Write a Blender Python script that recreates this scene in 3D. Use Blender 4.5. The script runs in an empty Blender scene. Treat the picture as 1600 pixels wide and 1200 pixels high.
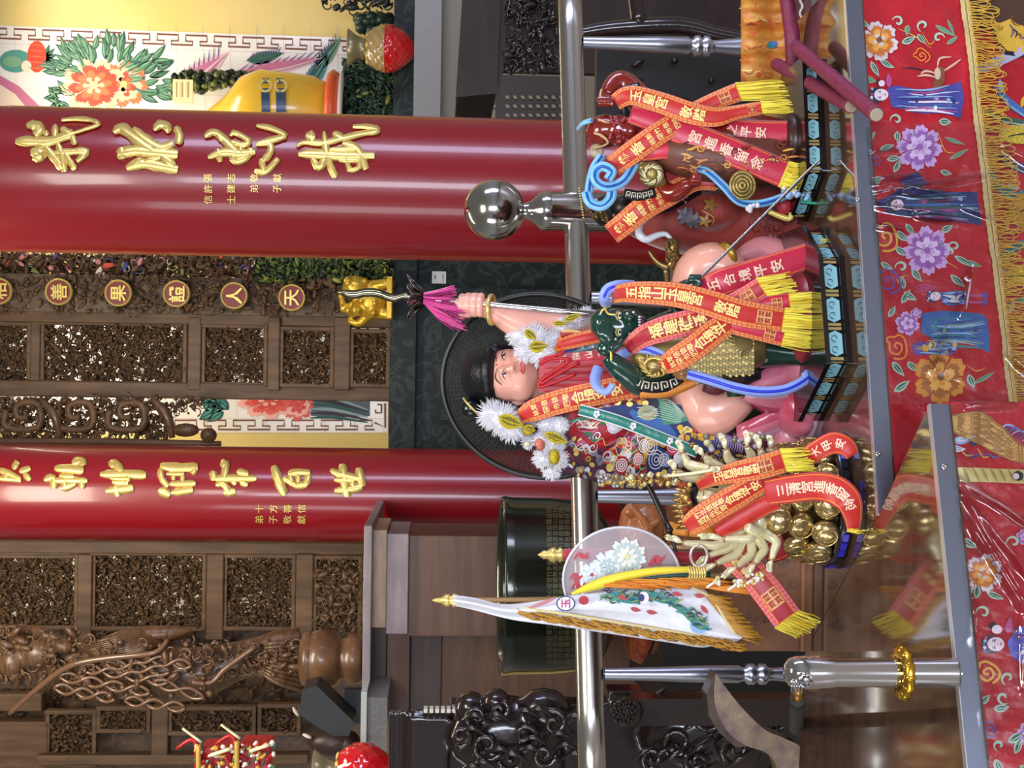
import bpy, bmesh, math, random
from mathutils import Vector as V, Matrix, noise
from mathutils.geometry import tessellate_polygon
SC = bpy.context.scene
COL = SC.collection
R = random.Random(7)
PI = math.pi
# ------------------------------------------------------------------ camera (phone held sideways: rolled 90 degrees)
FPX = 2000.0
CAM = V((0, 0, 1.46))
PITCH, ROLL = 0.0575, 0.0145
FW = V((0, math.cos(PITCH), -math.sin(PITCH)))
_U0 = V((0, math.sin(PITCH), math.cos(PITCH))); _R0 = V((1, 0, 0))
RT = _R0 * math.cos(ROLL) + _U0 * math.sin(ROLL)
UP = -_R0 * math.sin(ROLL) + _U0 * math.cos(ROLL)
cd = bpy.data.cameras.new('camera'); cam = bpy.data.objects.new('camera', cd); COL.objects.link(cam)
cd.sensor_width = 36; cd.lens = 36 * FPX / 1600; cd.clip_start = 0.05; cd.clip_end = 60
mx = Matrix.Identity(4)
for i in range(3):
    mx[i][0] = -UP[i]; mx[i][1] = RT[i]; mx[i][2] = -FW[i]; mx[i][3] = CAM[i]
cam.matrix_world = mx
SC.camera = cam
# ------------------------------------------------------------------ light
SC.view_settings.view_transform = 'Standard'; SC.view_settings.look = 'None'
SC.view_settings.gamma = 1; SC.view_settings.use_curve_mapping = False
SC.view_settings.exposure = 0.0
w = bpy.data.worlds.new('world'); SC.world = w; w.use_nodes = True
nt = w.node_tree; nt.nodes.clear()
wo = nt.nodes.new('ShaderNodeOutputWorld'); bg = nt.nodes.new('ShaderNodeBackground')
tc = nt.nodes.new('ShaderNodeTexCoord'); sp = nt.nodes.new('ShaderNodeSeparateXYZ'); cr = nt.nodes.new('ShaderNodeValToRGB')
nt.links.new(tc.outputs['Generated'], sp.inputs[0]); 
mp = nt.nodes.new('ShaderNodeMath'); mp.operation = 'MULTIPLY_ADD'; mp.inputs[1].default_value = .5; mp.inputs[2].default_value = .5
nt.links.new(sp.outputs['Z'], mp.inputs[0]); nt.links.new(mp.outputs[0], cr.inputs[0])
cr.color_ramp.elements[0].position = .30; cr.color_ramp.elements[0].color = (.10, .085, .08, 1)
cr.color_ramp.elements[1].position = .80; cr.color_ramp.elements[1].color = (.38, .35, .32, 1)
e = cr.color_ramp.elements.new(.52); e.color = (.66, .66, .70, 1)
nt.links.new(cr.outputs[0], bg.inputs[0]); bg.inputs[1].default_value = 0.46
nt.links.new(bg.outputs[0], wo.inputs[0])
def area(name, loc, target, sx, sy, power, col):
    d = bpy.data.lights.new(name, 'AREA'); d.shape = 'RECTANGLE'; d.size = sx; d.size_y = sy; d.energy = power; d.color = col
    o = bpy.data.objects.new(name, d); COL.objects.link(o); o.location = loc
    o.rotation_euler = (V(target) - V(loc)).to_track_quat('-Z', 'Y').to_euler()
    return o
area('daylight_front_doorway', (0.2, -4.2, 2.3), (0.2, 4, 1.2), 1.3, 3.4, 300, (.80, .85, 1))
area('daylight_right_doorway', (5.2, 1.6, 2.2), (0, 5, 1.3), 1.0, 3.2, 170, (.66, .70, 1))
area('daylight_left_doorway', (-4.6, -1.0, 2.6), (0, 3.5, 1.2), 1.4, 3.0, 90, (.95, .96, 1))
area('ceiling_lamp_hall', (.9, 8.75, 4.5), (.9, 9.7, 1.5), 4.5, .3, 84, (1, .90, .74))
area('ceiling_lamp_altar', (-.6, 4.4, 4.2), (-.7, 8, 1.7), 1.6, .6, 88, (1, .88, .70))
area('ceiling_lamp_tables', (0.3, 0.9, 3.6), (0.05, 2.3, .9), 1.0, .7, 46, (1, .95, .86))
# ------------------------------------------------------------------ projection helpers (photo pixel + distance -> place)
def ray(px, py):
    return FW - UP * ((px - 800) / FPX) + RT * ((600 - py) / FPX)
def P(px, py, D): return CAM + ray(px, py) * D
def PZ(px, py, z):
    r = ray(px, py); return CAM + r * ((z - CAM.z) / r.z)
EX, EY, EZ = -UP, -RT, FW
# ------------------------------------------------------------------ materials
def lin(h):
    h = h.lstrip('#'); o = []
    for i in (0, 2, 4):
        c = int(h[i:i+2], 16) / 255
        o.append(c / 12.92 if c <= .04045 else ((c + .055) / 1.055) ** 2.4)
    return (*o, 1)
MATS = {}
def mat(name, h, rough=.5, metal=0, coat=0, bump=None, var=None, spec=.5, alpha=None, trans=0, emit=0, wave=None, sheen=0):
    if name in MATS: return MATS[name]
    m = bpy.data.materials.new(name); m.use_nodes = True; t = m.node_tree; b = t.nodes['Principled BSDF']
    b.inputs['Base Color'].default_value = lin(h); b.inputs['Roughness'].default_value = rough
    b.inputs['Metallic'].default_value = metal; b.inputs['Coat Weight'].default_value = coat; b.inputs['Coat Roughness'].default_value = .08
    b.inputs['Specular IOR Level'].default_value = spec; b.inputs['Transmission Weight'].default_value = trans
    b.inputs['Sheen Weight'].default_value = sheen
    if alpha is not None: b.inputs['Alpha'].default_value = alpha
    co = t.nodes.new('ShaderNodeTexCoord')
    if var:
        n = t.nodes.new('ShaderNodeTexNoise'); n.inputs['Scale'].default_value = var[0]; n.inputs['Detail'].default_value = 6
        if wave:
            mpn = t.nodes.new('ShaderNodeMapping'); mpn.inputs['Scale'].default_value = wave
            t.links.new(co.outputs['Object'], mpn.inputs[0]); t.links.new(mpn.outputs[0], n.inputs['Vector'])
        else: t.links.new(co.outputs['Object'], n.inputs['Vector'])
        r = t.nodes.new('ShaderNodeValToRGB'); r.color_ramp.elements[0].position = .35; r.color_ramp.elements[1].position = .68
        r.color_ramp.elements[0].color = lin(h); r.color_ramp.elements[1].color = lin(var[1])
        t.links.new(n.outputs['Fac'], r.inputs[0]); t.links.new(r.outputs[0], b.inputs['Base Color'])
    if bump:
        n = t.nodes.new('ShaderNodeTexNoise'); n.inputs['Scale'].default_value = bump[0]; n.inputs['Detail'].default_value = 4
        bp = t.nodes.new('ShaderNodeBump'); bp.inputs['Strength'].default_value = bump[1]; bp.inputs['Distance'].default_value = bump[2] if len(bump) > 2 else .004
        t.links.new(co.outputs['Object'], n.inputs['Vector']); t.links.new(n.outputs['Fac'], bp.inputs['Height']); t.links.new(bp.outputs[0], b.inputs['Normal'])
    MATS[name] = m
    return m
def veined(name, h, h2, scale, rough=.15):
    m = mat(name, h, rough, spec=.25); t = m.node_tree; b = t.nodes['Principled BSDF']
    co = t.nodes.new('ShaderNodeTexCoord'); n = t.nodes.new('ShaderNodeTexNoise'); n.inputs['Scale'].default_value = scale; n.inputs['Detail'].default_value = 8; n.inputs['Distortion'].default_value = 1.6
    r = t.nodes.new('ShaderNodeValToRGB'); e = r.color_ramp.elements; e[0].position = .44; e[0].color = lin(h); e[1].position = .56; e[1].color = lin(h)
    k = e.new(.5); k.color = lin(h2)
    t.links.new(co.outputs['Object'], n.inputs['Vector']); t.links.new(n.outputs['Fac'], r.inputs[0]); t.links.new(r.outputs[0], b.inputs['Base Color'])
    return m
def flat(h, rough=.55, **k): return mat('paint_' + h.lstrip('#') + ('_%d' % int(rough*100)), h, rough, **k)
# ------------------------------------------------------------------ mesh builder
def cat(p0, p1, p2, p3, t):
    return [0.5 * ((2*b) + (c-a)*t + (2*a-5*b+4*c-d)*t*t + (3*b-a-3*c+d)*t**3) for a, b, c, d in zip(p0, p1, p2, p3)]
def smooth(pts, k=6):
    if len(pts) < 3 or k <= 1: 
        if len(pts) == 2 and k > 1: return [[a + (b-a)*i/k for a, b in zip(*pts)] for i in range(k+1)]
        return [list(p) for p in pts]
    out = []
    for i in range(len(pts)-1):
        a = pts[max(0, i-1)]; b = pts[i]; c = pts[i+1]; d = pts[min(len(pts)-1, i+2)]
        for j in range(k): out.append(cat(a, b, c, d, j/k))
    out.append(list(pts[-1])); return out
class MB:
    def __init__(s): s.v = []; s.f = []; s.m = []; s.s = []; s.mats = []
    def mi(s, m):
        if m is None: return 0
        if m not in s.mats: s.mats.append(m)
        return s.mats.index(m)
    def face(s, idx, m=None, sm=True): s.f.append(tuple(idx)); s.m.append(s.mi(m)); s.s.append(sm)
    def grid(s, rows, m=None, cu=False, cv=False, sm=True, colmats=None):
        b = len(s.v); nr = len(rows); nc = len(rows[0])
        for r in rows: s.v.extend(V(p) for p in r)
        for i in range(nr if cu else nr-1):
            for j in range(nc if cv else nc-1):
                i2 = (i+1) % nr; j2 = (j+1) % nc
                s.face((b+i*nc+j, b+i*nc+j2, b+i2*nc+j2, b+i2*nc+j), colmats[j] if colmats else m, sm)
    def tube(s, pts, rad, n=8, m=None, cap=True, flat=1.0):
        pts = [V(p) for p in pts]; rows = []
        nrm = None
        for i, p in enumerate(pts):
            t = (pts[min(i+1, len(pts)-1)] - pts[max(i-1, 0)])
            if t.length < 1e-9: t = V((0, 0, 1))
            t.normalize()
            if nrm is None:
                nrm = t.orthogonal().normalized() if abs(t.dot(FW)) > .95 else (FW - t * FW.dot(t)).normalized()
            nrm = (nrm - t * nrm.dot(t))
            if nrm.length < 1e-6: nrm = t.orthogonal()
            nrm.normalize(); bn = t.cross(nrm)
            r = rad[i] if isinstance(rad, (list, tuple)) else rad
            rows.append([p + nrm * (r*flat*math.cos(2*PI*k/n)) + bn * (r*math.sin(2*PI*k/n)) for k in range(n)])
        b = len(s.v); s.grid(rows, m, cv=True)
        if cap:
            e = b + (len(rows)-1)*n
            s.face([b+k for k in range(n)][::-1], m, False); s.face([e+k for k in range(n)], m, False)
    def tb(s, pts, m=None, n=8, k=5, flat=1.0, cap=True):     # photo points (px, py, D, radius in px)
        q = smooth(pts, k)
        s.tube([P(a[0], a[1], a[2]) for a in q], [max(a[3], .05)*a[2]/FPX for a in q], n, m, cap, flat)
    def ell(s, c, ax, ay, az, m=None, n=12, r=8):
        c = V(c); rows = []
        for i in range(r+1):
            th = PI*i/r; z = math.cos(th); q = max(math.sin(th), 1e-3)
            rows.append([c + az*z + (ax*math.cos(2*PI*k/n) + ay*math.sin(2*PI*k/n))*q for k in range(n)])
        s.grid(rows, m, cv=True)
    def el(s, px, py, D, rx, ry, rz, m=None, ang=0, n=12, r=8):
        k = D/FPX; c, q = math.cos(ang), math.sin(ang)
        s.ell(P(px, py, D), (EX*c + EY*q)*(rx*k), (EY*c - EX*q)*(ry*k), EZ*(rz*k), m, n, r)
    def box(s, c, a, b, d, m=None):
        c = V(c); i = len(s.v)
        for x in (-1, 1):
            for y in (-1, 1):
                for z in (-1, 1): s.v.append(c + a*x + b*y + d*z)
        for f in ((0,1,3,2),(4,6,7,5),(0,4,5,1),(2,3,7,6),(0,2,6,4),(1,5,7,3)): s.face([i+k for k in f], m, False)
    def bx(s, x0, y0, x1, y1, D, dep, m=None):                # upright box whose front face fills a photo rectangle at distance D
        k = D/FPX; s.box(P((x0+x1)/2, (y0+y1)/2, D) + V((0, dep/2, 0)), V((0, 0, (x1-x0)/2*k)), V(((y1-y0)/2*k, 0, 0)), V((0, dep/2, 0)), m)
    def poly(s, pts, m=None, sm=False):
        b = len(s.v); pts = [V(p) for p in pts]; s.v.extend(pts)
        if len(pts) <= 4: s.face(range(b, b+len(pts)), m, sm); return
        for t in tessellate_polygon([pts]): s.face([b+i for i in t], m, sm)
    def prism(s, pts, off, m=None, m2=None):
        pts = [V(p) for p in pts]; n = len(pts); s.poly(pts, m); s.poly([p+off for p in pts], m2 or m)
        b = len(s.v); s.v.extend(pts); s.v.extend(p+off for p in pts)
        for i in range(n): j = (i+1) % n; s.face((b+i, b+j, b+n+j, b+n+i), m2 or m, False)
    def lathe(s, c, ax, prof, n=32, m=None, mats=None, bump=None):
        c = V(c); ax = V(ax).normalized(); u = (V((1, 0, 0)) - ax*ax.x); 
        if u.length < .1: u = V((0, 1, 0)) - ax*ax.y
        u.normalize(); w_ = ax.cross(u); rows = []
        for i, (h, r) in enumerate(prof):
            rows.append([c + ax*h + (u*math.cos(2*PI*k/n) + w_*math.sin(2*PI*k/n))*(max(r, 1e-4)*(bump(i, k) if bump else 1)) for k in range(n)])
        if mats:
            for i in range(len(rows)-1): s.grid(rows[i:i+2], mats[i], cv=True)
        else: s.grid(rows, m, cv=True)
    def merge(s, o):
        b = len(s.v); s.v.extend(o.v)
        for f, mi, sm in zip(o.f, o.m, o.s): s.face([b+i for i in f], o.mats[mi] if o.mats else None, sm)
    def bounds(s):
        return V((sum(min(p[i] for p in s.v)+max(p[i] for p in s.v) for _ in (0,))/2 if i < 2 else min(p[i] for p in s.v) for i in range(3)))
    def link(s, name, m=None, parent=None, weld=False):
        base = parent_world(parent) if parent is not None else s.bounds()
        me = bpy.data.meshes.new(name); me.from_pydata([p - base for p in s.v], [], s.f); 
        for mm in (s.mats or [m]): me.materials.append(mm)
        if s.mats: me.polygons.foreach_set('material_index', s.m)
        me.polygons.foreach_set('use_smooth', s.s); me.update()
        o = bpy.data.objects.new(name, me); COL.objects.link(o)
        if parent is not None: o.parent = parent
        else: o.location = base
        return o
WL = {}
def parent_world(p):
    l = V((0, 0, 0))
    while p is not None: l = l + V(p.location); p = p.parent
    return l
def tag(o, label, cat, group=None, kind=None):
    if label: o['label'] = label
    if cat: o['category'] = cat
    if group: o['group'] = group
    if kind: o['kind'] = kind
    return o
def thing(name, loc, label, cat, group=None):
    o = bpy.data.objects.new(name, None); COL.objects.link(o); o.location = loc; o.empty_display_size = .02
    return tag(o, label, cat, group)
def struct(name, mb, m=None, label=None):
    o = mb.link(name, m); o['kind'] = 'structure'
    if label: o['label'] = label
    return o
def remesh(o, vox=.005, it=4, fac=.6):
    a = o.modifiers.new('remesh', 'REMESH'); a.mode = 'VOXEL'; a.voxel_size = vox; a.use_smooth_shade = True
    if it: b = o.modifiers.new('smooth', 'SMOOTH'); b.iterations = it; b.factor = fac
    return o
def solid(o, t=.0016):
    a = o.modifiers.new('thick', 'SOLIDIFY'); a.thickness = t; a.offset = 0; return o
def bevel(o, wd=.004, seg=2):
    a = o.modifiers.new('bevel', 'BEVEL'); a.width = wd; a.segments = seg; a.limit_method = 'ANGLE'; return o
# ------------------------------------------------------------------ glyphs
GL = {}
def glyph(ch, ext=0.0, off=.012, res=2):
    k = (ch, ext, off)
    if k in GL: return GL[k]
    c = bpy.data.curves.new('g', 'FONT'); c.body = ch; c.size = 1; c.extrude = ext; c.offset = off; c.resolution_u = res; c.fill_mode = 'FRONT' if not ext else 'BOTH'
    o = bpy.data.objects.new('g', c); COL.objects.link(o)
    dg = bpy.context.evaluated_depsgraph_get(); me = o.evaluated_get(dg).to_mesh()
    vs = [V(v.co) for v in me.vertices]; fs = [tuple(p.vertices) for p in me.polygons]
    o.evaluated_get(dg).to_mesh_clear(); bpy.data.objects.remove(o); bpy.data.curves.remove(c)
    if vs:
        x0 = min(v.x for v in vs); x1 = max(v.x for v in vs); y0 = min(v.y for v in vs); y1 = max(v.y for v in vs)
        s = 1/max(x1-x0, y1-y0, .35)
        vs = [V(((v.x-(x0+x1)/2)*s, (v.y-(y0+y1)/2)*s, v.z)) for v in vs]
    GL[k] = (vs, fs); return GL[k]
# ------------------------------------------------------------------ shapes drawn on a surface; M(px, py, lift) -> place on it
def txt(mb, M, ch, cx, cy, size, m, ang=0, lift=.001, ext=0, asp=1.0, off=.012):
    vs, fs = glyph(ch, 0, off); c, q = math.cos(ang), math.sin(ang); pts = []
    for v in vs:
        a, d = -v.y*size, -v.x*size*asp
        pts.append((cx + a*c - d*q, cy + a*q + d*c))
    tris = [(f[0], f[i], f[i+1]) for f in fs for i in range(1, len(f)-1)]
    fill(mb, M, pts, tris, m, lift+ext, 9.0 if size > 40 else 14.0)
    if ext:
        cnt = {}
        for t in tris:
            for i, j in ((0, 1), (1, 2), (2, 0)): k = (min(t[i], t[j]), max(t[i], t[j])); cnt[k] = cnt.get(k, 0)+1
        for (i, j), n in cnt.items():
            if n != 1: continue
            a, b = pts[i], pts[j]; L = math.hypot(a[0]-b[0], a[1]-b[1]); k = max(1, int(L/9))
            mb.grid([[M(a[0]+(b[0]-a[0])*u/k, a[1]+(b[1]-a[1])*u/k, l) for l in (lift, lift+ext)] for u in range(k+1)], m, sm=False)
def fill(mb, M, v2, tris, m, lift, maxe=11.0):
    idx = {}; mid = {}; P2 = [tuple(p[:2]) for p in v2]
    def vi(i):
        if i not in idx: idx[i] = len(mb.v); mb.v.append(M(P2[i][0], P2[i][1], lift))
        return idx[i]
    st = [tuple(t) for t in tris]
    while st:
        a, b, c = st.pop(); best = 0; k = 0
        for q, (i, j) in enumerate(((a, b), (b, c), (c, a))):
            d = (P2[i][0]-P2[j][0])**2 + (P2[i][1]-P2[j][1])**2
            if d > best: best = d; k = q
        if best > maxe*maxe:
            i, j, o = ((a, b, c), (b, c, a), (c, a, b))[k]; key = (min(i, j), max(i, j))
            if key not in mid: mid[key] = len(P2); P2.append(((P2[i][0]+P2[j][0])/2, (P2[i][1]+P2[j][1])/2))
            n = mid[key]; st.append((i, n, o)); st.append((n, j, o)); continue
        mb.face((vi(a), vi(b), vi(c)), m, False)
def shp(mb, M, pts, m, lift=.001, maxe=11.0):
    fill(mb, M, pts, tessellate_polygon([[V((p[0], p[1], 0)) for p in pts]]), m, lift, maxe)
def disc(mb, M, cx, cy, rx, ry, m, lift=.001, ang=0, n=14):
    c, q = math.cos(ang), math.sin(ang)
    shp(mb, M, [(cx + rx*math.cos(t)*c - ry*math.sin(t)*q, cy + rx*math.cos(t)*q + ry*math.sin(t)*c) for t in (2*PI*i/n for i in range(n))], m, lift)
def stroke(mb, M, pts, w, m, lift=.001, k=5, taper=True):
    q = smooth(pts, k); rows = []
    for i, p in enumerate(q):
        a = q[max(0, i-1)]; b = q[min(len(q)-1, i+1)]; dx, dy = b[0]-a[0], b[1]-a[1]; L = math.hypot(dx, dy) or 1
        h = w/2*((.25+.75*math.sin(PI*min(max(i/(len(q)-1), .02), .98))) if taper else 1)
        rows.append([M(p[0]-dy/L*h, p[1]+dx/L*h, lift), M(p[0]+dy/L*h, p[1]-dx/L*h, lift)])
    mb.grid(rows, m)
def ring(mb, M, cx, cy, r, w, m, lift=.001, a0=0, a1=2*PI, n=18, ry=None):
    ry = ry or r
    stroke(mb, M, [(cx + r*math.cos(a0+(a1-a0)*i/n), cy + ry*math.sin(a0+(a1-a0)*i/n)) for i in range(n+1)], w, m, lift, 1, False)
def brush(mb, M, pts, w, m, lift=.002, ext=.008, k=4):
    q = smooth(pts, k); e = [[], []]; n = len(q)-1
    for i, p in enumerate(q):
        a = q[max(0, i-1)]; b = q[min(n, i+1)]; dx, dy = b[0]-a[0], b[1]-a[1]; L = math.hypot(dx, dy) or 1
        u = i/n; h = w/2*min(1, .45+2.6*min(u, 1.08-u))*(1+.12*math.sin(7*u+p[0]))
        e[0].append((p[0]-dy/L*h, p[1]+dx/L*h)); e[1].append((p[0]+dy/L*h, p[1]-dx/L*h))
    mb.grid([[M(*e[0][i], lift), M(*e[0][i], lift+ext*.6), M(*q[i][:2], lift+ext), M(*e[1][i], lift+ext*.6), M(*e[1][i], lift)] for i in range(n+1)], m)
    for i in (0, n): mb.poly([M(*e[0][i], lift), M(*e[0][i], lift+ext*.6), M(*q[i][:2], lift+ext), M(*e[1][i], lift+ext*.6), M(*e[1][i], lift)], m)
def curl(mb, M, cx, cy, r, ang, w, m, lift=.001, turns=1.3, hand=1):
    pts = []
    for i in range(15):
        t = i/14; rr = r*(1-.82*t); a = ang + hand*turns*2*PI*t
        pts.append((cx + rr*math.cos(a), cy + rr*math.sin(a)))
    stroke(mb, M, pts, w, m, lift, 2)
def leaf(mb, M, cx, cy, L, ang, wd, m, m2=None, lift=.001):
    c, q = math.cos(ang), math.sin(ang); pts = []
    for i in range(9): t = i/8; pts.append((t*L, wd*math.sin(PI*t**.8)))
    for i in range(7, 0, -1): t = i/8; pts.append((t*L, -wd*.8*math.sin(PI*t**.8)))
    f = lambda x, y: (cx + x*c - y*q, cy + x*q + y*c)
    shp(mb, M, [f(*p) for p in pts], m, lift)
    if m2:
        shp(mb, M, [f(p[0]*.8+.1*L, p[1]*.55) for p in pts], m2, lift*1.5)
        stroke(mb, M, [f(.05*L, 0), f(.5*L, .04*L), f(.95*L, 0)], wd*.22, m, lift*2)
def flower(mb, M, cx, cy, r, cols, n=7, lift=.001, ang=0, cen=None, frill=3, asp=1.0):
    for ring_i, (rr, k, ci) in enumerate(((1, n, 0), (.72, n-1, 1), (.42, max(4, n-3), 2))):
        for i in range(k):
            a = ang + 2*PI*i/k + ring_i*.4; pr = r*rr
            for sub, (sc_, cc) in enumerate(((1, cols[ci % len(cols)]), (.68, cols[(ci+1) % len(cols)]))):
                pts = []
                for j in range(13):
                    t = -1 + 2*j/12; wd = .62*sc_*(PI/k*1.5); 
                    rad = pr*(.30 + .70*sc_*(1-.28*t*t) + .05*math.sin(frill*PI*t+i))
                    pts.append((cx + rad*math.cos(a+t*wd), cy + asp*rad*math.sin(a+t*wd)))
                pts.append((cx + .06*r*math.cos(a), cy + .06*r*math.sin(a)))
                shp(mb, M, pts, cc, lift + .0004*(ring_i*2+sub) + .00008*(i % 3))
    disc(mb, M, cx, cy, r*.14, r*.14*asp, cen or cols[-1], lift + .003)
def cloud(mb, M, cx, cy, r, m, lift=.001, ang=0, w=None):
    w = w or r*.16
    c, q = math.cos(ang), math.sin(ang); f = lambda x, y: (cx + x*c - y*q, cy + x*q + y*c)
    pts = [(.1, 0), (-.15, .15), (-.35, -.05), (-.1, -.4), (.35, -.3), (.55, .1), (.3, .55), (-.15, .6), (-.5, .5), (-.8, .7), (-1.0, .4), (-.85, 0), (-.95, -.4), (-.6, -.75), (-.1, -.8), (.4, -.75), (.9, -.5), (1.0, 0), (.8, .5)]
    stroke(mb, M, [f(a*r, b*r) for a, b in pts], w, m, lift, 4, False)
def plane_map(p0, nrm, wob=None):
    p0 = V(p0); nrm = V(nrm).normalized()
    def M(px, py, lift=0):
        r = ray(px, py); p = CAM + r * ((p0 - CAM).dot(nrm)/r.dot(nrm))
        h = lift + (wob(px, py) if wob else 0)
        return p - nrm*h * (1 if nrm.dot(r) > 0 else -1)
    return M
def cyl_map(cx, cy, rad):
    def M(px, py, lift=0):
        r = ray(px, py); rr = rad + lift
        a = r.x**2 + r.y**2; b = 2*((CAM.x-cx)*r.x + (CAM.y-cy)*r.y); c = (CAM.x-cx)**2 + (CAM.y-cy)**2 - rr*rr
        d = max(b*b-4*a*c, 0); return CAM + r*((-b - math.sqrt(d))/(2*a))
    return M
def dmap(Df):
    return lambda px, py, lift=0: P(px, py, (Df(px, py) if callable(Df) else Df) - lift)
# ================================================================== shared materials
RED_LAC = mat('red_lacquer', '#86101a', .3, coat=.35, bump=(5, .08, .02), spec=.4)
GOLD = mat('gold_leaf', '#ecd07a', .34, metal=.6, bump=(60, .25, .003))
GOLDP = mat('gold_paint', '#f0d878', .38, metal=.3)
STEEL = mat('polished_steel', '#c3c2bf', .13, metal=1)
STEELB = mat('brushed_steel', '#c2c6d2', .3, metal=1)
WOOD = mat('carved_wood', '#4c3420', .4, var=(14, '#6e5034'), wave=(1, 1, 5), bump=(40, .2, .003), coat=.15)
WOODL = mat('frame_wood', '#574029', .5, var=(6, '#73573b'), wave=(4, 4, .6), spec=.35)
WOODD = mat('dark_carving', '#48331e', .45, var=(22, '#6a4e30'), bump=(50, .25, .003))
BLKW = mat('black_carved_wood', '#241a19', .2, coat=.5, bump=(35, .25, .004))
MARB = veined('dark_green_marble', '#1b2523', '#35423d', 5, .5)
MARBL = mat('grey_granite', '#7d7c78', .35, var=(120, '#97958f'))
YEL = mat('cream_yellow_wall', '#e6c870', .6, var=(2, '#ead082'))
TILE = mat('white_tile', '#f0e8d8', .25, coat=.3)
BROWNLINE = flat('#7c4a38'); GROUT = flat('#c9c2b2')
# ================================================================== the setting
def floor_():
    mb = MB(); mb.box(V((0, 4, -.05)), V((9, 0, 0)), V((0, 8, 0)), V((0, 0, .05)), flat('#a39a92', .35)); struct('floor', mb)
floor_()
YB = P(300, 600, 9.6).y
MW = plane_map((0, YB, 0), (0, -1, 0))
mb = MB(); mb.box(V((0, YB+.1, 2.6)), V((7, 0, 0)), V((0, .1, 0)), V((0, 0, 2.6)), YEL); struct('wall_back', mb)
# --- tiled mural (right of the thick column, and the strip seen between the columns)
ORG = [flat('#d9401e'), flat('#f2bd96'), flat('#e8703c')]; CORAL = [flat('#e2604e'), flat('#f4b3a0'), flat('#d9463c')]
GRN = flat('#33694a'); GRN2 = flat('#7aa67c'); TEAL = flat('#27594f'); TEAL2 = flat('#4f9484')
PNK = flat('#c8708c'); PUR = flat('#6d5a86'); LPNK = flat('#e3b6bc'); INK = flat('#2f2c34'); INK2 = flat('#5b6672')
def fret(mb, x0, y0, x1, y1, h, m, n):
    for i in range(n):
        f = lambda a, b: ((x0 + (x1-x0)*(i+a)/n) , (y0 + (y1-y0)*(i+a)/n) + h*b)
        pts = [f(0, .25), f(.2, .25), f(.2, .5), f(.05, .5), f(.05, .9), f(.72, .9), f(.72, .55), f(.55, .55), f(.55, .25), f(.25+.68, .25), f(.93, .02), f(.27, .02)]
        a = [(0, .95), (.42, .95), (.42, .62), (.18, .62), (.18, .1), (.92, .1), (.92, .62), (.68, .62), (.68, .95), (1, .95)]
        stroke(mb, MW, [f(*p) for p in a], abs(h)*.16, m, .008, 1, False)
def mural_right():
    t = thing('tile_mural', MW(300, 120, 0), 'white tile mural of an orange peony and pink phoenix feathers on the yellow wall', 'mural')
    mb = MB(); mb.prism([MW(-30, 39, .005), MW(560, 60, .005), MW(560, 240, .005), MW(-30, 240, .005)], V((0, .003, 0)), TILE)
    for i in range(15): x = -20+i*42; stroke(mb, MW, [(x, 40), (x+8, 230)], .8, GROUT, .0055, 1, False)
    for y in (67, 137, 205): stroke(mb, MW, [(-30, y), (570, y+20)], .8, GROUT, .0055, 1, False)
    mb.link('tile', parent=t)
    mb = MB(); fret(mb, -30, 42, 550, 63, 18, BROWNLINE, 13); mb.link('fret_border', parent=t)
    mb = MB(); r = random.Random(3)
    for i in range(84):
        a = r.uniform(-2.9, .5); d = r.uniform(35, 95); leaf(mb, MW, 165+d*math.cos(a)*.95, 128+d*math.sin(a)*.62, r.uniform(24, 36), a+r.uniform(-.5, .5), 6, GRN if r.random() < .6 else TEAL, GRN2, .007+.0004*(i % 5))
    for i in range(14): leaf(mb, MW, 90+r.uniform(-10, 30), 150+r.uniform(-10, 20), 26, r.uniform(2, 4.3), 6, GRN, GRN2, .007)
    mb.link('leaves', parent=t)
    mb = MB(); flower(mb, MW, 147, 134, 52, [ORG[1], ORG[0], ORG[2]], 9, .012, .2, GOLDP, 4, .82); flower(mb, MW, 194, 132, 38, [ORG[2], ORG[1], ORG[0]], 8, .010, .9, GOLDP, 4, .95)
    mb.link('peony', parent=t)
    mb = MB()
    for cx, cy, L, ang, wd, c1, c2 in ((262, 150, 118, -.62, 22, LPNK, PNK), (355, 118, 160, -.18, 14, LPNK, PNK), (470, 150, 90, -1.0, 14, TEAL2, TEAL), (385, 95, 60, -.2, 11, GRN, TEAL), (490, 112, 70, -.9, 12, GRN2, TEAL)):
        leaf(mb, MW, cx, cy, L, ang, wd, c1, c2, .009)
        for k in range(10):
            u = .1 + .08*k; c, q = math.cos(ang), math.sin(ang)
            stroke(mb, MW, [(cx+u*L*c, cy+u*L*q), (cx+(u+.14)*L*c+wd*q*.9, cy+(u+.14)*L*q-wd*c*.9)], 2, PUR, .012, 2)
    mb.link('phoenix_feathers', parent=t)
    mb = MB()
    shp(mb, MW, [(-30, 125), (0, 118), (30, 135), (62, 166), (70, 180), (-30, 190)], PNK, .008); shp(mb, MW, [(-30, 138), (0, 132), (25, 148), (45, 172), (-30, 185)], flat('#f3d9b8'), .010)
    disc(mb, MW, 25, 96, 26, 18, TEAL2, .009); disc(mb, MW, 20, 97, 15, 9, GRN2, .011); disc(mb, MW, 58, 89, 15, 25, ORG[0], .010); disc(mb, MW, 42, 104, 8, 9, flat('#f3d9b8'), .012)
    for k in range(5): stroke(mb, MW, [(46, 70+k*9), (70, 72+k*9)], 2, ORG[2], .012, 2)
    for k in range(6): leaf(mb, MW, 70, 90, 22, -1.2+.5*k, 4, GRN, None, .008)
    mb.link('painted_bird', parent=t)
mural_right()
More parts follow.
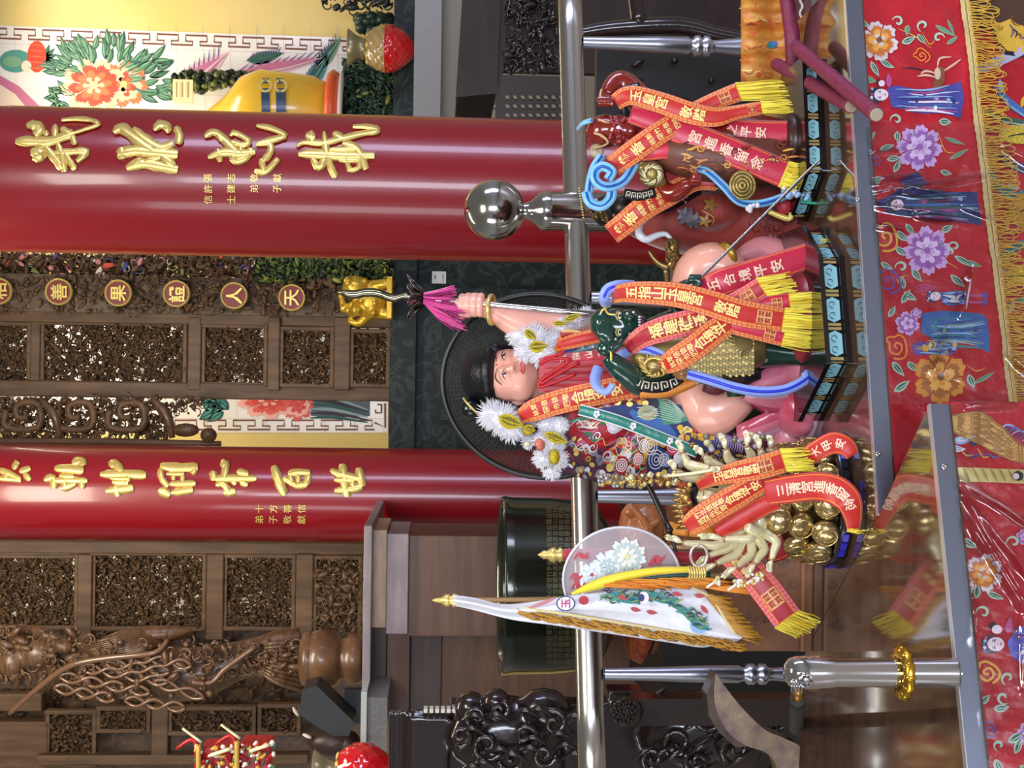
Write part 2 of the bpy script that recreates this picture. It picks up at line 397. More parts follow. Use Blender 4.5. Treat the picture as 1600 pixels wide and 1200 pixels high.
def mural_mid():
    t = thing('tile_mural', MW(470, 650, 0), 'white tile mural strip of a coral peony between the carved screen and the thin column', 'mural')
    mb = MB(); mb.prism([MW(-40, 440, .005), MW(606, 440, .005), MW(606, 676, .005), MW(-40, 676, .005)], V((0, .003, 0)), TILE)
    for i in range(8): x = 278+i*46; stroke(mb, MW, [(x, 560), (x, 676)], .8, GROUT, .0055, 1, False)
    stroke(mb, MW, [(250, 654), (606, 654)], .8, GROUT, .0055, 1, False); mb.link('tile', parent=t)
    mb = MB(); fret(mb, 265, 655, 585, 655, 17, BROWNLINE, 7)
    stroke(mb, MW, [(590, 632), (596, 632), (596, 645), (587, 645), (587, 640)], 3, BROWNLINE, .008, 1, False); stroke(mb, MW, [(602, 630), (602, 668), (585, 660)], 3, BROWNLINE, .008, 1, False); mb.link('fret_border', parent=t)
    mb = MB(); flower(mb, MW, 420, 625, 50, [CORAL[1], CORAL[0], CORAL[2]], 9, .010, .1, None, 4, .6); flower(mb, MW, 465, 632, 26, [CORAL[0], CORAL[1], CORAL[2]], 8, .009); mb.link('peony', parent=t)
    mb = MB(); r = random.Random(5)
    for i in range(9): leaf(mb, MW, 345+r.uniform(-12, 14), 635+r.uniform(-8, 10), 30, r.uniform(2.4, 4), 9, TEAL, TEAL2, .007)
    shp(mb, MW, [(485, 610), (578, 610), (578, 650), (540, 652), (486, 650)], INK2, .007)
    for k in range(6): stroke(mb, MW, [(485, 618+k*7), (520, 622+k*6), (575, 640+k*4)], 5, (flat('#8fa3a0'), INK, TEAL)[k % 3], .010, 4)
    mb.link('leaves', parent=t)
mural_mid()
# --- marble dado, ledges, granite and tiled footing
def mural_left():
    t = thing('tile_mural', MW(300, 920, 0), 'white tiled wall strip glimpsed through the carved panels left of the thin column', 'mural')
    mb = MB(); mb.prism([MW(-40, 848, .005), MW(580, 848, .005), MW(580, 985, .005), MW(-40, 985, .005)], V((0, .003, 0)), TILE); mb.link('tile', parent=t)
mural_left()
def dado():
    mb = MB(); mb.bx(610, 300, 900, 720, 8.15, .9, MARB); mb.bx(610, 300, 650, 706, 8.05, 1.0, MARB); mb.bx(690, 455, 1300, 660, 8.10, .5, MARB); mb.bx(900, 300, 1300, 720, 8.15, .9, MARB); struct('trim_1', mb)
    mb = MB(); mb.bx(616, -160, 648, 210, 9.0, .8, MARB); struct('trim_2', mb)
    mb = MB(); mb.bx(648, -160, 690, 210, 8.6, 1.2, MARBL); struct('trim_3', mb)
    mb = MB(); mb.bx(688, -160, 1300, 300, 8.9, .3, flat('#8d8670', .4)); D = dmap(8.89)
    for i in range(30): stroke(mb, D, [(690+i*18, -150), (690+i*18, 290)], 1.6, flat('#5d5a4e'), .004, 1, False)
    for x in (700, 736, 772): stroke(mb, D, [(688, x-700), (1240, x-700)], 1.5, flat('#5d5a4e'), .004, 1, False)
    for x0, y0, x1, y1, m in ((910, 0, 948, 20, '#c8c2ae'), (950, -20, 965, 46, '#cfd0d2'), (965, -20, 974, 46, '#22262c'), (974, -20, 984, 46, '#cfd0d2'), (1020, -20, 1030, 40, '#d8d4c4'), (1032, -20, 1090, 42, '#4a2f31'), (1090, -20, 1098, 46, '#d5d2c6')):
        shp(mb, D, [(x0, y0), (x1, y0), (x1, y1), (x0, y1)], flat(m), .008)
    for k in range(4): stroke(mb, D, [(1032, -10+k*14), (1090, -10+k*14)], 1, flat('#a09a90'), .012, 1, False)
    struct('baseboard_right', mb)
dado()
def sign_white():
    mb = MB(); mb.bx(675, 424, 697, 443, 8.04, .01, flat('#c8d0cc')); D = dmap(8.038)
    stroke(mb, D, [(680, 430), (680, 436)], 1.5, INK, .001, 1, False); stroke(mb, D, [(692, 428), (692, 440)], .8, INK2, .001, 1, False)
    tag(mb.link('notice_plate'), 'small white notice plate on the dark marble dado beside the thick column', 'sign')
sign_white()
# --- the two lacquered columns
def column(px, py, D, halfw, chars, sub, label, x0, step, size, cy, suby, subx, substep):
    c = P(px, py, D); r = halfw*D/FPX
    mb = MB(); mb.lathe(V((c.x, c.y, 0)), (0, 0, 1), [(0, r*1.12), (.25, r*1.12), (.26, r*1.05), (.3, r), (1.5, r), (3, r), (5.2, r)], 72, RED_LAC)
    o = mb.link('column'); tag(o, label, 'column', kind='structure')
    M = cyl_map(c.x, c.y, r)
    for i, (ch, yy, sz) in enumerate(chars):
        g = MB()
        if isinstance(ch, list):
            for pts, w_ in ch: brush(g, M, pts, w_*1.28, GOLD, .002, .010)
        else: txt(g, M, ch, x0+step*i, cy+yy, size*sz, GOLD, 0, .002, .006, 1.05, .0)
        g.link('gold_character', parent=o)
    for j, line in enumerate(sub):
        g = MB()
        for i, ch in enumerate(line): txt(g, M, ch, subx+i*substep, suby-17*j, 13, GOLDP, 0, .002, .002, 1, .0)
        g.link('small_inscription', parent=o)
    return o
q4 = lambda pts, ox=0: [(ox+a/4, b/4) for a, b in pts]
W4 = [[([(95, 885), (180, 882), (300, 885), (400, 852), (460, 828)], 13), ([(440, 838), (540, 805), (618, 775), (560, 748), (470, 742), (385, 750)], 6), ([(165, 785), (215, 782), (255, 800), (215, 845)], 12), ([(285, 812), (290, 850)], 7), ([(345, 775), (342, 850)], 8), ([(378, 800), (440, 832)], 9), ([(450, 840), (468, 905)], 8), ([(190, 955), (250, 950), (255, 975), (205, 972)], 15), ([(285, 915), (340, 990), (388, 1055)], 10), ([(360, 890), (385, 980), (405, 1075)], 9), ([(395, 940), (430, 1000), (472, 1058)], 8), ([(330, 955), (430, 950), (540, 945), (480, 1010)], 9)],
      [([(712, 830), (760, 800), (830, 850), (900, 905), (960, 950)], 14), ([(830, 800), (890, 855), (960, 905), (1010, 925), (1080, 895)], 13), ([(965, 815), (1000, 775), (1050, 795), (1030, 815)], 11), ([(1095, 790), (1120, 840), (1112, 900)], 10), ([(735, 965), (840, 940), (960, 950), (1110, 965)], 15), ([(755, 920), (765, 995)], 12), ([(790, 1055), (880, 1022), (1000, 1040), (1110, 1062)], 13), ([(880, 985), (830, 1045)], 9), ([(1010, 975), (1085, 1040)], 12), ([(900, 1010), (1000, 985)], 8)],
      [([(1280, 855), (1340, 825), (1420, 890), (1490, 965)], 10), ([(1350, 812), (1385, 880)], 8), ([(1440, 850), (1470, 830), (1555, 880), (1520, 905), (1445, 885)], 8), ([(1300, 985), (1400, 950), (1500, 960), (1595, 948)], 11), ([(1360, 930), (1378, 1012)], 8), ([(1455, 950), (1465, 1005), (1540, 985), (1570, 925)], 9), ([(1500, 900), (1510, 960)], 6), ([(1600, 785), (1690, 800), (1780, 845), (1720, 870), (1610, 895)], 8), ([(1600, 905), (1680, 890), (1690, 950), (1640, 1010)], 9), ([(1590, 1065), (1660, 1075), (1740, 990)], 9), ([(1630, 990), (1655, 1085)], 8)],
      [([(1855, 915), (1900, 890), (2020, 892), (2150, 862), (2260, 835), (2365, 815), (2310, 792), (2205, 790)], 8), ([(1910, 845), (1965, 860)], 13), ([(1945, 815), (1950, 885)], 9), ([(2025, 820), (2040, 950), (2070, 1050), (2100, 1110)], 9), ([(2080, 828), (2140, 862)], 10), ([(1865, 965), (1960, 962), (2150, 972), (2340, 972)], 12), ([(1950, 990), (1995, 1045), (2030, 995)], 10), ([(2140, 895), (2230, 930), (2290, 1058)], 10), ([(2060, 935), (2220, 932)], 8), ([(2120, 1005), (2250, 1000)], 7), ([(2160, 950), (2185, 1058), (2245, 1045), (2240, 985)], 7)]]
column(400, 289, 4.6, 112, [(q4w, 0, 1) for q4w in [[(q4(p_), w_) for p_, w_ in c_] for c_ in W4]], ['信士', '許建弟子', '張志敬獻'], 'thick red lacquered column with four gold characters behind the steel ball', 82, 149, 112, 233, 312, 325, 36)
q5 = lambda pts: [(a/4, 600+b/4) for a, b in pts]
W7 = [[([(-20, 535), (60, 560), (125, 600)], 9), ([(85, 535), (98, 505), (112, 482)], 8), ([(120, 548), (190, 525)], 9), ([(150, 558), (188, 602)], 8), ([(-20, 590), (60, 592), (130, 602)], 8), ([(30, 540), (40, 600)], 7)],
      [([(340, 528), (440, 528), (522, 540)], 11), ([(450, 495), (505, 478), (525, 510)], 10), ([(275, 602), (330, 585), (335, 652)], 9), ([(330, 605), (440, 600), (545, 605)], 9), ([(370, 572), (460, 578)], 8), ([(380, 655), (470, 622)], 10), ([(512, 590), (512, 652)], 8), ([(405, 585), (405, 640)], 7)],
      [([(625, 565), (760, 560), (912, 570)], 11), ([(690, 520), (715, 495), (760, 545)], 11), ([(690, 590), (790, 592)], 6), ([(700, 612), (800, 618)], 10), ([(660, 672), (740, 660), (832, 650)], 11), ([(715, 640), (738, 702)], 10), ([(800, 560), (800, 612)], 8)],
      [([(1000, 508), (1100, 522), (1235, 520)], 12), ([(1000, 525), (1010, 590), (1052, 640)], 8), ([(1222, 520), (1200, 562)], 10), ([(1040, 562), (1150, 560)], 6), ([(1060, 625), (1140, 624), (1222, 622)], 9), ([(990, 662), (1062, 695)], 11), ([(1070, 682), (1205, 662)], 10), ([(1080, 548), (1085, 602)], 6), ([(1140, 558), (1142, 605)], 6)],
      [([(1328, 542), (1340, 602)], 10), ([(1385, 520), (1412, 488), (1402, 585)], 10), ([(1335, 592), (1450, 590), (1602, 590)], 10), ([(1480, 545), (1552, 562)], 10), ([(1350, 635), (1395, 622), (1435, 690)], 9), ([(1398, 682), (1472, 672)], 12), ([(1450, 598), (1475, 628)], 7), ([(1500, 608), (1548, 632)], 9)],
      [([(1710, 508), (1740, 600), (1778, 695)], 12), ([(1770, 585), (1810, 610), (1860, 640)], 8), ([(1800, 562), (1870, 550), (1938, 555)], 9), ([(1812, 568), (1825, 632)], 8), ([(1930, 558), (1915, 632)], 9), ([(1828, 638), (1918, 630)], 9), ([(1862, 565), (1866, 612)], 7)],
      [([(2065, 535), (2110, 558), (2200, 582), (2262, 592)], 9), ([(2140, 498), (2150, 580), (2172, 705)], 12), ([(2242, 522), (2252, 580), (2266, 642)], 11), ([(2088, 600), (2212, 602)], 8), ([(2090, 668), (2170, 662), (2262, 640)], 11), ([(2200, 598), (2212, 642)], 7)]]
column(400, 772, 7.0, 74, [([(q5(p_), w_) for p_, w_ in c_], 0, 1) for c_ in W7], ['弟子敬獻', '十方善信'], 'thin red lacquered column with seven gold characters left of the carved screen', 10, 88.5, 68, 746, 812, 405, 22)
# ================================================================== carved timber screens
def leafblob(mb, M, px, py, r, rr, m):
    k = rr.random()
    a = rr.uniform(0, 2*PI); dep = rr.uniform(.0, .05)
    if k < .5:
        pts = []
        for i in range(7):
            t = i/6; q = r*(1-.75*t); b = a + 4.2*t*(1 if k < .25 else -1)
            pts.append(M(px+q*math.cos(b), py+q*math.sin(b), dep+.01*t))
        s = (pts[0]-pts[1]).length
        mb.tube(pts, [s*.16*(1.5-t*.12) for t in range(7)], 5, m)
    elif k < .8:
        c = M(px, py, dep); d = M(px+r*math.cos(a), py+r*math.sin(a), dep); x = d-c; n = V((0, -1, 0)); y = x.cross(n).normalized()*x.length*.42
        mb.ell(c, x, y, n*x.length*.4, m, 7, 5)
    else:
        c = M(px, py, dep); d = M(px+r*.45, py, dep); L = (d-c).length
        mb.ell(c, V((L, 0, 0)), V((0, L, 0)), V((0, 0, L)), m, 7, 5)
def relief(x0, y0, x1, y1, D, n, r0, r1, m, seed, keep=None, tint=None):
    rr = random.Random(seed); mb = MB(); M = dmap(D)
    for i in range(n):
        x = rr.uniform(x0, x1); y = rr.uniform(y0, y1)
        if keep and not keep(x, y): continue
        leafblob(mb, M, x, y, rr.uniform(r0, r1), rr, (tint[int(rr.random()*len(tint))] if tint and rr.random() < .22 else m))
    return mb
def frame_mb(x0, y0, x1, y1, D, wd, dep, m):
    mb = MB(); mb.bx(x0, y0, x0+wd, y1, D, dep, m); mb.bx(x1-wd, y0, x1, y1, D, dep, m); mb.bx(x0, y0, x1, y0+wd, D+.004, dep, m); mb.bx(x0, y1-wd, x1, y1, D+.004, dep, m); return mb
def screen(name, label, cat, panels, posts, D, seed, dens=1.0, backm=None):
    x0, y0, x1, y1 = posts[0][:4]
    t = thing(name, P((x0+x1)/2, (y0+y1)/2, D), label, cat)
    for a in posts:
        mb = MB(); mb.bx(a[0], a[1], a[2], a[3], D-(a[4] if len(a) > 4 else .03), .10, WOODL); bevel(mb.link('post', parent=t), .008)
    for i, (a, b, c, d) in enumerate(panels):
        bevel(frame_mb(a, b, c, d, D-.01, 7, .06, WOODL).link('frame', parent=t), .006)
        n = int((c-a)*(d-b)/34*dens)
        mb = relief(a+7, b+7, c-7, d-7, D+.04, n, 3.5, 8, WOODD, seed+i); mb.merge(relief(a+5, b+5, c-5, d-5, D+.085, int(n*(1.75 if D > 8 else 1.45)), 5, 11, WOODD, seed+i+300)); mb.link('carved_panel', parent=t)
        if backm:
            mb = MB(); mb.bx(a, b, c, d, D+.12, .02, backm); mb.link('panel_backing', parent=t)
    return t
screen('carved_screen', 'brown carved wooden lattice screen of five framed panels between the two red columns', 'screen',
       [(-40, 502, 48, 600), (62, 502, 292, 602), (314, 506, 418, 604), (436, 510, 522, 606), (546, 514, 610, 606)],
       [(-40, 487, 612, 507), (-40, 598, 612, 623), (47, 495, 62, 608), (293, 495, 314, 610), (418, 495, 437, 610), (522, 495, 547, 610)], 8.1, 40, .88)
screen('carved_screen', 'brown carved wooden wall panels left of the thin column above the grey ledge', 'screen',
       [(-40, 866, 122, 984), (142, 862, 322, 986), (348, 866, 462, 986), (488, 868, 566, 992)],
       [(-40, 846, 568, 866), (120, 866, 143, 1000), (322, 866, 349, 1000), (462, 866, 489, 1000)], 7.3, 60, 1.05)
screen('carved_screen', 'far brown carved wooden panels behind the carved dragon post', 'screen',
       [(70, 1110, 150, 1200), (150, 1104, 235, 1146), (262, 1104, 400, 1150), (402, 1100, 470, 1150)],
       [(-40, 1085, 64, 1112), (60, 1180, 480, 1196), (-40, 1128, 72, 1240), (236, 1104, 262, 1190)], 7.6, 80, .8)
def back_panelling():
    mb = MB(); mb.bx(-60, 976, 566, 1260, 7.95, .08, WOODD)
    t = thing('timber_panelling', P(566, 1110, 7.95), 'plain brown timber wall panelling behind the carved dragon post and red lanterns', 'panelling'); mb.link('board', parent=t)
    relief(-40, 990, 480, 1120, 7.9, 420, 7, 14, WOODD, 411).link('leaf_carving', parent=t)
back_panelling()
def bracket():
    t = thing('carved_bracket', P(170, 660, 7.7), 'openwork carved wooden bracket joining the screen to the thin column', 'bracket')
    M = dmap(7.7)
    mb = MB(); mb.tb([(-40, 690, 7.68, 6), (150, 690, 7.68, 6), (240, 692, 7.68, 6), (345, 694, 7.68, 5)], WOODL, 8)
    mb.el(326, 680, 7.66, 13, 12, 14, WOOD); mb.el(290, 672, 7.68, 22, 11, 12, WOOD); mb.link('lower_rail', parent=t)
    mb = MB()
    for cx in (38, 120, 200):
        q = [(cx-28, 640), (cx-28, 668), (cx+22, 668), (cx+22, 632), (cx-10, 632), (cx-10, 652), (cx+6, 652)]
        mb.tb([(a, b, 7.69, 6) for a, b in q], WOODL, 6, 3)
    for cx in (80, 255): mb.tb([(cx-15, 625, 7.69, 5), (cx+6, 650, 7.68, 8), (cx+14, 684, 7.69, 5)], WOOD, 6)
    mb.link('scroll_bar', parent=t)
    mb = relief(-30, 622, 320, 648, 7.72, 150, 4, 9, WOODD, 91, lambda x, y: y < 700-(x-200)*.5); mb.merge(relief(-30, 622, 260, 686, 7.8, 620, 5, 10, WOODD, 93)); mb.merge(relief(250, 622, 330, 660, 7.8, 160, 4, 9, WOODD, 94, lambda x, y: y < 690-(x-200)*.55)); mb.link('leaf_carving', parent=t)
    relief(-30, 636, 250, 690, 7.74, 230, 4, 9, WOOD, 92, lambda x, y: (x*7+y*3) % 90 > 12).link('leaf_carving', parent=t)
bracket()
def medallion_strip():
    t = thing('carved_couplet_board', P(250, 458, 7.9), 'narrow carved wooden board with six round red medallions beside the thick column', 'board')
    mb = MB(); mb.bx(-40, 432, 560, 490, 7.98, .05, WOODD); mb.link('board', parent=t)
    relief(-40, 434, 560, 488, 7.96, 620, 5, 11, WOODD, 21).link('leaf_carving', parent=t)
    for ch, cx, cy in (('相', -2, 455), ('善', 92, 456), ('果', 185, 458), ('證', 276, 459), ('人', 366, 462), ('天', 456, 465)):
        c = P(cx, cy, 7.87); r = 21*7.87/FPX
        m = MB(); m.lathe(c, (0, -1, 0), [(-.02, r), (.012, r), (.018, r*.96), (.012, r*.88), (.006, r*.86), (.006, 0)], 32, mats=[GOLDP, GOLDP, GOLDP, GOLDP, flat('#7a2320', .4)])
        o = m.link('medallion', parent=t); g = MB(); txt(g, dmap(c.y*0+7.87), ch, cx, cy, 26, GOLDP, 0, .012, .006, 1, .02); g.link('gold_character', parent=o)
medallion_strip()
def rockwork():
    r = random.Random(8)
    mb = relief(-40, 398, 410, 434, 8.08, 900, 6, 13, WOODD, 34); mb.merge(relief(-40, 398, 400, 434, 8.0, 260, 5, 11, WOODD, 33, tint=[flat('#d8563c'), flat('#e8dcc6'), flat('#d58a86'), flat('#7f8a4a'), flat('#4d4a86')])); o = mb.link('ceramic_relief')
    tag(o, 'thin strip of brown carving with small red and white figures beside the thick column', 'carving')
    GR = [flat('#22331c', .4), flat('#4a6029', .4), flat('#7a7f36', .4), flat('#a0a040', .4)]; mb = relief(400, 402, 610, 442, 8.06, 420, 7, 15, GR[0], 61, tint=GR); mb.merge(relief(400, 402, 606, 440, 7.98, 260, 5, 12, GR[0], 62, None, GR)); mb.merge(relief(400, 402, 606, 440, 7.96, 160, 4, 9, GR[1], 63, None, GR))
    tag(mb.link('green_rockery'), 'mossy green rockery relief at the foot of the thick column', 'rockery')
rockwork()
def gold_lion():
    t = thing('gold_lion', P(612, 468, 7.8), 'gilded guardian lion figure sitting on the dark marble ledge', 'statue'); G = mat('gilded_lion', '#d6b03c', .35, metal=.55, bump=(40, .3, .006))
    mb = MB(); D = 7.82
    mb.el(580, 470, D, 26, 30, 24, None); mb.el(556, 450, D-.03, 22, 20, 22); mb.el(545, 442, D-.06, 9, 11, 16); mb.tb([(570, 450, D, 12), (595, 445, D-.05, 9), (610, 442, D-.06, 8)]); mb.tb([(585, 485, D, 14), (600, 490, D-.03, 9), (611, 492, D-.04, 8)])
    mb.tb([(575, 492, D, 9), (562, 504, D, 7), (548, 502, D, 5), (546, 495, D, 3)])
    rr = random.Random(2)
    for i in range(34): mb.el(556+rr.uniform(-24, 30), 458+rr.uniform(-20, 34), D-.06+rr.uniform(-.02, .03), 6, 6, 8, None, 0, 7, 5)
    remesh(mb.link('body', G, t), .008, 1)
    b = MB(); b.bx(604, 432, 613, 498, 7.7, .22, G); bevel(b.link('plinth', parent=t), .006)
gold_lion()
def gold_bell():
    t = thing('gold_relief_ornament', P(470, 190, 9.2), 'golden dome shaped relief with blue windows and orange rim beside the thick column', 'ornament'); G = mat('glazed_gold', '#e8b733', .25, coat=.5)
    c = P(430, 195, 9.2); mb = MB(); k = 9.2/FPX
    mb.lathe(P(530, 195, 9.2), (0, 0, 1), [(0, 40*k), (12*k, 62*k), (40*k, 74*k), (80*k, 78*k), (120*k, 82*k), (150*k, 70*k), (175*k, 40*k), (215*k, 8*k), (216*k, 0)], 40, G); mb.link('dome', parent=t)
    M = cyl_map(c.x, c.y, 84*k); m = MB(); bl = flat('#33455f', .25)
    for x0, x1 in ((408, 421), (431, 446)):
        shp(m, M, [(x0, 138), (x1, 138), (x1+1, 190), (x0+1, 190)], bl, .03); ring(m, M, (x0+x1)/2, 134, 9, 4, GOLDP, .03, n=12)
    for x in (415, 437): shp(m, M, [(x-5, 122), (x+5, 122), (x+5, 130), (x-5, 130)], bl, .03)
    m.link('blue_window', parent=t)
    mb = MB(); mb.lathe(P(536, 195, 9.15), (0, 0, 1), [(0, 66*k), (6*k, 78*k), (14*k, 84*k), (22*k, 78*k), (26*k, 60*k)], 40, flat('#d8552a', .3)); mb.link('orange_rim', parent=t)
    mb = MB(); mb.lathe(P(539, 195, 9.15), (0, 0, 1), [(0, 60*k), (2*k, 80*k), (6*k, 80*k), (8*k, 60*k)], 40, flat('#f0e6d8', .3)); mb.link('white_rim', parent=t)
    mb = MB(); r = random.Random(4)
    for i in range(420):
        x = r.uniform(270, 400); y = r.uniform(112, 165); 
        if (y-110) > (x-255)*-.2+46: continue
        mb.el(x, y, 9.35+r.uniform(-.05, .05), r.uniform(3, 7), r.uniform(3, 7), 7, [flat('#31402a', .4), flat('#67713a', .4), flat('#20291f', .4)][i % 3], r.uniform(0, 3), 7, 5)
    mb.link('moss', parent=t)
    mb = MB(); mb.bx(270, 124, 301, 160, 9.1, .02, flat('#f0dfa0')); o = mb.link('note', parent=t); D = dmap(9.09)
    mb = MB()
    for k in range(3): stroke(mb, D, [(276+k*9, 128), (276+k*9, 152)], 2, flat('#a08850'), .003, 1, False)
    mb.link('note_line', parent=o)
    GR = [flat('#1c2f24', .35), flat('#3f5a34', .35), flat('#8a8a48', .35), flat('#2a4434', .35)]; mb = relief(537, 98, 614, 194, 9.24, 420, 7, 15, GR[0], 64, None, GR); mb.merge(relief(537, 98, 612, 194, 9.12, 260, 4, 11, GR[3], 65, None, GR))
    tag(mb.link('green_rockery'), 'mossy dark green rockery relief beside the orange rim of the golden dome', 'rockery')
    mb = MB()
    for i in range(34): mb.el(r.uniform(560, 616), r.uniform(26, 50), 9.2+r.uniform(-.06, .06), 10, 10, 12, flat('#24392d', .35), 0, 7, 5)
    tag(mb.link('green_rockery'), 'small dark green rockery clump above the red and clear glass lamp', 'rockery')
    o = relief(505, -30, 612, 16, 9.1, 90, 6, 14, flat('#262a24', .3), 66).link('dark_carving'); tag(o, 'black openwork carving on the yellow wall at the corner of the photo', 'carving')
gold_bell()
def pineapple(px0, px1, py, D, halfw, label, split):
    k = D/FPX; L = (px1-px0)*k; base = P(px1, py, D); r = halfw*k
    t = thing('glass_offering_lamp', base, label, 'lamp')
    RG = mat('ruby_glass', '#c8141c', .12, coat=.8, spec=.6); CG = mat('amber_glass', '#a58a58', .15, coat=.8)
    bump = lambda i, j: 1 + .05*(abs(math.cos(PI*(j*10/96 + i*.115)))*abs(math.cos(PI*(j*10/96 - i*.115)))-.4)
    def prof(a, b, n): return [(L*(a+(b-a)*i/n), r*max(.02, math.sin(PI*(.16+.78*(1-(a+(b-a)*i/n)))))**.75) for i in range(n+1)]
    mb = MB(); mb.lathe(base, (0, 0, 1), prof(0, split, 30), 96, RG, bump=bump); mb.link('red_bowl', parent=t)
    mb = MB(); mb.lathe(base, (0, 0, 1), prof(split, .97, 20), 96, CG, bump=bump); mb.link('clear_top', parent=t)
    mb = MB(); h = L*.97
    mb.lathe(base, (0, 0, 1), [(h, r*.5), (h+r*.05, r*.36), (h+r*.45, r*.5), (h+r*.8, r*.78), (h+r*.82, r*.7), (h+r*.4, r*.4)], 32, mat('lamp_cup', '#8f8660', .3, metal=.4)); mb.link('cup', parent=t)
    mb = MB()
    for i in range(8):
        a = 2*PI*i/8; d = V((math.cos(a), math.sin(a), 0)); mb.ell(base+V((0, 0, h-.02*r))+d*r*.5, d*r*.22, V((-d.y, d.x, 0))*r*.16, V((0, 0, r*.1)), GOLD, 8, 5)
    mb.link('gold_collar', parent=t)
pineapple(572, 647, 77, 8.75, 37, 'red and clear glass pineapple lamp in front of the dark marble ledge', .6)
pineapple(525, 618, 1207, 5.0, 46, 'red glass pineapple lamp beside the grey granite ledge, half out of frame', .95)
def lamp_stand():
    c = P(618, 1207, 5.0); mb = MB(); mb.lathe(V((c.x, c.y, 0)), (0, 0, 1), [(0, .12), (.03, .12), (.06, .05), (c.z-.05, .045), (c.z-.02, .08), (c.z-.003, .08), (c.z-.003, 0)], 32, BLKW)
    tag(mb.link('lamp_stand'), 'black turned stand carrying the half hidden red glass lamp', 'stand')
lamp_stand()
# --- carved dragon post, drum pedestal, loudspeaker, red altar ornaments
def dragon_post():
    t = thing('carved_dragon_post', P(470, 1035, 6.6), 'brown carved wooden dragon post with wavy mane ridges beside the wall panels', 'carving'); D = 6.6
    mb = MB(); mb.tb([(-60, 1030, D, 30), (40, 1040, D, 36), (110, 1030, D, 32), (200, 1046, D, 46), (300, 1052, D, 42), (380, 1030, D, 30), (440, 1020, D, 34), (470, 1025, D, 26)], None, 16, 5)
    mb.el(60, 1020, D-.1, 34, 24, 24); mb.el(100, 1010, D-.12, 18, 12, 16); mb.el(20, 1035, D-.12, 24, 26, 22); mb.el(85, 1004, D-.16, 6, 6, 7)
    mb.tb([(0, 985, D, 10), (60, 985, D-.06, 8), (100, 1000, D-.1, 5)]); mb.tb([(300, 985, D, 4), (260, 990, D-.02, 14), (190, 1000, D-.05, 16), (120, 1024, D-.05, 6)])
    mb.tb([(470, 1000, D, 20), (420, 1010, D-.04, 22), (350, 1050, D-.04, 16)]); remesh(mb.link('body', WOOD, t), .012, 3)
    mb = MB(); RB = mat('ridge_wood', '#6f5038', .28, coat=.5)
    mb.tb([(15, 1115, D-.16, 4), (60, 1075, D-.2, 5), (110, 1040, D-.24, 5), (170, 1028, D-.24, 5), (240, 1020, D-.24, 4.5), (262, 1000, D-.2, 4)], RB, 6)
    for (x0, y0, x1, y1, n) in ((92, 1056, 235, 1082, 4), (125, 1042, 262, 1066, 4), (165, 1036, 265, 1050, 3), (205, 1026, 300, 1040, 3), (85, 1074, 180, 1092, 3), (195, 1094, 290, 1106, 3), (240, 1064, 320, 1090, 2)):
        for ph in (1, -1):
            pts = []
            for i in range(n*8+1):
                u = i/(n*8); a = PI*n*u; pts.append((x0+(x1-x0)*u, y0+(y1-y0)*u + ph*7.5*math.sin(a), D-.215+.008*math.cos(a)*ph, 2.9))
            mb.tb(pts, RB, 6, 1)
    mb.tb([(300, 1066, D-.2, 4), (330, 1066, D-.18, 4), (352, 1045, D-.17, 5), (400, 1010, D-.14, 5)], RB, 6); mb.link('mane_ridge', parent=t)
    mb = MB()
    for i in range(11): mb.tb([(395, 1010+i*3, D-.06, 3), (430, 1005+i*6, D-.12, 4), (475, 1000+i*8, D-.05, 3)], WOOD, 6)
    mb.link('tail_feathering', parent=t); mb = MB()
    for i in range(10): mb.tb([(120+i*3, 1010+i*2, D-.14, 2), (170+i*6, 998+i*2, D-.16, 3), (230+i*3, 985+i*2, D-.06, 2)], WOOD, 6)
    mb.link('feathering', parent=t)
    relief(-20, 985, 125, 1070, D-.12, 110, 7, 15, WOOD, 12).link('head_curl', parent=t)
    mb = relief(120, 1000, 330, 1090, D-.17, 150, 7, 15, WOOD, 14); mb.merge(relief(320, 1005, 470, 1055, D-.09, 110, 7, 14, WOOD, 15)); mb.link('body_carving', parent=t)
dragon_post()
def drum_pedestal():
    t = thing('drum_pedestal', P(566, 1030, 6.4), 'brown turned wooden drum shaped pedestal below the carved dragon post', 'pedestal'); k = 6.4/FPX; b = P(566, 1030, 6.4)
    W2 = mat('turned_wood', '#5c4028', .35, var=(9, '#765438'), coat=.3)
    mb = MB(); mb.lathe(b, (0, 0, 1), [(0, 34*k), (4*k, 38*k), (20*k, 40*k), (26*k, 34*k), (34*k, 32*k)], 40, W2); mb.link('foot', parent=t)
    mb = MB(); mb.lathe(b, (0, 0, 1), [(33*k, 32*k), (40*k, 42*k), (60*k, 46*k), (76*k, 44*k), (78*k, 42*k), (80*k, 44*k), (92*k, 40*k), (97*k, 28*k), (98*k, 0)], 48, W2); mb.link('drum', parent=t)
    relief(496, 890, 562, 990, 6.9, 150, 6, 13, WOODD, 17).link('leaf_carving', parent=t)
drum_pedestal()
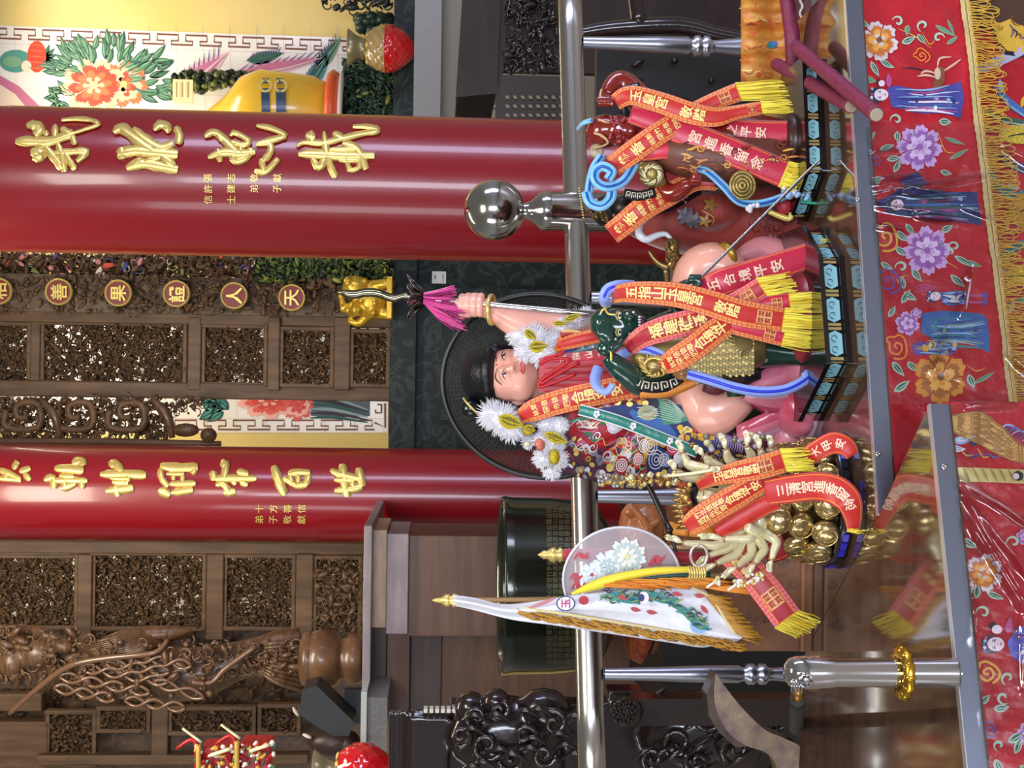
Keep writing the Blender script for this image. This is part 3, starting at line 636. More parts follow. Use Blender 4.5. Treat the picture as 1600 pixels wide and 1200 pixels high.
def speaker():
    t = thing('loudspeaker', P(545, 1110, 5.9), 'dark grey box loudspeaker tilted downwards below the carved panels', 'loudspeaker'); DG = mat('dark_plastic', '#181e22', .5)
    mb = MB(); D = 5.9; q = [P(472, 1078, D), P(495, 1072, D), P(553, 1128, D), P(545, 1150, D), P(520, 1150, D), P(468, 1118, D)]
    mb.prism(q, V((0, .2, 0)), DG); bevel(mb.link('cabinet', parent=t), .01)
    mb = MB(); mb.bx(538, 1078, 566, 1130, 6.1, .05, DG); mb.link('bracket', parent=t)
    t = thing('bust_ornament', P(566, 1160, 6.2), 'small dark ornament with pale crest behind the red glass lamp', 'ornament')
    mb = MB(); mb.el(520, 1160, 6.2, 40, 22, 20, flat('#3a2622', .4)); mb.el(545, 1170, 6.2, 22, 30, 20, flat('#2a1a1a', .4)); mb.link('body', parent=t)
    mb = MB(); mb.el(480, 1150, 6.15, 8, 3, 4, flat('#e8e0d0'), .4); mb.link('crest', parent=t); mb = MB(); mb.el(462, 1112, 6.15, 9, 3, 4, flat('#cfc8b8'), 1.0); mb.link('crest', parent=t)
speaker()
def red_ornaments():
    REDP = flat('#b3181c', .35); GO = flat('#c9a24a', .35); r = random.Random(9)
    for i, (x, y, lab) in enumerate(((395, 1182, 'red and gold altar lantern beside the wall panels, nearest the red glass lamp'), (335, 1188, 'red and gold altar lantern with green pendants at the edge of the photo'))):
        t = thing('altar_lantern', P(x+30, y, 5.6), lab, 'lantern')
        mb = MB(); mb.bx(x-22, y-20, x+28, y+40, 5.6, .15, REDP); bevel(mb.link('body', parent=t), .01)
        mb = MB(); mb.tb([(x-60, y-18, 5.58, 2), (x-30, y-30, 5.58, 4), (x-28, y+40, 5.58, 4)], REDP); mb.tb([(x-25, y-24, 5.55, 4), (x-25, y+40, 5.55, 4)], GO); mb.link('roof', parent=t)
        mb = MB()
        for k in range(60): mb.el(x+r.uniform(-30, 34), y+r.uniform(-22, 28), 5.56, r.uniform(2, 6), r.uniform(2, 5), 4, [GO, flat('#e9e2d2'), flat('#3c5a45'), REDP][k % 4], r.uniform(0, 3), 7, 5)
        mb.link('pendant', parent=t); mb = MB(); mb.tb([(x-50, y-50, 5.55, 2), (x-20, y-28, 5.55, 2.5)], flat('#d8d2a8')); mb.link('white_rod', parent=t); mb = MB(); mb.tb([(x-5, y-8, 5.54, 3), (x+25, y-18, 5.54, 3)], flat('#ece6b8')); mb.link('white_rod', parent=t)
red_ornaments()
# ================================================================== timber platform and ledge (left, behind the rail)
def platform():
    PL = mat('platform_wood', '#54392a', .42, var=(3, '#6a4a36'), wave=(1, 1, 9)); PD = mat('platform_dark', '#43322b', .42, var=(3, '#574238'), wave=(1, 1, 9)); PG = mat('platform_grey', '#7f7478', .4, var=(8, '#94878a'), wave=(1, 1, 4)); PT = mat('platform_tan', '#a1866c', .4, var=(8, '#b59a80'), wave=(1, 1, 4))
    t = thing('timber_platform', P(900, 960, 5.8), 'stepped brown timber platform behind the big bronze bowl', 'platform')
    for nm, a, D, dep, m in (('ledge_top', (567, 821, 580, 1100), 5.55, 1.2, PG), ('upper_rail', (580, 828, 604, 981), 5.62, .5, PT), ('lower_rail', (604, 834, 638, 991), 5.60, .5, PG), ('front_board', (638, 838, 1060, 995), 5.66, .5, PL),
                             ('side_rail', (580, 978, 604, 1095), 5.74, .5, PD), ('side_rail', (604, 988, 640, 1120), 5.72, .5, PL), ('side_board', (640, 990, 690, 1125), 5.78, .4, PD), ('side_board', (690, 990, 1060, 1125), 5.80, .4, PL)):
        mb = MB(); mb.bx(*a, D, dep, m); bevel(mb.link(nm, parent=t), .004)
    mb = MB(); mb.bx(1035, 690, 1500, 1128, 5.0, 1.2, flat('#0d0b0b', .5)); mb.link('recess_shade_box', parent=t)  # black box added to stand for the darkness of the recess below the boards
    t = thing('granite_ledge', P(610, 1150, 5.4), 'pale grey granite ledge beside the timber platform at the edge of the photo', 'ledge')
    mb = MB(); mb.bx(563, 1081, 572, 1260, 5.3, .5, flat('#b9bdb8', .3)); mb.link('slab', parent=t)
    mb = MB(); mb.bx(572, 1090, 604, 1260, 5.34, .4, MARBL); mb.link('block', parent=t)
platform()
def carved_chairs():
    t = thing('carved_armchair', P(1230, 1140, 3.9), 'black carved wooden armchair with scrolled lion heads behind the steel rail', 'chair'); D = 3.9
    mb = MB()
    for x, r in ((612, 60), (622, 52), (634, 62), (650, 60), (662, 40)): mb.tb([(x, 1108, D+.02, r*.1), (x, 1260, D+.02, r*.1)], None, 8)
    mb.bx(640, 1120, 700, 1260, D, .1); mb.bx(655, 1132, 1300, 1260, D+.06, .1); mb.bx(700, 1100, 720, 1260, D+.05, .1); 
    mb.el(790, 1150, D, 92, 66, 40); mb.el(735, 1105, D-.04, 26, 26, 26); mb.el(775, 1095, D-.06, 22, 20, 24); mb.el(850, 1110, D-.02, 44, 36, 30); mb.el(1100, 1150, D, 100, 80, 40); mb.bx(880, 1100, 1300, 1260, D+.03, .1); mb.bx(950, 1080, 1010, 1150, D+.02, .1)
    remesh(mb.link('back', BLKW, t), .008, 2)
    rr = random.Random(31); A_, B_ = MB(), MB()
    for cx, cy, r_, a, h in ((760, 1165, 26, .3, 1), (820, 1150, 24, 2, -1), (745, 1120, 20, 1, 1), (865, 1130, 22, 4, 1), (800, 1185, 22, 3, -1), (850, 1180, 20, 0, 1), (720, 1150, 18, 2, -1), (780, 1110, 16, 5, 1), (1060, 1160, 28, 1, 1), (1110, 1120, 24, 3, -1), (1040, 1110, 20, 0, 1), (1150, 1170, 26, 2, 1), (1090, 1190, 22, 4, -1), (1190, 1110, 20, 3, 1), (1160, 1110, 18, 1, -1), (1200, 1160, 22, 5, 1), (1020, 1185, 18, 2, 1)):
        pts = []
        for i in range(18): u = i/17; q = r_*(1-.85*u); b = a + h*u*8; pts.append((cx+q*math.cos(b), cy+q*math.sin(b), D-.10-.02*u, 6.4*(1-.55*u)))
        (A_ if cx < 900 else B_).tb(pts, BLKW, 7, 1)
    for i in range(26): x = rr.uniform(1000, 1240); y = rr.uniform(1080, 1200); B_.tb([(x-20, y+18, D-.10, 2), (x, y+5, D-.12, 4.5), (x+22, y-10, D-.11, 2)], BLKW, 6)
    for i in range(16): x = rr.uniform(720, 900); y = rr.uniform(1100, 1200); A_.tb([(x-22, y+8, D-.10, 2), (x, y-3, D-.12, 5), (x+22, y+10, D-.11, 2)], BLKW, 6)
    A_.link('scroll_carving', parent=t); B_.link('scroll_carving', parent=t)
    mb = MB()
    for i in range(6): mb.bx(662+i*9, 1108, 668+i*9, 1114, D-.01, .04, flat('#d4d0c0'))
    mb.link('inlay', parent=t)
    t = thing('carved_finial', P(1010, 1112, 3.7), 'black beaded wooden finial under the steel rail beside the armchair', 'finial')
    mb = MB(); mb.el(980, 1112, 3.7, 26, 24, 24, BLKW); mb.bx(990, 1092, 1300, 1134, 3.72, .08, BLKW)
    for i in range(40): a = i*2.4; q = 5+.42*i; mb.el(975+.9*q*math.cos(a), 1112+q*math.sin(a), 3.66, 4, 4, 5, BLKW, 0, 7, 5)
    mb.link('head', parent=t)
carved_chairs()
def altar_table():
    t = thing('altar_table', P(900, 60, 5.9), 'dark carved wooden altar table under the granite ledge, right of the thick column', 'table'); D = 5.9; DW = mat('dark_table', '#1d1310', .3, coat=.3, var=(5, '#2c1d18'), wave=(.6, 1, 4))
    mb = MB(); mb.prism([P(712, 152, D), P(726, -60, D), P(785, -60, D), P(776, 146, D)], V((0, .6, 0)), DW); bevel(mb.link('top', parent=t), .01)
    mb = MB(); mb.prism([P(770, 146, D+.03), P(782, -60, D+.03), P(800, -60, D+.03), P(785, 120, D+.03)], V((0, .5, 0)), DW); mb.link('moulding', parent=t)
    mb = MB(); mb.bx(783, -60, 1300, 118, D+.08, .05, DW); mb.link('apron', parent=t)
    relief(792, -30, 870, 112, D+.04, 170, 6, 13, BLKW, 55).link('apron_carving', parent=t)
    o = MB(); o.bx(738, 118, 900, 192, 8.84, .06, flat('#45403a')); rr = random.Random(6)
    for i in range(4):
        for j in range(4): o.bx(740+i*9, 120+j*17, 747+i*9, 134+j*17, 8.82, .03, flat('#b9b394' if (i+j) % 2 else '#8f8a6c'))
    Dm = dmap(8.835)
    for i in range(26): stroke(o, Dm, [(790+(i % 9)*12, 150+(i//9)*14), (796+(i % 9)*12, 154+(i//9)*14)], 6, flat('#9a917c'), .01, 2)
    tag(o.link('stone_plaque'), 'grey engraved stone plaque with pale tile edging beside the thick column', 'plaque')
    t = thing('dark_chair', P(1240, 90, 4.6), 'black wooden chair behind the right steel baluster', 'chair'); D = 4.6
    mb = MB(); mb.tb([(905, 52, D, 10), (960, 44, D, 12), (1060, 40, D, 14), (1130, 55, D, 12), (1250, 75, D, 12)], BLKW, 8); mb.tb([(990, -40, D, 14), (1000, 40, D, 14)], BLKW, 8); mb.link('backrest_frame', parent=t)
    mb = MB(); mb.bx(930, 60, 1300, 330, D+.1, .06, flat('#120e0e', .5)); mb.link('backrest', parent=t)
    relief(960, 90, 1150, 200, D+.04, 12, 10, 20, mat('black_wood_dull', '#140f0f', .4), 77).link('scroll_carving', parent=t)
altar_table()
def bronze_bowl():
    t = thing('bronze_bowl_gong', P(985, 915, 4.6), 'big dark bronze bowl gong with engraved band behind the steel rail', 'bowl gong'); D = 4.6; k = D/FPX
    BZ = mat('dark_bronze', '#24281f', .2, metal=.6, var=(6, '#363c2e'), coat=.5); b = P(960, 915, D); H = lambda px: (960-px)*k
    mb = MB(); mb.lathe(b, (0, 0, 1), [(H(960), 30*k), (H(955), 80*k), (H(935), 118*k), (H(905), 131*k), (H(860), 135*k), (H(800), 136*k), (H(786), 138*k), (H(781), 136*k), (H(783), 128*k), (H(800), 126*k), (H(860), 125*k), (H(920), 100*k)], 64, BZ); mb.link('bowl', parent=t)
    M = cyl_map(b.x, b.y, 134.5*k); g = MB(); BE = mat('engraving', '#6e6640', .4, metal=.4); chars = '南無觀世音菩薩般若波羅蜜多心經自在行深'
    r = random.Random(3)
    for j in range(5):
        for i in range(27):
            py = 915-118+i*9.1; txt(g, M, chars[(i*5+j*3) % len(chars)], 858+j*9.4, py, 8.2, BE, 0, .003, 0, 1, .0)
    g.link('engraved_band', parent=t)
    t = thing('brocade_cushion', P(1010, 925, 4.6), 'red and gold brocade cushion ring under the bronze bowl gong', 'cushion')
    mb = MB(); c = P(985, 915, 4.6); rows = []
    mb.lathe(c-V((0, 0, .05)), (0, 0, 1), [(0, 60*k), (-.01, 100*k), (.02, 120*k), (.055, 112*k), (.07, 80*k)], 48, mat('red_brocade', '#8a1c18', .6, var=(40, '#b5632e'))); mb.link('ring', parent=t)
    t = thing('bowl_stand', P(1250, 915, 4.7), 'dark wooden stand under the brocade cushion behind the white flag', 'stand')
    mb = MB(); mb.lathe(V((c.x, c.y, .02)), (0, 0, 1), [(0, .2), (.02, .2), (.05, .16), (c.z-.11, .16), (c.z-.1, .24), (c.z-.08, .24)], 40, mat('stand_wood', '#7a4a2a', .4)); mb.link('column', parent=t)
    t = thing('wooden_fish', P(1035, 820, 4.3), 'round orange brown wooden fish drum behind the fan and the steel baluster', 'wooden fish'); OW = mat('orange_wood', '#9a5a30', .35, var=(12, '#b87442'), coat=.3)
    mb = MB(); mb.el(1005, 825, 4.3, 40, 52, 48, None); mb.el(985, 800, 4.22, 10, 8, 10); mb.tb([(985, 790, 4.2, 6), (1005, 812, 4.19, 6), (1020, 840, 4.2, 6)]); mb.tb([(990, 850, 4.2, 5), (1008, 830, 4.19, 5), (1030, 812, 4.2, 5)]); remesh(mb.link('body', OW, t), .006, 2)
    mb = MB(); mb.bx(1040, 790, 1400, 860, 4.26, .07, mat('stand_wood', '#7a4a2a')); tag(mb.link('wooden_fish_stand'), 'brown wooden stand carrying the wooden fish drum', 'stand')
bronze_bowl()
# ================================================================== steel rail
def rail():
    D = lambda py: 3.3 + (2.8-3.3)*py/1200
    L = P(926, 1230, D(1230)); Rr = P(889.5, -40, D(-40)); r = .0305
    t = thing('steel_railing', V(((L.x+Rr.x)/2, (L.y+Rr.y)/2, 0)), 'polished stainless steel railing with ball topped post and turned balusters', 'railing')
    mb = MB(); mb.tube([L + (Rr-L)*i/12 for i in range(13)], r, 28, mat('rail_steel', '#c9c6bf', .24, metal=1)); mb.link('top_rail', parent=t)
    dx = (Rr-L); dx.z = 0; dx.normalize()
    def on(py):
        lo = 0.; hi = 1.
        for _ in range(40):
            m = (lo+hi)/2; p = L + (Rr-L)*m - CAM; yy = 600 - FPX*p.dot(RT)/p.dot(FW)
            if yy > py: lo = m
            else: hi = m
        return L + (Rr-L)*lo
    for py, rr in ((66, .021), (465, .021), (775, .021), (1053, .0185)):
        p = on(py); z = p.z; mb = MB(); k = .0005*3.2
        q = [(-.03, rr*.72), (-.14, rr*.85), (-.22, rr*1.02), (-.30, rr*1.06), (-.305, rr*.9), (-.312, rr*.8), (-.318, rr*1.25), (-.330, rr*1.28), (-.336, rr*.85), (-.342, rr*1.25), (-.354, rr*1.25), (-.36, rr*.8), (-.37, rr*.75), (-.43, rr*1.1), (-.6, rr), (-z+.0, rr)]
        if py > 1000: q = [(a if a < -.6 else a*1.12, b) for a, b in q]
        mb.lathe(p, (0, 0, 1), q[::-1], 28, STEELB); mb.link('baluster', parent=t)
    p = on(331); k = D(331)/FPX
    mb = MB(); H = lambda px: (892-px)*k
    mb.lathe(p, (0, 0, 1), [(-p.z, 30*k), (H(915), 30*k), (H(908), 30*k), (H(853), 30*k), (H(851), 31*k), (H(848), 30*k), (H(845), 31*k), (H(842), 30*k), (H(836), 29*k), (H(822), 16*k), (H(812), 12*k), (H(808), 12*k), (H(800), 16*k), (H(796), 0)], 48, STEEL); mb.link('post', parent=t)
    c = p + V((0, 0, H(765))); mb = MB(); mb.ell(c, V((47*k, 0, 0)), V((0, 47*k, 0)), V((0, 0, 47*k)), STEEL, 48, 32); mb.link('ball', parent=t)
rail()
# ================================================================== offering tables with glass tops
ZT = .80
TW = mat('table_glass_over_wood', '#4a3527', .06, coat=1, var=(9, '#5a4432'), wave=(1, 4, 1), spec=.7)
ALU = mat('aluminium_strip', '#8b93a6', .3, metal=.85)
fr = PZ(1318, -40, ZT); fl = PZ(1371.5, 806, ZT); sm0 = PZ(1452, 632, ZT); sback = PZ(1258, 1020, ZT)
ll = PZ(1514, 1240, ZT); lb = PZ(1246, 1240, ZT)
sd = (sback - fl).normalized(); 
TN = V(((fr-fl).y, -(fr-fl).x, 0)).normalized(); 
if TN.y > 0: TN = -TN
LN = V(((sm0-ll).y, -(sm0-ll).x, 0)).normalized()
if LN.y > 0: LN = -LN
def tables():
    t = thing('offering_table', V(((fl+fr)/2).to_tuple()) * 1, 'brown glass topped offering table under the four statues', 'table')
    t.location = V(((fl.x+fr.x)/2, (fl.y+fr.y)/2, 0))
    br = fr + V((0, .75, 0)); bl = sback + (br - fr) * .0
    br2 = V((fr.x, sback.y+.35, ZT)); bl2 = sback + V((0.02, .0, 0))
    g = .0012
    q = [fr, fl + V((g, 0, 0)), sback + V((g, 0, 0)), V((sback.x+.03, sback.y+.30, ZT)), br2]
    mb = MB(); mb.prism(q, V((0, 0, -.03)), TW); mb.link('top', parent=t)
    mb = MB(); off = TN*.004
    mb.prism([fr+off, fl+off, fl+off-V((0, 0, .026)), fr+off-V((0, 0, .026))], -TN*.004, ALU); e = flat('#d8dce2', .25, metal=.8)
    mb.prism([fr+off*1.1, fl+off*1.1, fl-TN*.006, fr-TN*.006], V((0, 0, .0012)), e); mb.link('edge_strip', parent=t)
    for py in (312, 710):
        px = 1340+ (py-312)*.079; c = plane_map(fl+off, TN)(px, py, .001); mb = MB(); mb.lathe(c, TN, [(0, .0042), (.0015, .004), (.0022, .0025), (.0018, .0012), (.001, 0)], 18, STEEL); mb.link('screw', parent=t)
    mb = MB(); mb.box(V((.2, sback.y+.05, .36)), V((.75, 0, 0)), V((0, .2, 0)), V((0, 0, .36)), flat('#4a2c1c')); mb.link('cabinet', parent=t)
    t = thing('offering_table', V(((ll.x+sm0.x)/2, (ll.y+sm0.y)/2, 0)), 'brown glass topped offering table carrying the chrome post at the near left', 'table')
    q = [sm0, ll, lb, sback - V((g, 0, 0)), fl - V((g, 0, 0))]
    mb = MB(); mb.prism(q, V((0, 0, -.03)), TW); mb.link('top', parent=t)
    off = LN*.004; mb = MB()
    mb.prism([sm0+off, ll+off, ll+off-V((0, 0, .025)), sm0+off-V((0, 0, .025))], -LN*.004, ALU)
    mb.prism([sm0+off*1.1, ll+off*1.1, ll-LN*.006, sm0-LN*.006], V((0, 0, .0012)), e); mb.link('edge_strip', parent=t)
    for px, py in ((1475, 730),): 
        c = plane_map(sm0+off, LN)(px, py, .001); mb = MB(); mb.lathe(c, LN, [(0, .0042), (.0015, .004), (.0022, .0025), (.0018, .0012), (.001, 0)], 18, STEEL); mb.link('screw', parent=t)
    mb = MB(); mb.box(V((ll.x/2+sm0.x/2-.12, (lb.y+ll.y)/2+.08, .36)), V((.3, 0, 0)), V((0, .22, 0)), V((0, 0, .36)), flat('#4a2c1c')); mb.link('cabinet', parent=t)
tables()
# ================================================================== embroidered altar cloths
SATIN = mat('red_satin', '#a81222', .36, sheen=.15, var=(9, '#bd1a2a'), bump=(22, .6, .014), spec=.45)
BRAID = mat('gold_braid', '#cdb878', .6, bump=(300, .6, .002)); GTHR = mat('gold_thread', '#d2a93c', .5)
def wob(s, a=.004): 
    def f(px, py): return a*noise.noise(V((px*.022, py*.022, s))) + a*.5*noise.noise(V((px*.06, py*.05, s+5)))
    return f
CW = wob(1.3); CM = plane_map(fl - TN*.012, TN, CW); CM2 = plane_map(fl - TN*.032, TN, wob(3.1)); LW = wob(7.7); LM = plane_map(sm0 - LN*.010, LN, LW)
LG = flat('#4f8f74'); LG2 = flat('#a9cdb4'); LD = flat('#2f5a48'); LO = flat('#8fa684')
LIL = [flat('#c9a6d8'), flat('#9a62b0'), flat('#e2c8ea')]; OFL = [flat('#cfc4c8'), flat('#c8742c'), flat('#e9a548')]; O2 = [flat('#d8922e'), flat('#a8621c'), flat('#e9b354')]
NAVY = flat('#25356e'); BLUE = flat('#3b6cb2'); SKY = flat('#8fb4dc'); WHT = flat('#e8e4ec'); SKIN = flat('#e6d6e0'); VIO = flat('#5d4a96'); MAG = flat('#b04a86'); BLK = flat('#1c1a20'); TEA2 = flat('#2f8084'); OCH = flat('#d9a83a'); BRN = flat('#7a4a2a'); GLIT = mat('sequins', '#d8c038', .25, metal=.6, bump=(400, .8, .003))
def cloth(M, x0, y0f, y1f, xs, m=SATIN, ny=110):
    mb = MB(); rows = []
    for i in range(len(xs)):
        rows.append([M(xs[i] + (sl := 0), y0f + (y1f-y0f)*j/ny, 0) for j in range(ny+1)])
    mb.grid(rows, m); return mb
def slanted(M, xtop, xbot, y0, y1, nx=40, ny=110, m=SATIN):
    mb = MB(); mb.grid([[M(xtop(y)+(xbot(y)-xtop(y))*i/nx, y, 0) for y in (y0+(y1-y0)*j/ny for j in range(ny+1))] for i in range(nx+1)], m); return mb
def fig(mb, M, pts_body, head, cols, lift=.0015, seed=1, hair=INK):
    r = random.Random(seed); shp(mb, M, pts_body, cols[0], lift)
    xs = [p[0] for p in pts_body]; ys = [p[1] for p in pts_body]; x0, x1, y0, y1 = min(xs), max(xs), min(ys), max(ys)
    for k in range(16):
        yy = y0+(y1-y0)*(k+.5)/16; cy = (y0+y1)/2; sh = .62
        stroke(mb, M, [(x0+(x1-x0)*r.uniform(.06, .35), cy+(yy-cy)*sh), (x0+(x1-x0)*r.uniform(.45, .6), cy+(yy-cy)*sh*1.05+r.uniform(-3, 3)), (x0+(x1-x0)*r.uniform(.75, .96), cy+(yy-cy)*.85)], r.uniform(1.6, 4), cols[1+k % (len(cols)-1)], lift+.0006+.0001*(k % 4), 4)
    for k in range(8): disc(mb, M, r.uniform(x0+(x1-x0)*.2, x1-4), r.uniform(y0+(y1-y0)*.25, y1-(y1-y0)*.25), 3, 4, cols[1+k % (len(cols)-1)], lift+.0012, r.uniform(0, 3))
    if head:
        hx, hy, hr = head
        disc(mb, M, hx-hr*.5, hy, hr*1.15, hr*1.15, hair, lift+.001); disc(mb, M, hx, hy, hr, hr*.85, SKIN, lift+.0016)
        for s in (-1, 1): stroke(mb, M, [(hx-hr*.1, hy+s*hr*.2), (hx-hr*.2, hy+s*hr*.42), (hx-hr*.05, hy+s*hr*.62)], hr*.14, INK, lift+.002, 3); stroke(mb, M, [(hx-hr*.35, hy+s*hr*.2), (hx-hr*.42, hy+s*hr*.6)], hr*.1, NAVY, lift+.002, 2)
        stroke(mb, M, [(hx+hr*.5, hy-hr*.18), (hx+hr*.55, hy), (hx+hr*.5, hy+hr*.18)], hr*.16, flat('#b0384a'), lift+.002, 3); stroke(mb, M, [(hx, hy), (hx+hr*.28, hy+hr*.08)], hr*.1, MAG, lift+.002, 2)
        for k in range(5): disc(mb, M, hx-hr*1.3+r.uniform(-2, 2), hy+(k-2)*hr*.4, hr*.2, hr*.2, cols[1+k % (len(cols)-1)], lift+.0022)
def loops(mb, M, p0, p1, n, L, m, seed, lift=.004):
    r = random.Random(seed)
    for i in range(n):
        u = (i+r.uniform(-.3, .3))/n; x = p0[0]+(p1[0]-p0[0])*u; y = p0[1]+(p1[1]-p0[1])*u; l = L*r.uniform(.65, 1.15); s = r.uniform(-6, 6); w_ = r.uniform(3, 6.5)
        pts = [(x, y-1), (x+l*.35, y+s*.5-w_*.5), (x+l*.8, y+s-w_), (x+l, y+s), (x+l*.8, y+s+w_), (x+l*.35, y+s*.5+w_*.4), (x+2, y+1)]
        mb.tube([M(a, b, lift+.001*r.random()) for a, b in smooth(pts, 3)], .0009, 4, m)
trim_x = lambda y: 1503 + .116*y + (2 if y > 400 else 0)
def right_cloth():
    t = thing('altar_cloth', CM(1450, 330), 'red embroidered satin altar valance with gold fringe hanging below the statues', 'altar cloth')
    topx = lambda y: 1326 + .079*y - 8
    slanted(CM, topx, lambda y: trim_x(y)+2, -40, 640).link('satin', parent=t)
    mb = slanted(CM, topx, lambda y: topx(y)+72, 640, 812, 20, 40); mb.merge(slanted(CM, lambda y: topx(y)+72, lambda y: trim_x(y), 640, 700, 20, 20)); mb.link('satin', parent=t)
    mb = MB(); 
    for a, b in ((-4, 3), (4, 10)):
        mb.grid([[CM(trim_x(y)+c_, y, .004+.001*math.sin(y*1.1)) for c_ in (a, (a+b)/2, b)] for y in range(-40, 633, 4)], BRAID)
    mb.link('braid', parent=t)
    mb = MB(); loops(mb, CM, (trim_x(-20)+6, -20), (trim_x(628)+6, 628), 150, 44, GTHR, 2); o = mb.link('fringe', parent=t)
    mb = MB(); mb.grid([[CM(topx(y)+24+c_, y, .0014) for c_ in (-14, 0, 2)] for y in range(-40, 800, 8)], flat('#c41e30', .4)); mb.link('hem', parent=t)
    # flowers
    for cx, cy, r, c, n, a in ((1372, 65, 31, OFL, 6, .3), (1436, 231, 36, LIL, 8, .1), (1448, 392, 38, LIL, 8, .7), (1468, 590, 42, O2, 6, .5)):
        mb = MB(); flower(mb, CM, cx, cy, r, c, n, .0015, a, BRN if c is not LIL else LIL[1], 3); mb.link('flower', parent=t)
    mb = MB()
    for x, y, L, a, wd, k in ((1338, 30, 26, .5, 5, 0), (1418, 40, 18, 1.7, 5, 1), (1432, 55, 20, .8, 5, 0), (1408, 68, 24, -.4, 6, 0), (1375, 93, 26, .5, 5, 0), (1361, 95, 28, 1.1, 5, 0), (1352, 122, 18, .3, 6, 1), (1460, 40, 38, .5, 4, 1), (1480, 30, 30, 1.2, 3, 1), (1478, 70, 22, -.6, 4, 1), (1402, 205, 18, 1.5, 6, 0), (1424, 206, 16, 1.2, 6, 0), (1466, 190, 20, .1, 6, 0),
                               (1354, 220, 18, -.8, 5, 0), (1374, 234, 24, -.3, 5, 0), (1385, 250, 24, -.2, 5, 0), (1396, 270, 24, -1.1, 5, 0), (1364, 288, 18, -.8, 6, 1), (1482, 250, 36, -.5, 4, 1), (1476, 214, 34, .4, 4, 1), (1468, 268, 20, .2, 5, 0), (1400, 362, 24, .7, 6, 0), (1398, 386, 26, .6, 6, 0), (1465, 372, 20, .9, 5, 0), (1470, 362, 22, -.5, 6, 0), (1414, 350, 24, .9, 5, 0),
                               (1376, 410, 22, .5, 5, 0), (1424, 420, 26, .9, 6, 0), (1484, 430, 30, .7, 6, 0), (1408, 474, 26, -1.0, 6, 0), (1412, 456, 24, .6, 6, 0), (1412, 452, 22, -1.7, 5, 0), (1388, 495, 20, -1.0, 5, 0), (1394, 565, 30, .9, 7, 0), (1418, 565, 22, .8, 6, 0), (1396, 612, 30, -.6, 7, 0), (1512, 585, 24, 1.1, 6, 0), (1520, 600, 40, -.5, 4, 1), (1506, 408, 30, .3, 5, 1), (1490, 400, 36, .5, 5, 0)):
            mb = MB(); leaf(mb, CM, x, y, L, a, wd, (LG2, LO)[k], (LD, LG)[k], .0013); mb.link('embroidered_leaf', parent=t)
    for x, y, r, a, h in ((1402, 35, 9, 3.5, 1), (1441, 42, 10, 2, 1), (1466, 60, 9, 0, -1), (1400, 188, 10, 3, 1), (1408, 418, 10, 3, 1), (1484, 395, 9, 2, 1), (1490, 386, 9, 3, 1)): mb = MB(); curl(mb, CM, x, y, r, a, 4, LG2, .0016, .9, h); mb.link('leaf_tendril', parent=t)
    mb = MB()
    for pts in ([(1402, 46), (1428, 58), (1455, 76)], [(1440, 52), (1452, 70), (1462, 60)], [(1465, 205), (1476, 235), (1490, 240)], [(1466, 400), (1480, 410), (1496, 420)], [(1352, 96), (1350, 110), (1358, 118)], [(1508, 570), (1524, 580), (1540, 575)], [(1420, 430), (1402, 436), (1412, 450)]): mb = MB(); stroke(mb, CM, pts, 1.6, OCH, .0012, 5); mb.link('gold_stem', parent=t)
    for x, y, r, m, a in ((1440, 88, 12, flat('#e28a2e'), .6), (1382, 372, 22, OCH, 1.2), (1388, 440, 20, VIO, .9), (1401, 543, 19, flat('#e28a2e'), 1.3), (1362, 252, 12, VIO, .4)): mb = MB(); cloud(mb, CM, x, y, r, m, .0014, a); mb.link('cloud_scroll', parent=t)
    mb = MB(); curl(mb, CM, 1363, 172, 11, .5, 3, flat('#e28a2e'), .0014, .8); curl(mb, CM, 1374, 184, 8, 2, 3, flat('#e28a2e'), .0014, .8); mb.link('cloud_scroll', parent=t)
    # figures
    mb = MB(); fig(mb, CM, [(1386, 138), (1400, 134), (1430, 140), (1470, 138), (1500, 128), (1506, 150), (1500, 186), (1470, 178), (1430, 176), (1392, 168)], (1376, 149, 11), [flat('#45489a'), SKY, NAVY, MAG, WHT, BLUE, VIO], .0016, 1)
    disc(mb, CM, 1377, 131, 5, 5, SKIN, .003); disc(mb, CM, 1373, 129, 4, 5, BLK, .0028); leaf(mb, CM, 1388, 138, 24, -1.6, 5, MAG, None, .003); mb.link('embroidered_figure', parent=t)
    mb = MB(); shp(mb, CM, [(1456, 140), (1460, 112), (1468, 104), (1476, 108), (1474, 130), (1466, 140)], BRN, .002); disc(mb, CM, 1464, 116, 5, 10, flat('#cbb79a'), .0024)
    for pts in ([(1464, 106), (1468, 92), (1486, 90)], [(1474, 112), (1486, 104), (1500, 94)], [(1462, 116), (1446, 112), (1438, 116)], [(1460, 122), (1446, 118), (1432, 120)]): stroke(mb, CM, pts, 3.4, flat('#d3b29a'), .0026, 4)
    stroke(mb, CM, [(1456, 116), (1430, 108), (1408, 108)], 2.4, BLK, .0022, 4); mb.link('embroidered_deer', parent=t)
    mb = MB(); fig(mb, CM, [(1380, 312), (1405, 296), (1440, 296), (1490, 300), (1526, 300), (1534, 352), (1490, 346), (1440, 342), (1410, 338), (1385, 334)], (1401, 321, 10), [NAVY, BLUE, TEAL, SKY, MAG, flat('#33406a'), VIO], .0016, 2)
    leaf(mb, CM, 1366, 318, 30, .0, 8, NAVY, VIO, .0014); shp(mb, CM, [(1404, 284), (1432, 268), (1448, 290), (1420, 300)], NAVY, .002); mb.link('embroidered_figure', parent=t)
    mb = MB(); fig(mb, CM, [(1468, 458), (1490, 455), (1508, 456), (1508, 476), (1480, 478), (1470, 472)], (1460, 464, 8), [BLUE, SKY, NAVY, VIO, WHT], .0016, 3)
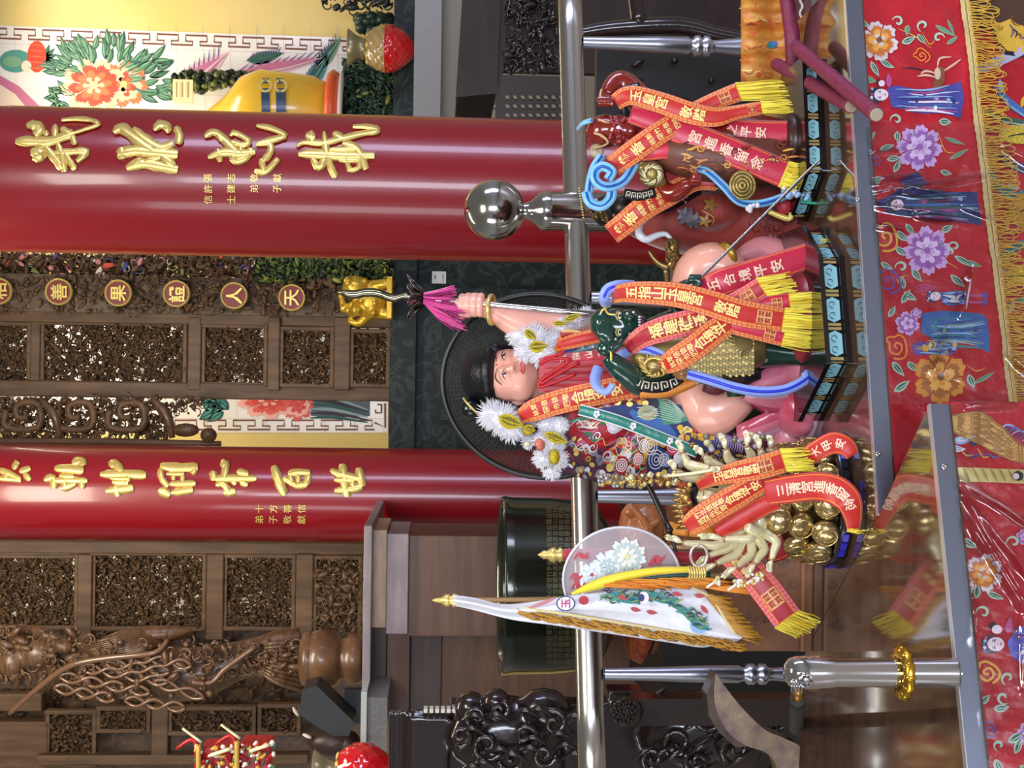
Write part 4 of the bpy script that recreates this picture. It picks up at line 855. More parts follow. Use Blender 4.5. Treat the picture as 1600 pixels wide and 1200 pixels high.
    for k in (0, 1): stroke(mb, CM, [(1506, 462+k*10), (1534, 462+k*11)], 4, MAG, .002, 2, False); disc(mb, CM, 1538, 462+k*11, 5, 5, VIO, .002)
    for k in range(3): stroke(mb, CM, [(1428, 450+k*4), (1444, 446+k*4), (1466, 452+k*3)], 2, MAG, .0018, 5)
    stroke(mb, CM, [(1516, 436), (1512, 458), (1508, 484)], 3, WHT, .0032, 4); mb.link('embroidered_figure', parent=t)
    mb = MB(); fig(mb, CM, [(1440, 490), (1470, 486), (1530, 490), (1542, 500), (1545, 552), (1500, 530), (1460, 530), (1438, 520)], None, [flat('#2c5f9e'), TEA2, NAVY, BLUE, LO, SKY], .0016, 4); flower(mb, CM, 1417, 506, 19, LIL, 6, .002, .3, LIL[1]); flower(mb, CM, 1431, 490, 9, LIL, 5, .002, .9, LIL[1])
    mb.link('embroidered_figure', parent=t)
    mb = MB(); fig(mb, CM, [(1424, 540), (1436, 533), (1446, 538), (1480, 536), (1498, 532), (1496, 546), (1470, 552), (1430, 556)], None, [VIO, NAVY, OCH, BLUE, SKY], .0018, 5); disc(mb, CM, 1446, 544, 6, 5, OCH, .003); disc(mb, CM, 1456, 540, 6, 5, flat('#e8d27a'), .003); mb.link('embroidered_figure', parent=t)
    # lower cloth behind the fringe
    t2 = thing('altar_cloth', CM2(1570, 330), 'lower red embroidered altar cloth behind the gold fringe', 'altar cloth')
    slanted(CM2, lambda y: trim_x(y)-10, lambda y: 1680, -40, 640, 30, 90).link('satin', parent=t2)
    mb = MB(); shp(mb, CM2, [(1540, 14), (1546, 34), (1552, 62), (1570, 86), (1620, 92), (1660, 60), (1660, -20), (1560, 0)], BLK, .0015); shp(mb, CM2, [(1545, 20), (1550, 40), (1558, 64), (1574, 80), (1620, 84), (1650, 60), (1650, 10), (1570, 14)], flat('#ddb23e'), .0022)
    for k in range(9): stroke(mb, CM2, [(1575+k*6, 40+(k*37) % 30), (1582+k*6, 50+(k*29) % 26), (1578+k*7, 60)], 3, (VIO, INK, BRN)[k % 3], .003, 4)
    curl(mb, CM2, 1588, 30, 12, 1, 3, BRN, .003); cloud(mb, CM2, 1560, 46, 5, BRN, .003); mb.link('yellow_patch', parent=t2)
    mb = MB()
    for pts, w_, m in (([(1500, 120), (1560, 96), (1640, 60)], 16, flat('#b9b2d6')), ([(1552, 134), (1576, 160), (1640, 210)], 12, BLUE), ([(1535, 170), (1570, 188), (1650, 200)], 11, LD), ([(1545, 198), (1580, 200), (1660, 190)], 8, OCH), ([(1556, 240), (1590, 262), (1650, 280)], 14, NAVY), ([(1540, 260), (1570, 300), (1640, 330)], 16, TEA2), ([(1560, 400), (1590, 385), (1650, 370)], 14, TEA2), ([(1590, 470), (1620, 462), (1650, 460)], 12, TEAL2), ([(1560, 420), (1600, 440), (1660, 430)], 6, SKY)):
        stroke(mb, CM2, pts, w_, m, .0015, 6); stroke(mb, CM2, [(a, b+w_*.3) for a, b in pts], 1.6, LG2, .0022, 6)
    mb.link('embroidered_band', parent=t2)
    for x, y, a, b, m in ((1600, 212, 40, 14, GLIT), (1610, 330, 36, 30, mat('amber_sequins', '#b8862a', .3, metal=.5, bump=(400, .8, .003))), (1588, 432, 18, 16, GLIT), (1610, 600, 26, 22, MAG)):
        mb = MB(); disc(mb, CM2, x, y, a, b, m, .0025, 0, 24); stroke(mb, CM2, [(x-a*.8, y+3), (x, y-2), (x+a*.8, y+2)], 2.4, BLK, .0035, 4); mb.link('sequin_patch', parent=t2)
    r = random.Random(4)
    for k in range(26): x = r.uniform(1560, 1630); y = r.uniform(0, 630); mb = MB(); leaf(mb, CM2, x, y, 22, r.uniform(0, 6), 5, (LG2, TEA2, SKY, OCH)[k % 4], None, .0012); mb.link('embroidered_leaf', parent=t2)
right_cloth()
def left_cloth():
    t = thing('altar_cloth', LM(1560, 900), 'red embroidered satin altar cloth with scaled dragon below the near left table', 'altar cloth')
    topx = lambda y: 1474 + (y-640)*.0985
    slanted(LM, topx, lambda y: 1680, 628, 1240, 24, 90).link('satin', parent=t)
    mb = MB(); mb.grid([[LM(x, 742+c_*11+(x-1500)*.03, .0015) for c_ in (-1, 0, 1)] for x in range(1486, 1660, 4)], mat('gold_satin', '#d9cf8a', .35, metal=.2)); 
    for k in range(12): stroke(mb, LM, [(1490+k*14, 732), (1500+k*14, 753)], 5, flat('#a8934a'), .002, 2)
    disc(mb, LM, 1590, 744, 8, 8, BLK, .003); disc(mb, LM, 1586, 745, 5, 5, WHT, .004); mb.link('gold_band', parent=t)
    mb = MB(); SC1 = flat('#cfa25a'); SC2 = flat('#8f6a34'); r = random.Random(4)
    path = smooth([(1488, 664), (1515, 668), (1535, 672), (1560, 688), (1590, 708), (1640, 716)], 8)
    for i in range(len(path)-1, -1, -1):
        x, y = path[i]; wd = 8+14*math.sin(PI*min(i/len(path)*1.2, 1))
        for j in range(5):
            yy = y + wd*(j-2)/2.2; disc(mb, LM, x, yy, 8, 6, SC2, .0016+.00012*(len(path)-i), .4); disc(mb, LM, x-1, yy, 6.2, 4.6, SC1, .0017+.00012*(len(path)-i), .4)
    leaf(mb, LM, 1486, 690, 40, -.2, 8, SKY, WHT, .003); leaf(mb, LM, 1482, 700, 26, .1, 6, WHT, SKY, .003); disc(mb, LM, 1520, 694, 5, 4, NAVY, .004)
    for k in range(12): stroke(mb, LM, [(1500+k*9, 700+(k % 3)*4), (1508+k*9, 712+(k % 2)*3), (1520+k*9, 712)], 3, (SC1, NAVY, VIO)[k % 3], .0018, 4)
    for k in range(8): stroke(mb, LM, [(1560+k*6, 672+k*3), (1574+k*6, 664+k*3), (1592+k*5, 672+k*2)], 3, (SKY, VIO, BLUE)[k % 3], .0024, 4)
    mb.link('embroidered_dragon', parent=t)
    for cx, cy, rr, c, a in ((1536, 896, 30, OFL, .4), (1598, 840, 12, LIL, 0), (1606, 1145, 18, LIL, .5)):
        mb = MB(); flower(mb, LM, cx, cy, rr, c, 7, .0015, a, flat('#d8702c')); mb.link('flower', parent=t)
    mb = MB()
    for x, y, L, a, wd in ((1502, 842, 28, .55, 7), (1524, 936, 26, -1.4, 6), (1540, 925, 30, .4, 6), (1552, 1108, 26, -.15, 7), (1574, 1160, 30, -.6, 8), (1584, 1178, 30, -1.2, 7), (1530, 1100, 22, -.7, 6), (1555, 1186, 26, 1.2, 7), (1510, 950, 14, .8, 5), (1592, 1196, 26, .6, 7)): mb = MB(); leaf(mb, LM, x, y, L, a, wd, LG2, LD, .0015); mb.link('embroidered_leaf', parent=t)
    for x, y, rr, a in ((1582, 848, 11, 3), (1516, 926, 10, 1), (1535, 958, 12, 3), (1574, 1060, 11, 2), (1568, 1090, 11, 1), (1560, 1165, 9, 2)): mb = MB(); curl(mb, LM, x, y, rr, a, 4.5, LG2, .0016, .9); mb.link('leaf_tendril', parent=t)
    mb = MB(); cloud(mb, LM, 1542, 1052, 19, OCH, .0015, .5, 4); mb.link('cloud_scroll', parent=t); mb = MB(); cloud(mb, LM, 1545, 1140, 12, VIO, .0015, 1.2, 2.5); mb.link('cloud_scroll', parent=t); mb = MB(); stroke(mb, LM, [(1520, 990), (1515, 1020), (1522, 1048)], 2, OCH, .0015, 5); mb.link('cloud_scroll', parent=t)
    mb = MB(); fig(mb, LM, [(1572, 1004), (1590, 980), (1660, 970), (1660, 1050), (1600, 1040), (1578, 1024)], (1554, 1007, 13), [flat('#6a6fd0'), MAG, SKY, VIO, WHT, BLUE], .0018, 6); disc(mb, LM, 1556, 984, 8, 7, SKIN, .0035); disc(mb, LM, 1550, 979, 6, 7, BLK, .0032); leaf(mb, LM, 1572, 990, 26, -1.4, 6, MAG, None, .004); mb.link('embroidered_figure', parent=t)
left_cloth()
# clear plastic film over both cloths
def film():
    m = bpy.data.materials.new('clear_film'); m.use_nodes = True; t = m.node_tree; t.nodes.clear()
    o = t.nodes.new('ShaderNodeOutputMaterial'); mx_ = t.nodes.new('ShaderNodeMixShader'); tr = t.nodes.new('ShaderNodeBsdfTransparent'); gl = t.nodes.new('ShaderNodeBsdfGlossy'); gl.inputs['Roughness'].default_value = .12
    fr_ = t.nodes.new('ShaderNodeFresnel'); fr_.inputs[0].default_value = 1.75
    t.links.new(fr_.outputs[0], mx_.inputs[0]); t.links.new(tr.outputs[0], mx_.inputs[1]); t.links.new(gl.outputs[0], mx_.inputs[2]); t.links.new(mx_.outputs[0], o.inputs[0])
    def fold(seed, lines):
        def f(px, py):
            h = .003*noise.noise(V((px*.02, py*.035, seed))) + .0012*abs(noise.noise(V((px*.03+py*.02, py*.07-px*.03, seed+3))))
            for (x0, y0, x1, y1, w_, a) in lines:
                dx, dy = x1-x0, y1-y0; L = math.hypot(dx, dy); d = abs((px-x0)*dy-(py-y0)*dx)/L; u = ((px-x0)*dx+(py-y0)*dy)/L/L
                if -.05 < u < 1.05: h += a*math.exp(-(d/w_)**2)*math.sin(PI*min(max(u, 0), 1))**.5
            return h
        return f
    A = plane_map(fl - TN*.002, TN, fold(2.2, [(1350, 308, 1545, 282, 5, .009), (1355, 322, 1480, 350, 6, .009), (1385, 300, 1480, 318, 5, .007), (1345, 245, 1410, 238, 4, .007), (1500, 440, 1490, 505, 4, .008), (1480, 510, 1450, 590, 4, .008), (1370, 0, 1410, 32, 5, .008), (1550, 240, 1600, 275, 5, .008), (1560, 560, 1600, 600, 5, .008), (1345, 352, 1420, 366, 4, .008), (1350, 288, 1440, 278, 4, .009), (1490, 330, 1540, 352, 4, .008), (1405, 300, 1480, 316, 7, .012), (1420, 340, 1490, 352, 7, .012), (1500, 470, 1512, 420, 4, .009)]))
    mb = MB(); mb.grid([[A(1352+.079*y-16+(x/150)*(290-.08*y), y, .008+.030*(x/150)) for y in [200+2*j for j in range(218)]] for x in range(151)], m)
    tag(mb.link('clear_plastic_cover'), 'clear wrinkled plastic film over the red altar valance', 'plastic cover')
    B = plane_map(sm0 - LN*.0, LN, fold(5.2, [(1488, 748, 1640, 850, 5, .012), (1490, 766, 1640, 950, 5, .010), (1502, 810, 1610, 985, 5, .012), (1500, 780, 1640, 1010, 3, .007), (1522, 905, 1512, 1090, 3, .008), (1590, 960, 1592, 1090, 4, .008), (1525, 1085, 1530, 1195, 4, .008), (1500, 640, 1590, 636, 5, .010)]))
    mb = MB(); mb.grid([[B(1482+(y-640)*.0985+x*1.6, y, .010) for y in [630+2*j for j in range(300)]] for x in range(104)], m)
    tag(mb.link('clear_plastic_cover'), 'clear plastic film with long folds over the near left altar cloth', 'plastic cover')
film()
# ================================================================== chrome post, lamp arm, bronze handle, incense
def chrome_post():
    b = PZ(1494, 1051, ZT); D = (b-CAM).dot(FW); k = D/FPX
    t = thing('chrome_post', V((b.x, b.y, ZT)), 'shiny chrome post with gold lotus ring standing on the near left table', 'post'); CH = mat('chrome', '#d6d6d6', .05, metal=1)
    base = V((b.x, b.y, ZT)); H = (P(1298, 1051, D)-base).z
    mb = MB(); mb.lathe(base, (0, 0, 1), [(0, 24*k), (.004, 23*k), (H, 22.5*k), (H+.002, 24*k), (H+.02, 24*k)], 40, CH); mb.link('tube', parent=t)
    hz = (P(1408, 1051, D)-base).z; mb = MB(); G2 = mat('brass_gold', '#d8a838', .25, metal=1)
    mb.lathe(base+V((0, 0, hz)), (0, 0, 1), [(-.007, 23*k), (-.006, 34*k), (0, 42*k), (.006, 34*k), (.007, 23*k)], 16, G2, bump=lambda i, j: 1+.10*(j % 2))
    for i in range(12): a = 2*PI*i/12; d = V((math.cos(a), math.sin(a), 0)); mb.ell(base+V((0, 0, hz))+d*33*k, d*10*k, V((-d.y, d.x, 0))*7*k, V((0, 0, 9*k)), G2, 8, 6)
    mb.link('lotus_ring', parent=t)
    mb = MB(); top = base+V((0, 0, H+.018))
    mb.lathe(top, (0, 0, 1), [(0, 25*k), (.012, 25.5*k), (.028, 25*k), (.038, 21*k), (.043, 12*k), (.044, 0)], 36, CH); mb.link('cap', parent=t)
    mb = MB(); c = P(1258, 1062, D-.04)
    mb.lathe(c, -FW, [(0, 12*k), (.004, 12*k), (.006, 10*k), (.004, 5*k), (.006, 0)], 20, CH)
    for i in range(6): a = 2*PI*i/6; mb.ell(c - FW*.006 + (EX*math.cos(a)+EY*math.sin(a))*7*k, EX*2.4*k, EY*2.4*k, EZ*2.4*k, flat('#3a3a3a', .3), 8, 5)
    for i in range(5): mb.tb([(1237+i*4, 1064, D-.03, 1.6), (1237+i*4, 1082, D-.02, 1.6)], CH, 6, 1)
    mb.link('clamp_knob', parent=t)
    mb = MB(); mb.tb([(1246, 1070, D, 9), (1247, 1095, D, 10)], mat('old_brass', '#8a6a34', .35, metal=.9), 12, 2); mb.tb([(1246, 1092, D, 12), (1245, 1120, D+.35, 11.5), (1244, 1142, D+1.15, 11)], flat('#0c0c0e', .6), 14, 3); mb.link('lamp_arm', parent=t)
chrome_post()
def bronze_handle():
    BR = mat('weathered_bronze', '#97846a', .42, metal=.55, var=(30, '#6d5a5c'), bump=(60, .2, .003)); BS = mat('bronze_side', '#5a4c40', .4, metal=.6, var=(20, '#453a34'))
    D = 2.70; out = [(1118, 1052), (1140, 1082), (1165, 1112), (1195, 1140), (1222, 1152), (1248, 1165), (1262, 1185), (1266, 1240)]
    inn = [(1226, 1250), (1212, 1195), (1196, 1176), (1168, 1166), (1146, 1152), (1128, 1130), (1118, 1105), (1115, 1078)]
    o_ = smooth(out, 5); i_ = smooth(inn, 5); mb = MB(); mb.prism([P(a, b, D) for a, b in o_+i_], V((0.0, .05, 0)), BR, BS)
    mb.prism([P(a, b, D+.002) for a, b in [(1118, 1052), (1114, 1080), (1118, 1105), (1128, 1130), (1146, 1152), (1168, 1166), (1150, 1168), (1125, 1146), (1108, 1118), (1104, 1085)]], V((0, .05, 0)), BS)
    o = bevel(mb.link('curved_bronze_handle'), .003); tag(o, 'curved weathered bronze censer handle at the near left edge of the photo', 'handle')
    # the censer it belongs to stands below, out of sight
    c = P(1300, 1262, 2.76); mb = MB(); mb.lathe(V((c.x-.05, c.y, .0)), (0, 0, 1), [(0, .1), (.04, .12), (.1, .07), (c.z-.25, .08), (c.z-.12, .11), (c.z-.03, .12), (c.z-.02, .1)], 36, BS); tag(mb.link('incense_censer'), 'bronze incense censer below the curved handle', 'censer')
bronze_handle()
def sticks():
    PW = mat('purple_wrap', '#75203f', .55, bump=(90, .5, .004), var=(60, '#8a2a4c')); EN = flat('#a89a86', .6)
    t = thing('wrapped_pole', PZ(1300, 150, ZT), 'purple wrapped pole with cut end resting on the table edge, upper of the two', 'pole')
    a = PZ(1213, 100, ZT+.03); b = PZ(1330, 166, ZT+.016); mb = MB(); mb.tube([a+(b-a)*i/40 for i in range(41)], [.0115+.0006*(i % 2) for i in range(41)], 16, PW); mb.link('shaft', parent=t)
    mb = MB(); mb.tube([b, b+(b-a).normalized()*.004], [.0105, .009], 16, EN); mb.link('cut_end', parent=t)
    t = thing('wrapped_pole', PZ(1310, 130, ZT), 'purple wrapped pole reaching past the table edge over the altar valance', 'pole')
    a = PZ(1243, 72, ZT+.035); b = PZ(1335, 150, ZT+.02); d = (b-a).normalized(); b2 = b + d*.10; mb = MB(); mb.tube([a+(b2-a)*i/50 for i in range(51)], [.0115+.0006*(i % 2) for i in range(51)], 16, PW); mb.link('shaft', parent=t)
    mb = MB(); mb.tube([b2, b2+d*.004], [.0105, .009], 16, EN); mb.link('cut_end', parent=t)
    mb = MB(); mb.tb([(1222, -40, 2.34, 10), (1232, 20, 2.36, 11), (1238, 62, 2.36, 12), (1238, 110, 2.37, 10)], PW, 14, 5); tag(mb.link('wrapped_crossbar'), 'purple wrapped crossbar joining the two poles at the photo edge', 'pole')
    # brocade chair cover
    t = thing('brocade_cover', PZ(1238, 60, ZT), 'orange and gold brocade cover hanging beside the purple wrapped poles', 'cover'); D = lambda px, py: 2.46 + .01*math.sin(py*.15) + .008*math.sin(px*.1)
    M = dmap(D); mb = MB(); mb.grid([[M(1158+(1232-1158)*i/14, -40+(170+ (i*.6))*j/30, 0) for j in range(31)] for i in range(15)], mat('orange_brocade', '#c8702a', .5, bump=(80, .5, .004), var=(45, '#d9a24a'))); solid(mb.link('cloth', parent=t), .003)
    mb = MB(); r = random.Random(12); cs = [flat('#e8b04a'), flat('#8a4a1e'), flat('#d84a2a'), flat('#5a3a1e'), flat('#efc878'), flat('#c8622a')]
    for i in range(150):
        x = r.uniform(1162, 1228); y = r.uniform(-30, 122); stroke(mb, M, [(x-8, y+r.uniform(-5, 5)), (x, y), (x+9, y+r.uniform(-5, 5))], r.uniform(1.5, 4), cs[i % 6], .001+.0002*(i % 5), 3)
    disc(mb, M, 1206, 70, 8, 6, TEA2, .003); disc(mb, M, 1210, 68, 5, 4, BLUE, .004); mb.link('gold_embroidery', parent=t)
    mb = MB()
    for x0 in (1228, 1252):
        for j in range(34): mb.el(x0+2*math.sin(j), -38+j*3.4, 2.44, 2.6, 2.6, 3, flat('#d9c8c0', .35), 0, 6, 4)
    mb.link('bead_trim', parent=t)
    mb = MB(); mb.grid([[P(1228+40*i/4, -40+130*j/8, 2.46-.03*i/4) for j in range(9)] for i in range(5)], flat('#4a1e22', .6)); mb.link('lining', parent=t)
sticks()
# ================================================================== sashes
SRED = mat('sash_red', '#c01f16', .42, sheen=.4, bump=(40, .2, .003)); SPINK = mat('sash_pink', '#c2183e', .36, sheen=.5, bump=(30, .2, .003)); SROSE = mat('sash_rose', '#cf2440', .38, sheen=.4); SCRIM = mat('sash_crimson', '#a81c2c', .42)
SALM = mat('sash_border', '#ee9158', .5); SORG = mat('sash_orange', '#e8892c', .45, metal=.15); SPK2 = mat('sash_border_pink', '#e8787e', .5); TGOLD = flat('#f8e48c', .45); TCREAM = flat('#f3d3b4', .5); TICK = flat('#a8301e', .5); SEALB = flat('#e9b070', .5); BLUEE = flat('#5a5ac0', .5)
FRY = mat('fringe_yellow', '#f0e03c', .5, sheen=.2); FRY2 = mat('fringe_gold', '#d8b828', .55)
class Strip:
    def __init__(s, pts, k=8, bow=.006, wav=.0):
        s.q = smooth(pts, k); s.a = [0]; s.bow = bow; s.wav = wav
        for i in range(1, len(s.q)): s.a.append(s.a[-1] + math.hypot(s.q[i][0]-s.q[i-1][0], s.q[i][1]-s.q[i-1][1]))
        s.L = s.a[-1]
    def at(s, a):
        i = 0; n = len(s.q)
        while i < n-2 and s.a[i+1] < a: i += 1
        u = (a-s.a[i])/max(s.a[i+1]-s.a[i], 1e-6); p, q = s.q[i], s.q[i+1]
        r = [x+(y-x)*(u if j < 2 else min(max(u, 0), 1)) for j, (x, y) in enumerate(zip(p, q))]
        h = s.q[max(i-1, 0)]; g = s.q[min(i+2, n-1)]
        t1 = (q[0]-h[0], q[1]-h[1]); t2 = (g[0]-p[0], g[1]-p[1]); uu = min(max(u, 0), 1)
        tx = t1[0]/(math.hypot(*t1) or 1)*(1-uu)+t2[0]/(math.hypot(*t2) or 1)*uu; ty = t1[1]/(math.hypot(*t1) or 1)*(1-uu)+t2[1]/(math.hypot(*t2) or 1)*uu; L = math.hypot(tx, ty) or 1
        return r, tx/L, ty/L
    def __call__(s, a, c, lift=0):
        r, tx, ty = s.at(a); hw = r[3]/2
        return P(r[0]-ty*c, r[1]+tx*c, r[2] + s.bow*min((c/hw)**2, 1.5) + s.wav*math.sin(a*.11+c*.05) - lift)
    def hw(s, a): return s.at(a)[0][3]/2
def fringe(S, a, hw, L, parent, m=FRY, n=30, seed=0, loop=False, down=.5):
    r = random.Random(seed); mb = MB(); (q, tx, ty) = S.at(a)
    dx, dy = tx*(1-down)+down, ty*(1-down); l = math.hypot(dx, dy); dx /= l; dy /= l
    for i in range(n):
        c = hw*(-1+2*(i+r.uniform(.1, .9))/n); x0, y0 = q[0]-ty*c, q[1]+tx*c; ll = L*r.uniform(.82, 1.08); s = r.uniform(-3, 3); d = q[2]+.004*(c/hw)**2 - r.uniform(.001, .006)
        pts = [(x0-dx*2, y0-dy*2, d, 1.05), (x0+dx*ll*.35, y0+dy*ll*.35+s*.4, d-.004, 1.15), (x0+dx*ll*.7, y0+dy*ll*.7+s*.8+r.uniform(-1.5, 1.5), d-.003, 1.1), (x0+dx*ll, y0+dy*ll+s, d-.001, .9)]
        if loop: pts += [(x0+dx*ll*.7, y0+dy*ll*.7+s+3, d-.004, 1), (x0, y0+2.5, d-.002, 1)]
        mb.tb(pts, (m if r.random() < .72 else FRY2), 4, 3, cap=False)
    return mb.link('fringe', parent=parent)
def sash(label, pts, style, text='', t0=.12, t1=.9, small=None, end=None, fl=50, n=30, name='sash', base=None, bow=.006, group='ribbon sashes on the statues', seed=1, tsz=1.0, wav=.0, down=.5, loop=False, fcol=None):
    S = Strip(pts, 8, bow, wav); mid = S(S.L/2, 0); t = thing(name, mid, label, 'sash', group)
    N = max(8, int(S.L/4)); mb = MB(); B = base or {'orange': SRED, 'pink': SPINK, 'red': SRED}[style]
    if style == 'orange': cs = [-1, -.96, -.64, -.58, 0, .58, .64, .96, 1]; ms = [SRED, SALM if base is not SCRIM else SPK2, SORG, B, B, SORG, SALM if base is not SCRIM else SPK2, SRED]
    else: cs = [-1, -.86, -.80, 0, .80, .86, 1]; ms = [B, SORG, B, B, SORG, B]
    mb.grid([[S(S.L*i/N, S.hw(S.L*i/N)*c) for c in cs] for i in range(N+1)], None, colmats=ms)
    o = solid(mb.link('cloth', parent=t), .0014)
    mb = MB(); li = .0012
    if style == 'orange':
        a = 2; k = 0
        while a < S.L-3:
            h = S.hw(a)
            for s in (-1, 1):
                stroke(mb, S, [(a, s*h*.64), (a+1, s*h*.95)], 1.0, TICK, li, 1, False)
                stroke(mb, S, [(a+2, s*h*.80), (a+5.5, s*h*.80)], .7, TICK, li, 1, False)
            a += 7.5
    if small:
        s0, s1, cols = small
        for j, colm in enumerate(cols):
            cc = (j-(len(cols)-1)/2)
            for i, ch in enumerate(colm):
                a = S.L*(s0+(s1-s0)*(i+.5)/len(colm)); h = S.hw(a); txt(mb, S, ch, a, -cc*h*.56, min(h*.54, S.L*(s1-s0)/len(colm))*.98, TGOLD if style == 'orange' else TCREAM, 0, li)
    if text:
        for i, ch in enumerate(text):
            if ch == ' ': continue
            a = S.L*(t0+(t1-t0)*(i+.5)/len(text)); h = S.hw(a); txt(mb, S, ch, a, 0, min(h*(1.16 if style == 'orange' else .95), S.L*(t1-t0)/len(text)*1.02)*tsz, TGOLD if style == 'orange' else TCREAM, 0, li, 0, 1, .02)
    if end == 'seal':
        h = S.hw(S.L); a0 = S.L-h*2.3; w_ = h*.54; a1 = a0+h*1.25
        shp(mb, S, [(a0, -w_), (a1, -w_), (a1, w_), (a0, w_)], SEALB, li)
        for c0 in (-.5, .5):
            txt(mb, S, '璽', a0+h*.33, c0*w_, h*.5, TICK, 0, li*1.6); txt(mb, S, '寶', a0+h*.9, c0*w_, h*.5, TICK, 0, li*1.6)
        shp(mb, S, [(S.L-3.4, -h), (S.L, -h), (S.L, h), (S.L-3.4, h)], SORG, li*1.2); stroke(mb, S, [(S.L-4.6, -h), (S.L-4.6, h)], 2.2, BLUEE, li*1.5, 1, False)
    elif end == 'plain':
        h = S.hw(S.L); stroke(mb, S, [(S.L-h*.42, -h*.83), (S.L-h*.42, h*.83)], 1.3, SORG, li, 1, False); shp(mb, S, [(S.L-4, -h), (S.L, -h), (S.L, h), (S.L-4, h)], FRY, li)
    if mb.v: mb.link('lettering', parent=t)
    if end: fringe(S, S.L, S.hw(S.L), fl, t, fcol or FRY, n, seed, loop, down)
    return t, S
# ================================================================== octagonal lacquered statue base
def oct_base(front, z0, h, parent, back=.16):
    BL = mat('black_lacquer', '#161214', .15, coat=.6); CY = flat('#8ec4cc', .35); GP = flat('#a8935a', .4); IN = flat('#39545e', .4)
    pts = front + [front[-1] + V((.0, back, 0)), front[0] + V((0, back, 0))]
    pts = [V((p.x, p.y, z0)) for p in pts]; c = sum(pts, V((0, 0, 0)))/len(pts)
    mb = MB()
    for a, b, g in ((0, .22, 1.04), (.22, .82, .97), (.82, 1, 1.05)):
        q = [c+(p-c)*g for p in pts]; mb.prism([p+V((0, 0, h*b)) for p in q], V((0, 0, -h*(b-a))), BL)
    bevel(mb.link('base', parent=parent), .0015)
    mb = MB()
    for i in range(len(front)-1):
        a = c+(pts[i]-c)*.97; b = c+(pts[i+1]-c)*.97; nrm = V(((b-a).y, -(b-a).x, 0)).normalized()
        if nrm.y > 0: nrm = -nrm
        L = (b-a).length; u = (b-a)/L
        M = lambda x, y, l=0: a + u*x + V((0, 0, h*(.24+.56*y))) + nrm*l
        nseg = max(1, round(L/.05)); w_ = L/nseg
        for k in range(nseg):
            x0 = k*w_+w_*.12; x1 = (k+1)*w_-w_*.12; m_ = w_*.1
            shp(mb, M, [(x0, .5), (x0+m_, .05), (x1-m_, .05), (x1, .5), (x1-m_, .95), (x0+m_, .95)], CY, .001)
            for xx in (x0+w_*.22, x1-w_*.22):
                pts2 = []
                for q_ in range(12): t = q_/11; an = 5.5*t; pts2.append((xx+w_*.12*(1-.8*t)*math.cos(an), .5+.34*(1-.8*t)*math.sin(an)))
                rows = [[M(x-w_*.015, y, .0016), M(x+w_*.015, y+.02, .0016)] for x, y in pts2]; mb.grid(rows, IN)
            shp(mb, M, [(k*w_+w_*.02, .05), (k*w_+w_*.1, .05), (k*w_+w_*.1, .95), (k*w_+w_*.02, .95)], GP, .001); shp(mb, M, [((k+1)*w_-w_*.1, .05), ((k+1)*w_-w_*.02, .05), ((k+1)*w_-w_*.02, .95), ((k+1)*w_-w_*.1, .95)], GP, .001)
    mb.link('base_panel', parent=parent)
SKN = mat('painted_skin', '#eeae9a', .3, coat=.25); SKNB = mat('painted_skin_body', '#dd9878', .3, coat=.3)
def greek(mb, S, a0, a1, c0, n, m, lift=.002):
    for i in range(n):
        x = a0+(a1-a0)*(i+.1)/n; w_ = (a1-a0)/n*.8; h = abs(c0)
        stroke(mb, S, [(x, h), (x, -h*.8), (x+w_*.8, -h*.8), (x+w_*.8, h*.5), (x+w_*.4, h*.5), (x+w_*.4, -h*.1)], w_*.16, m, lift, 1, False)
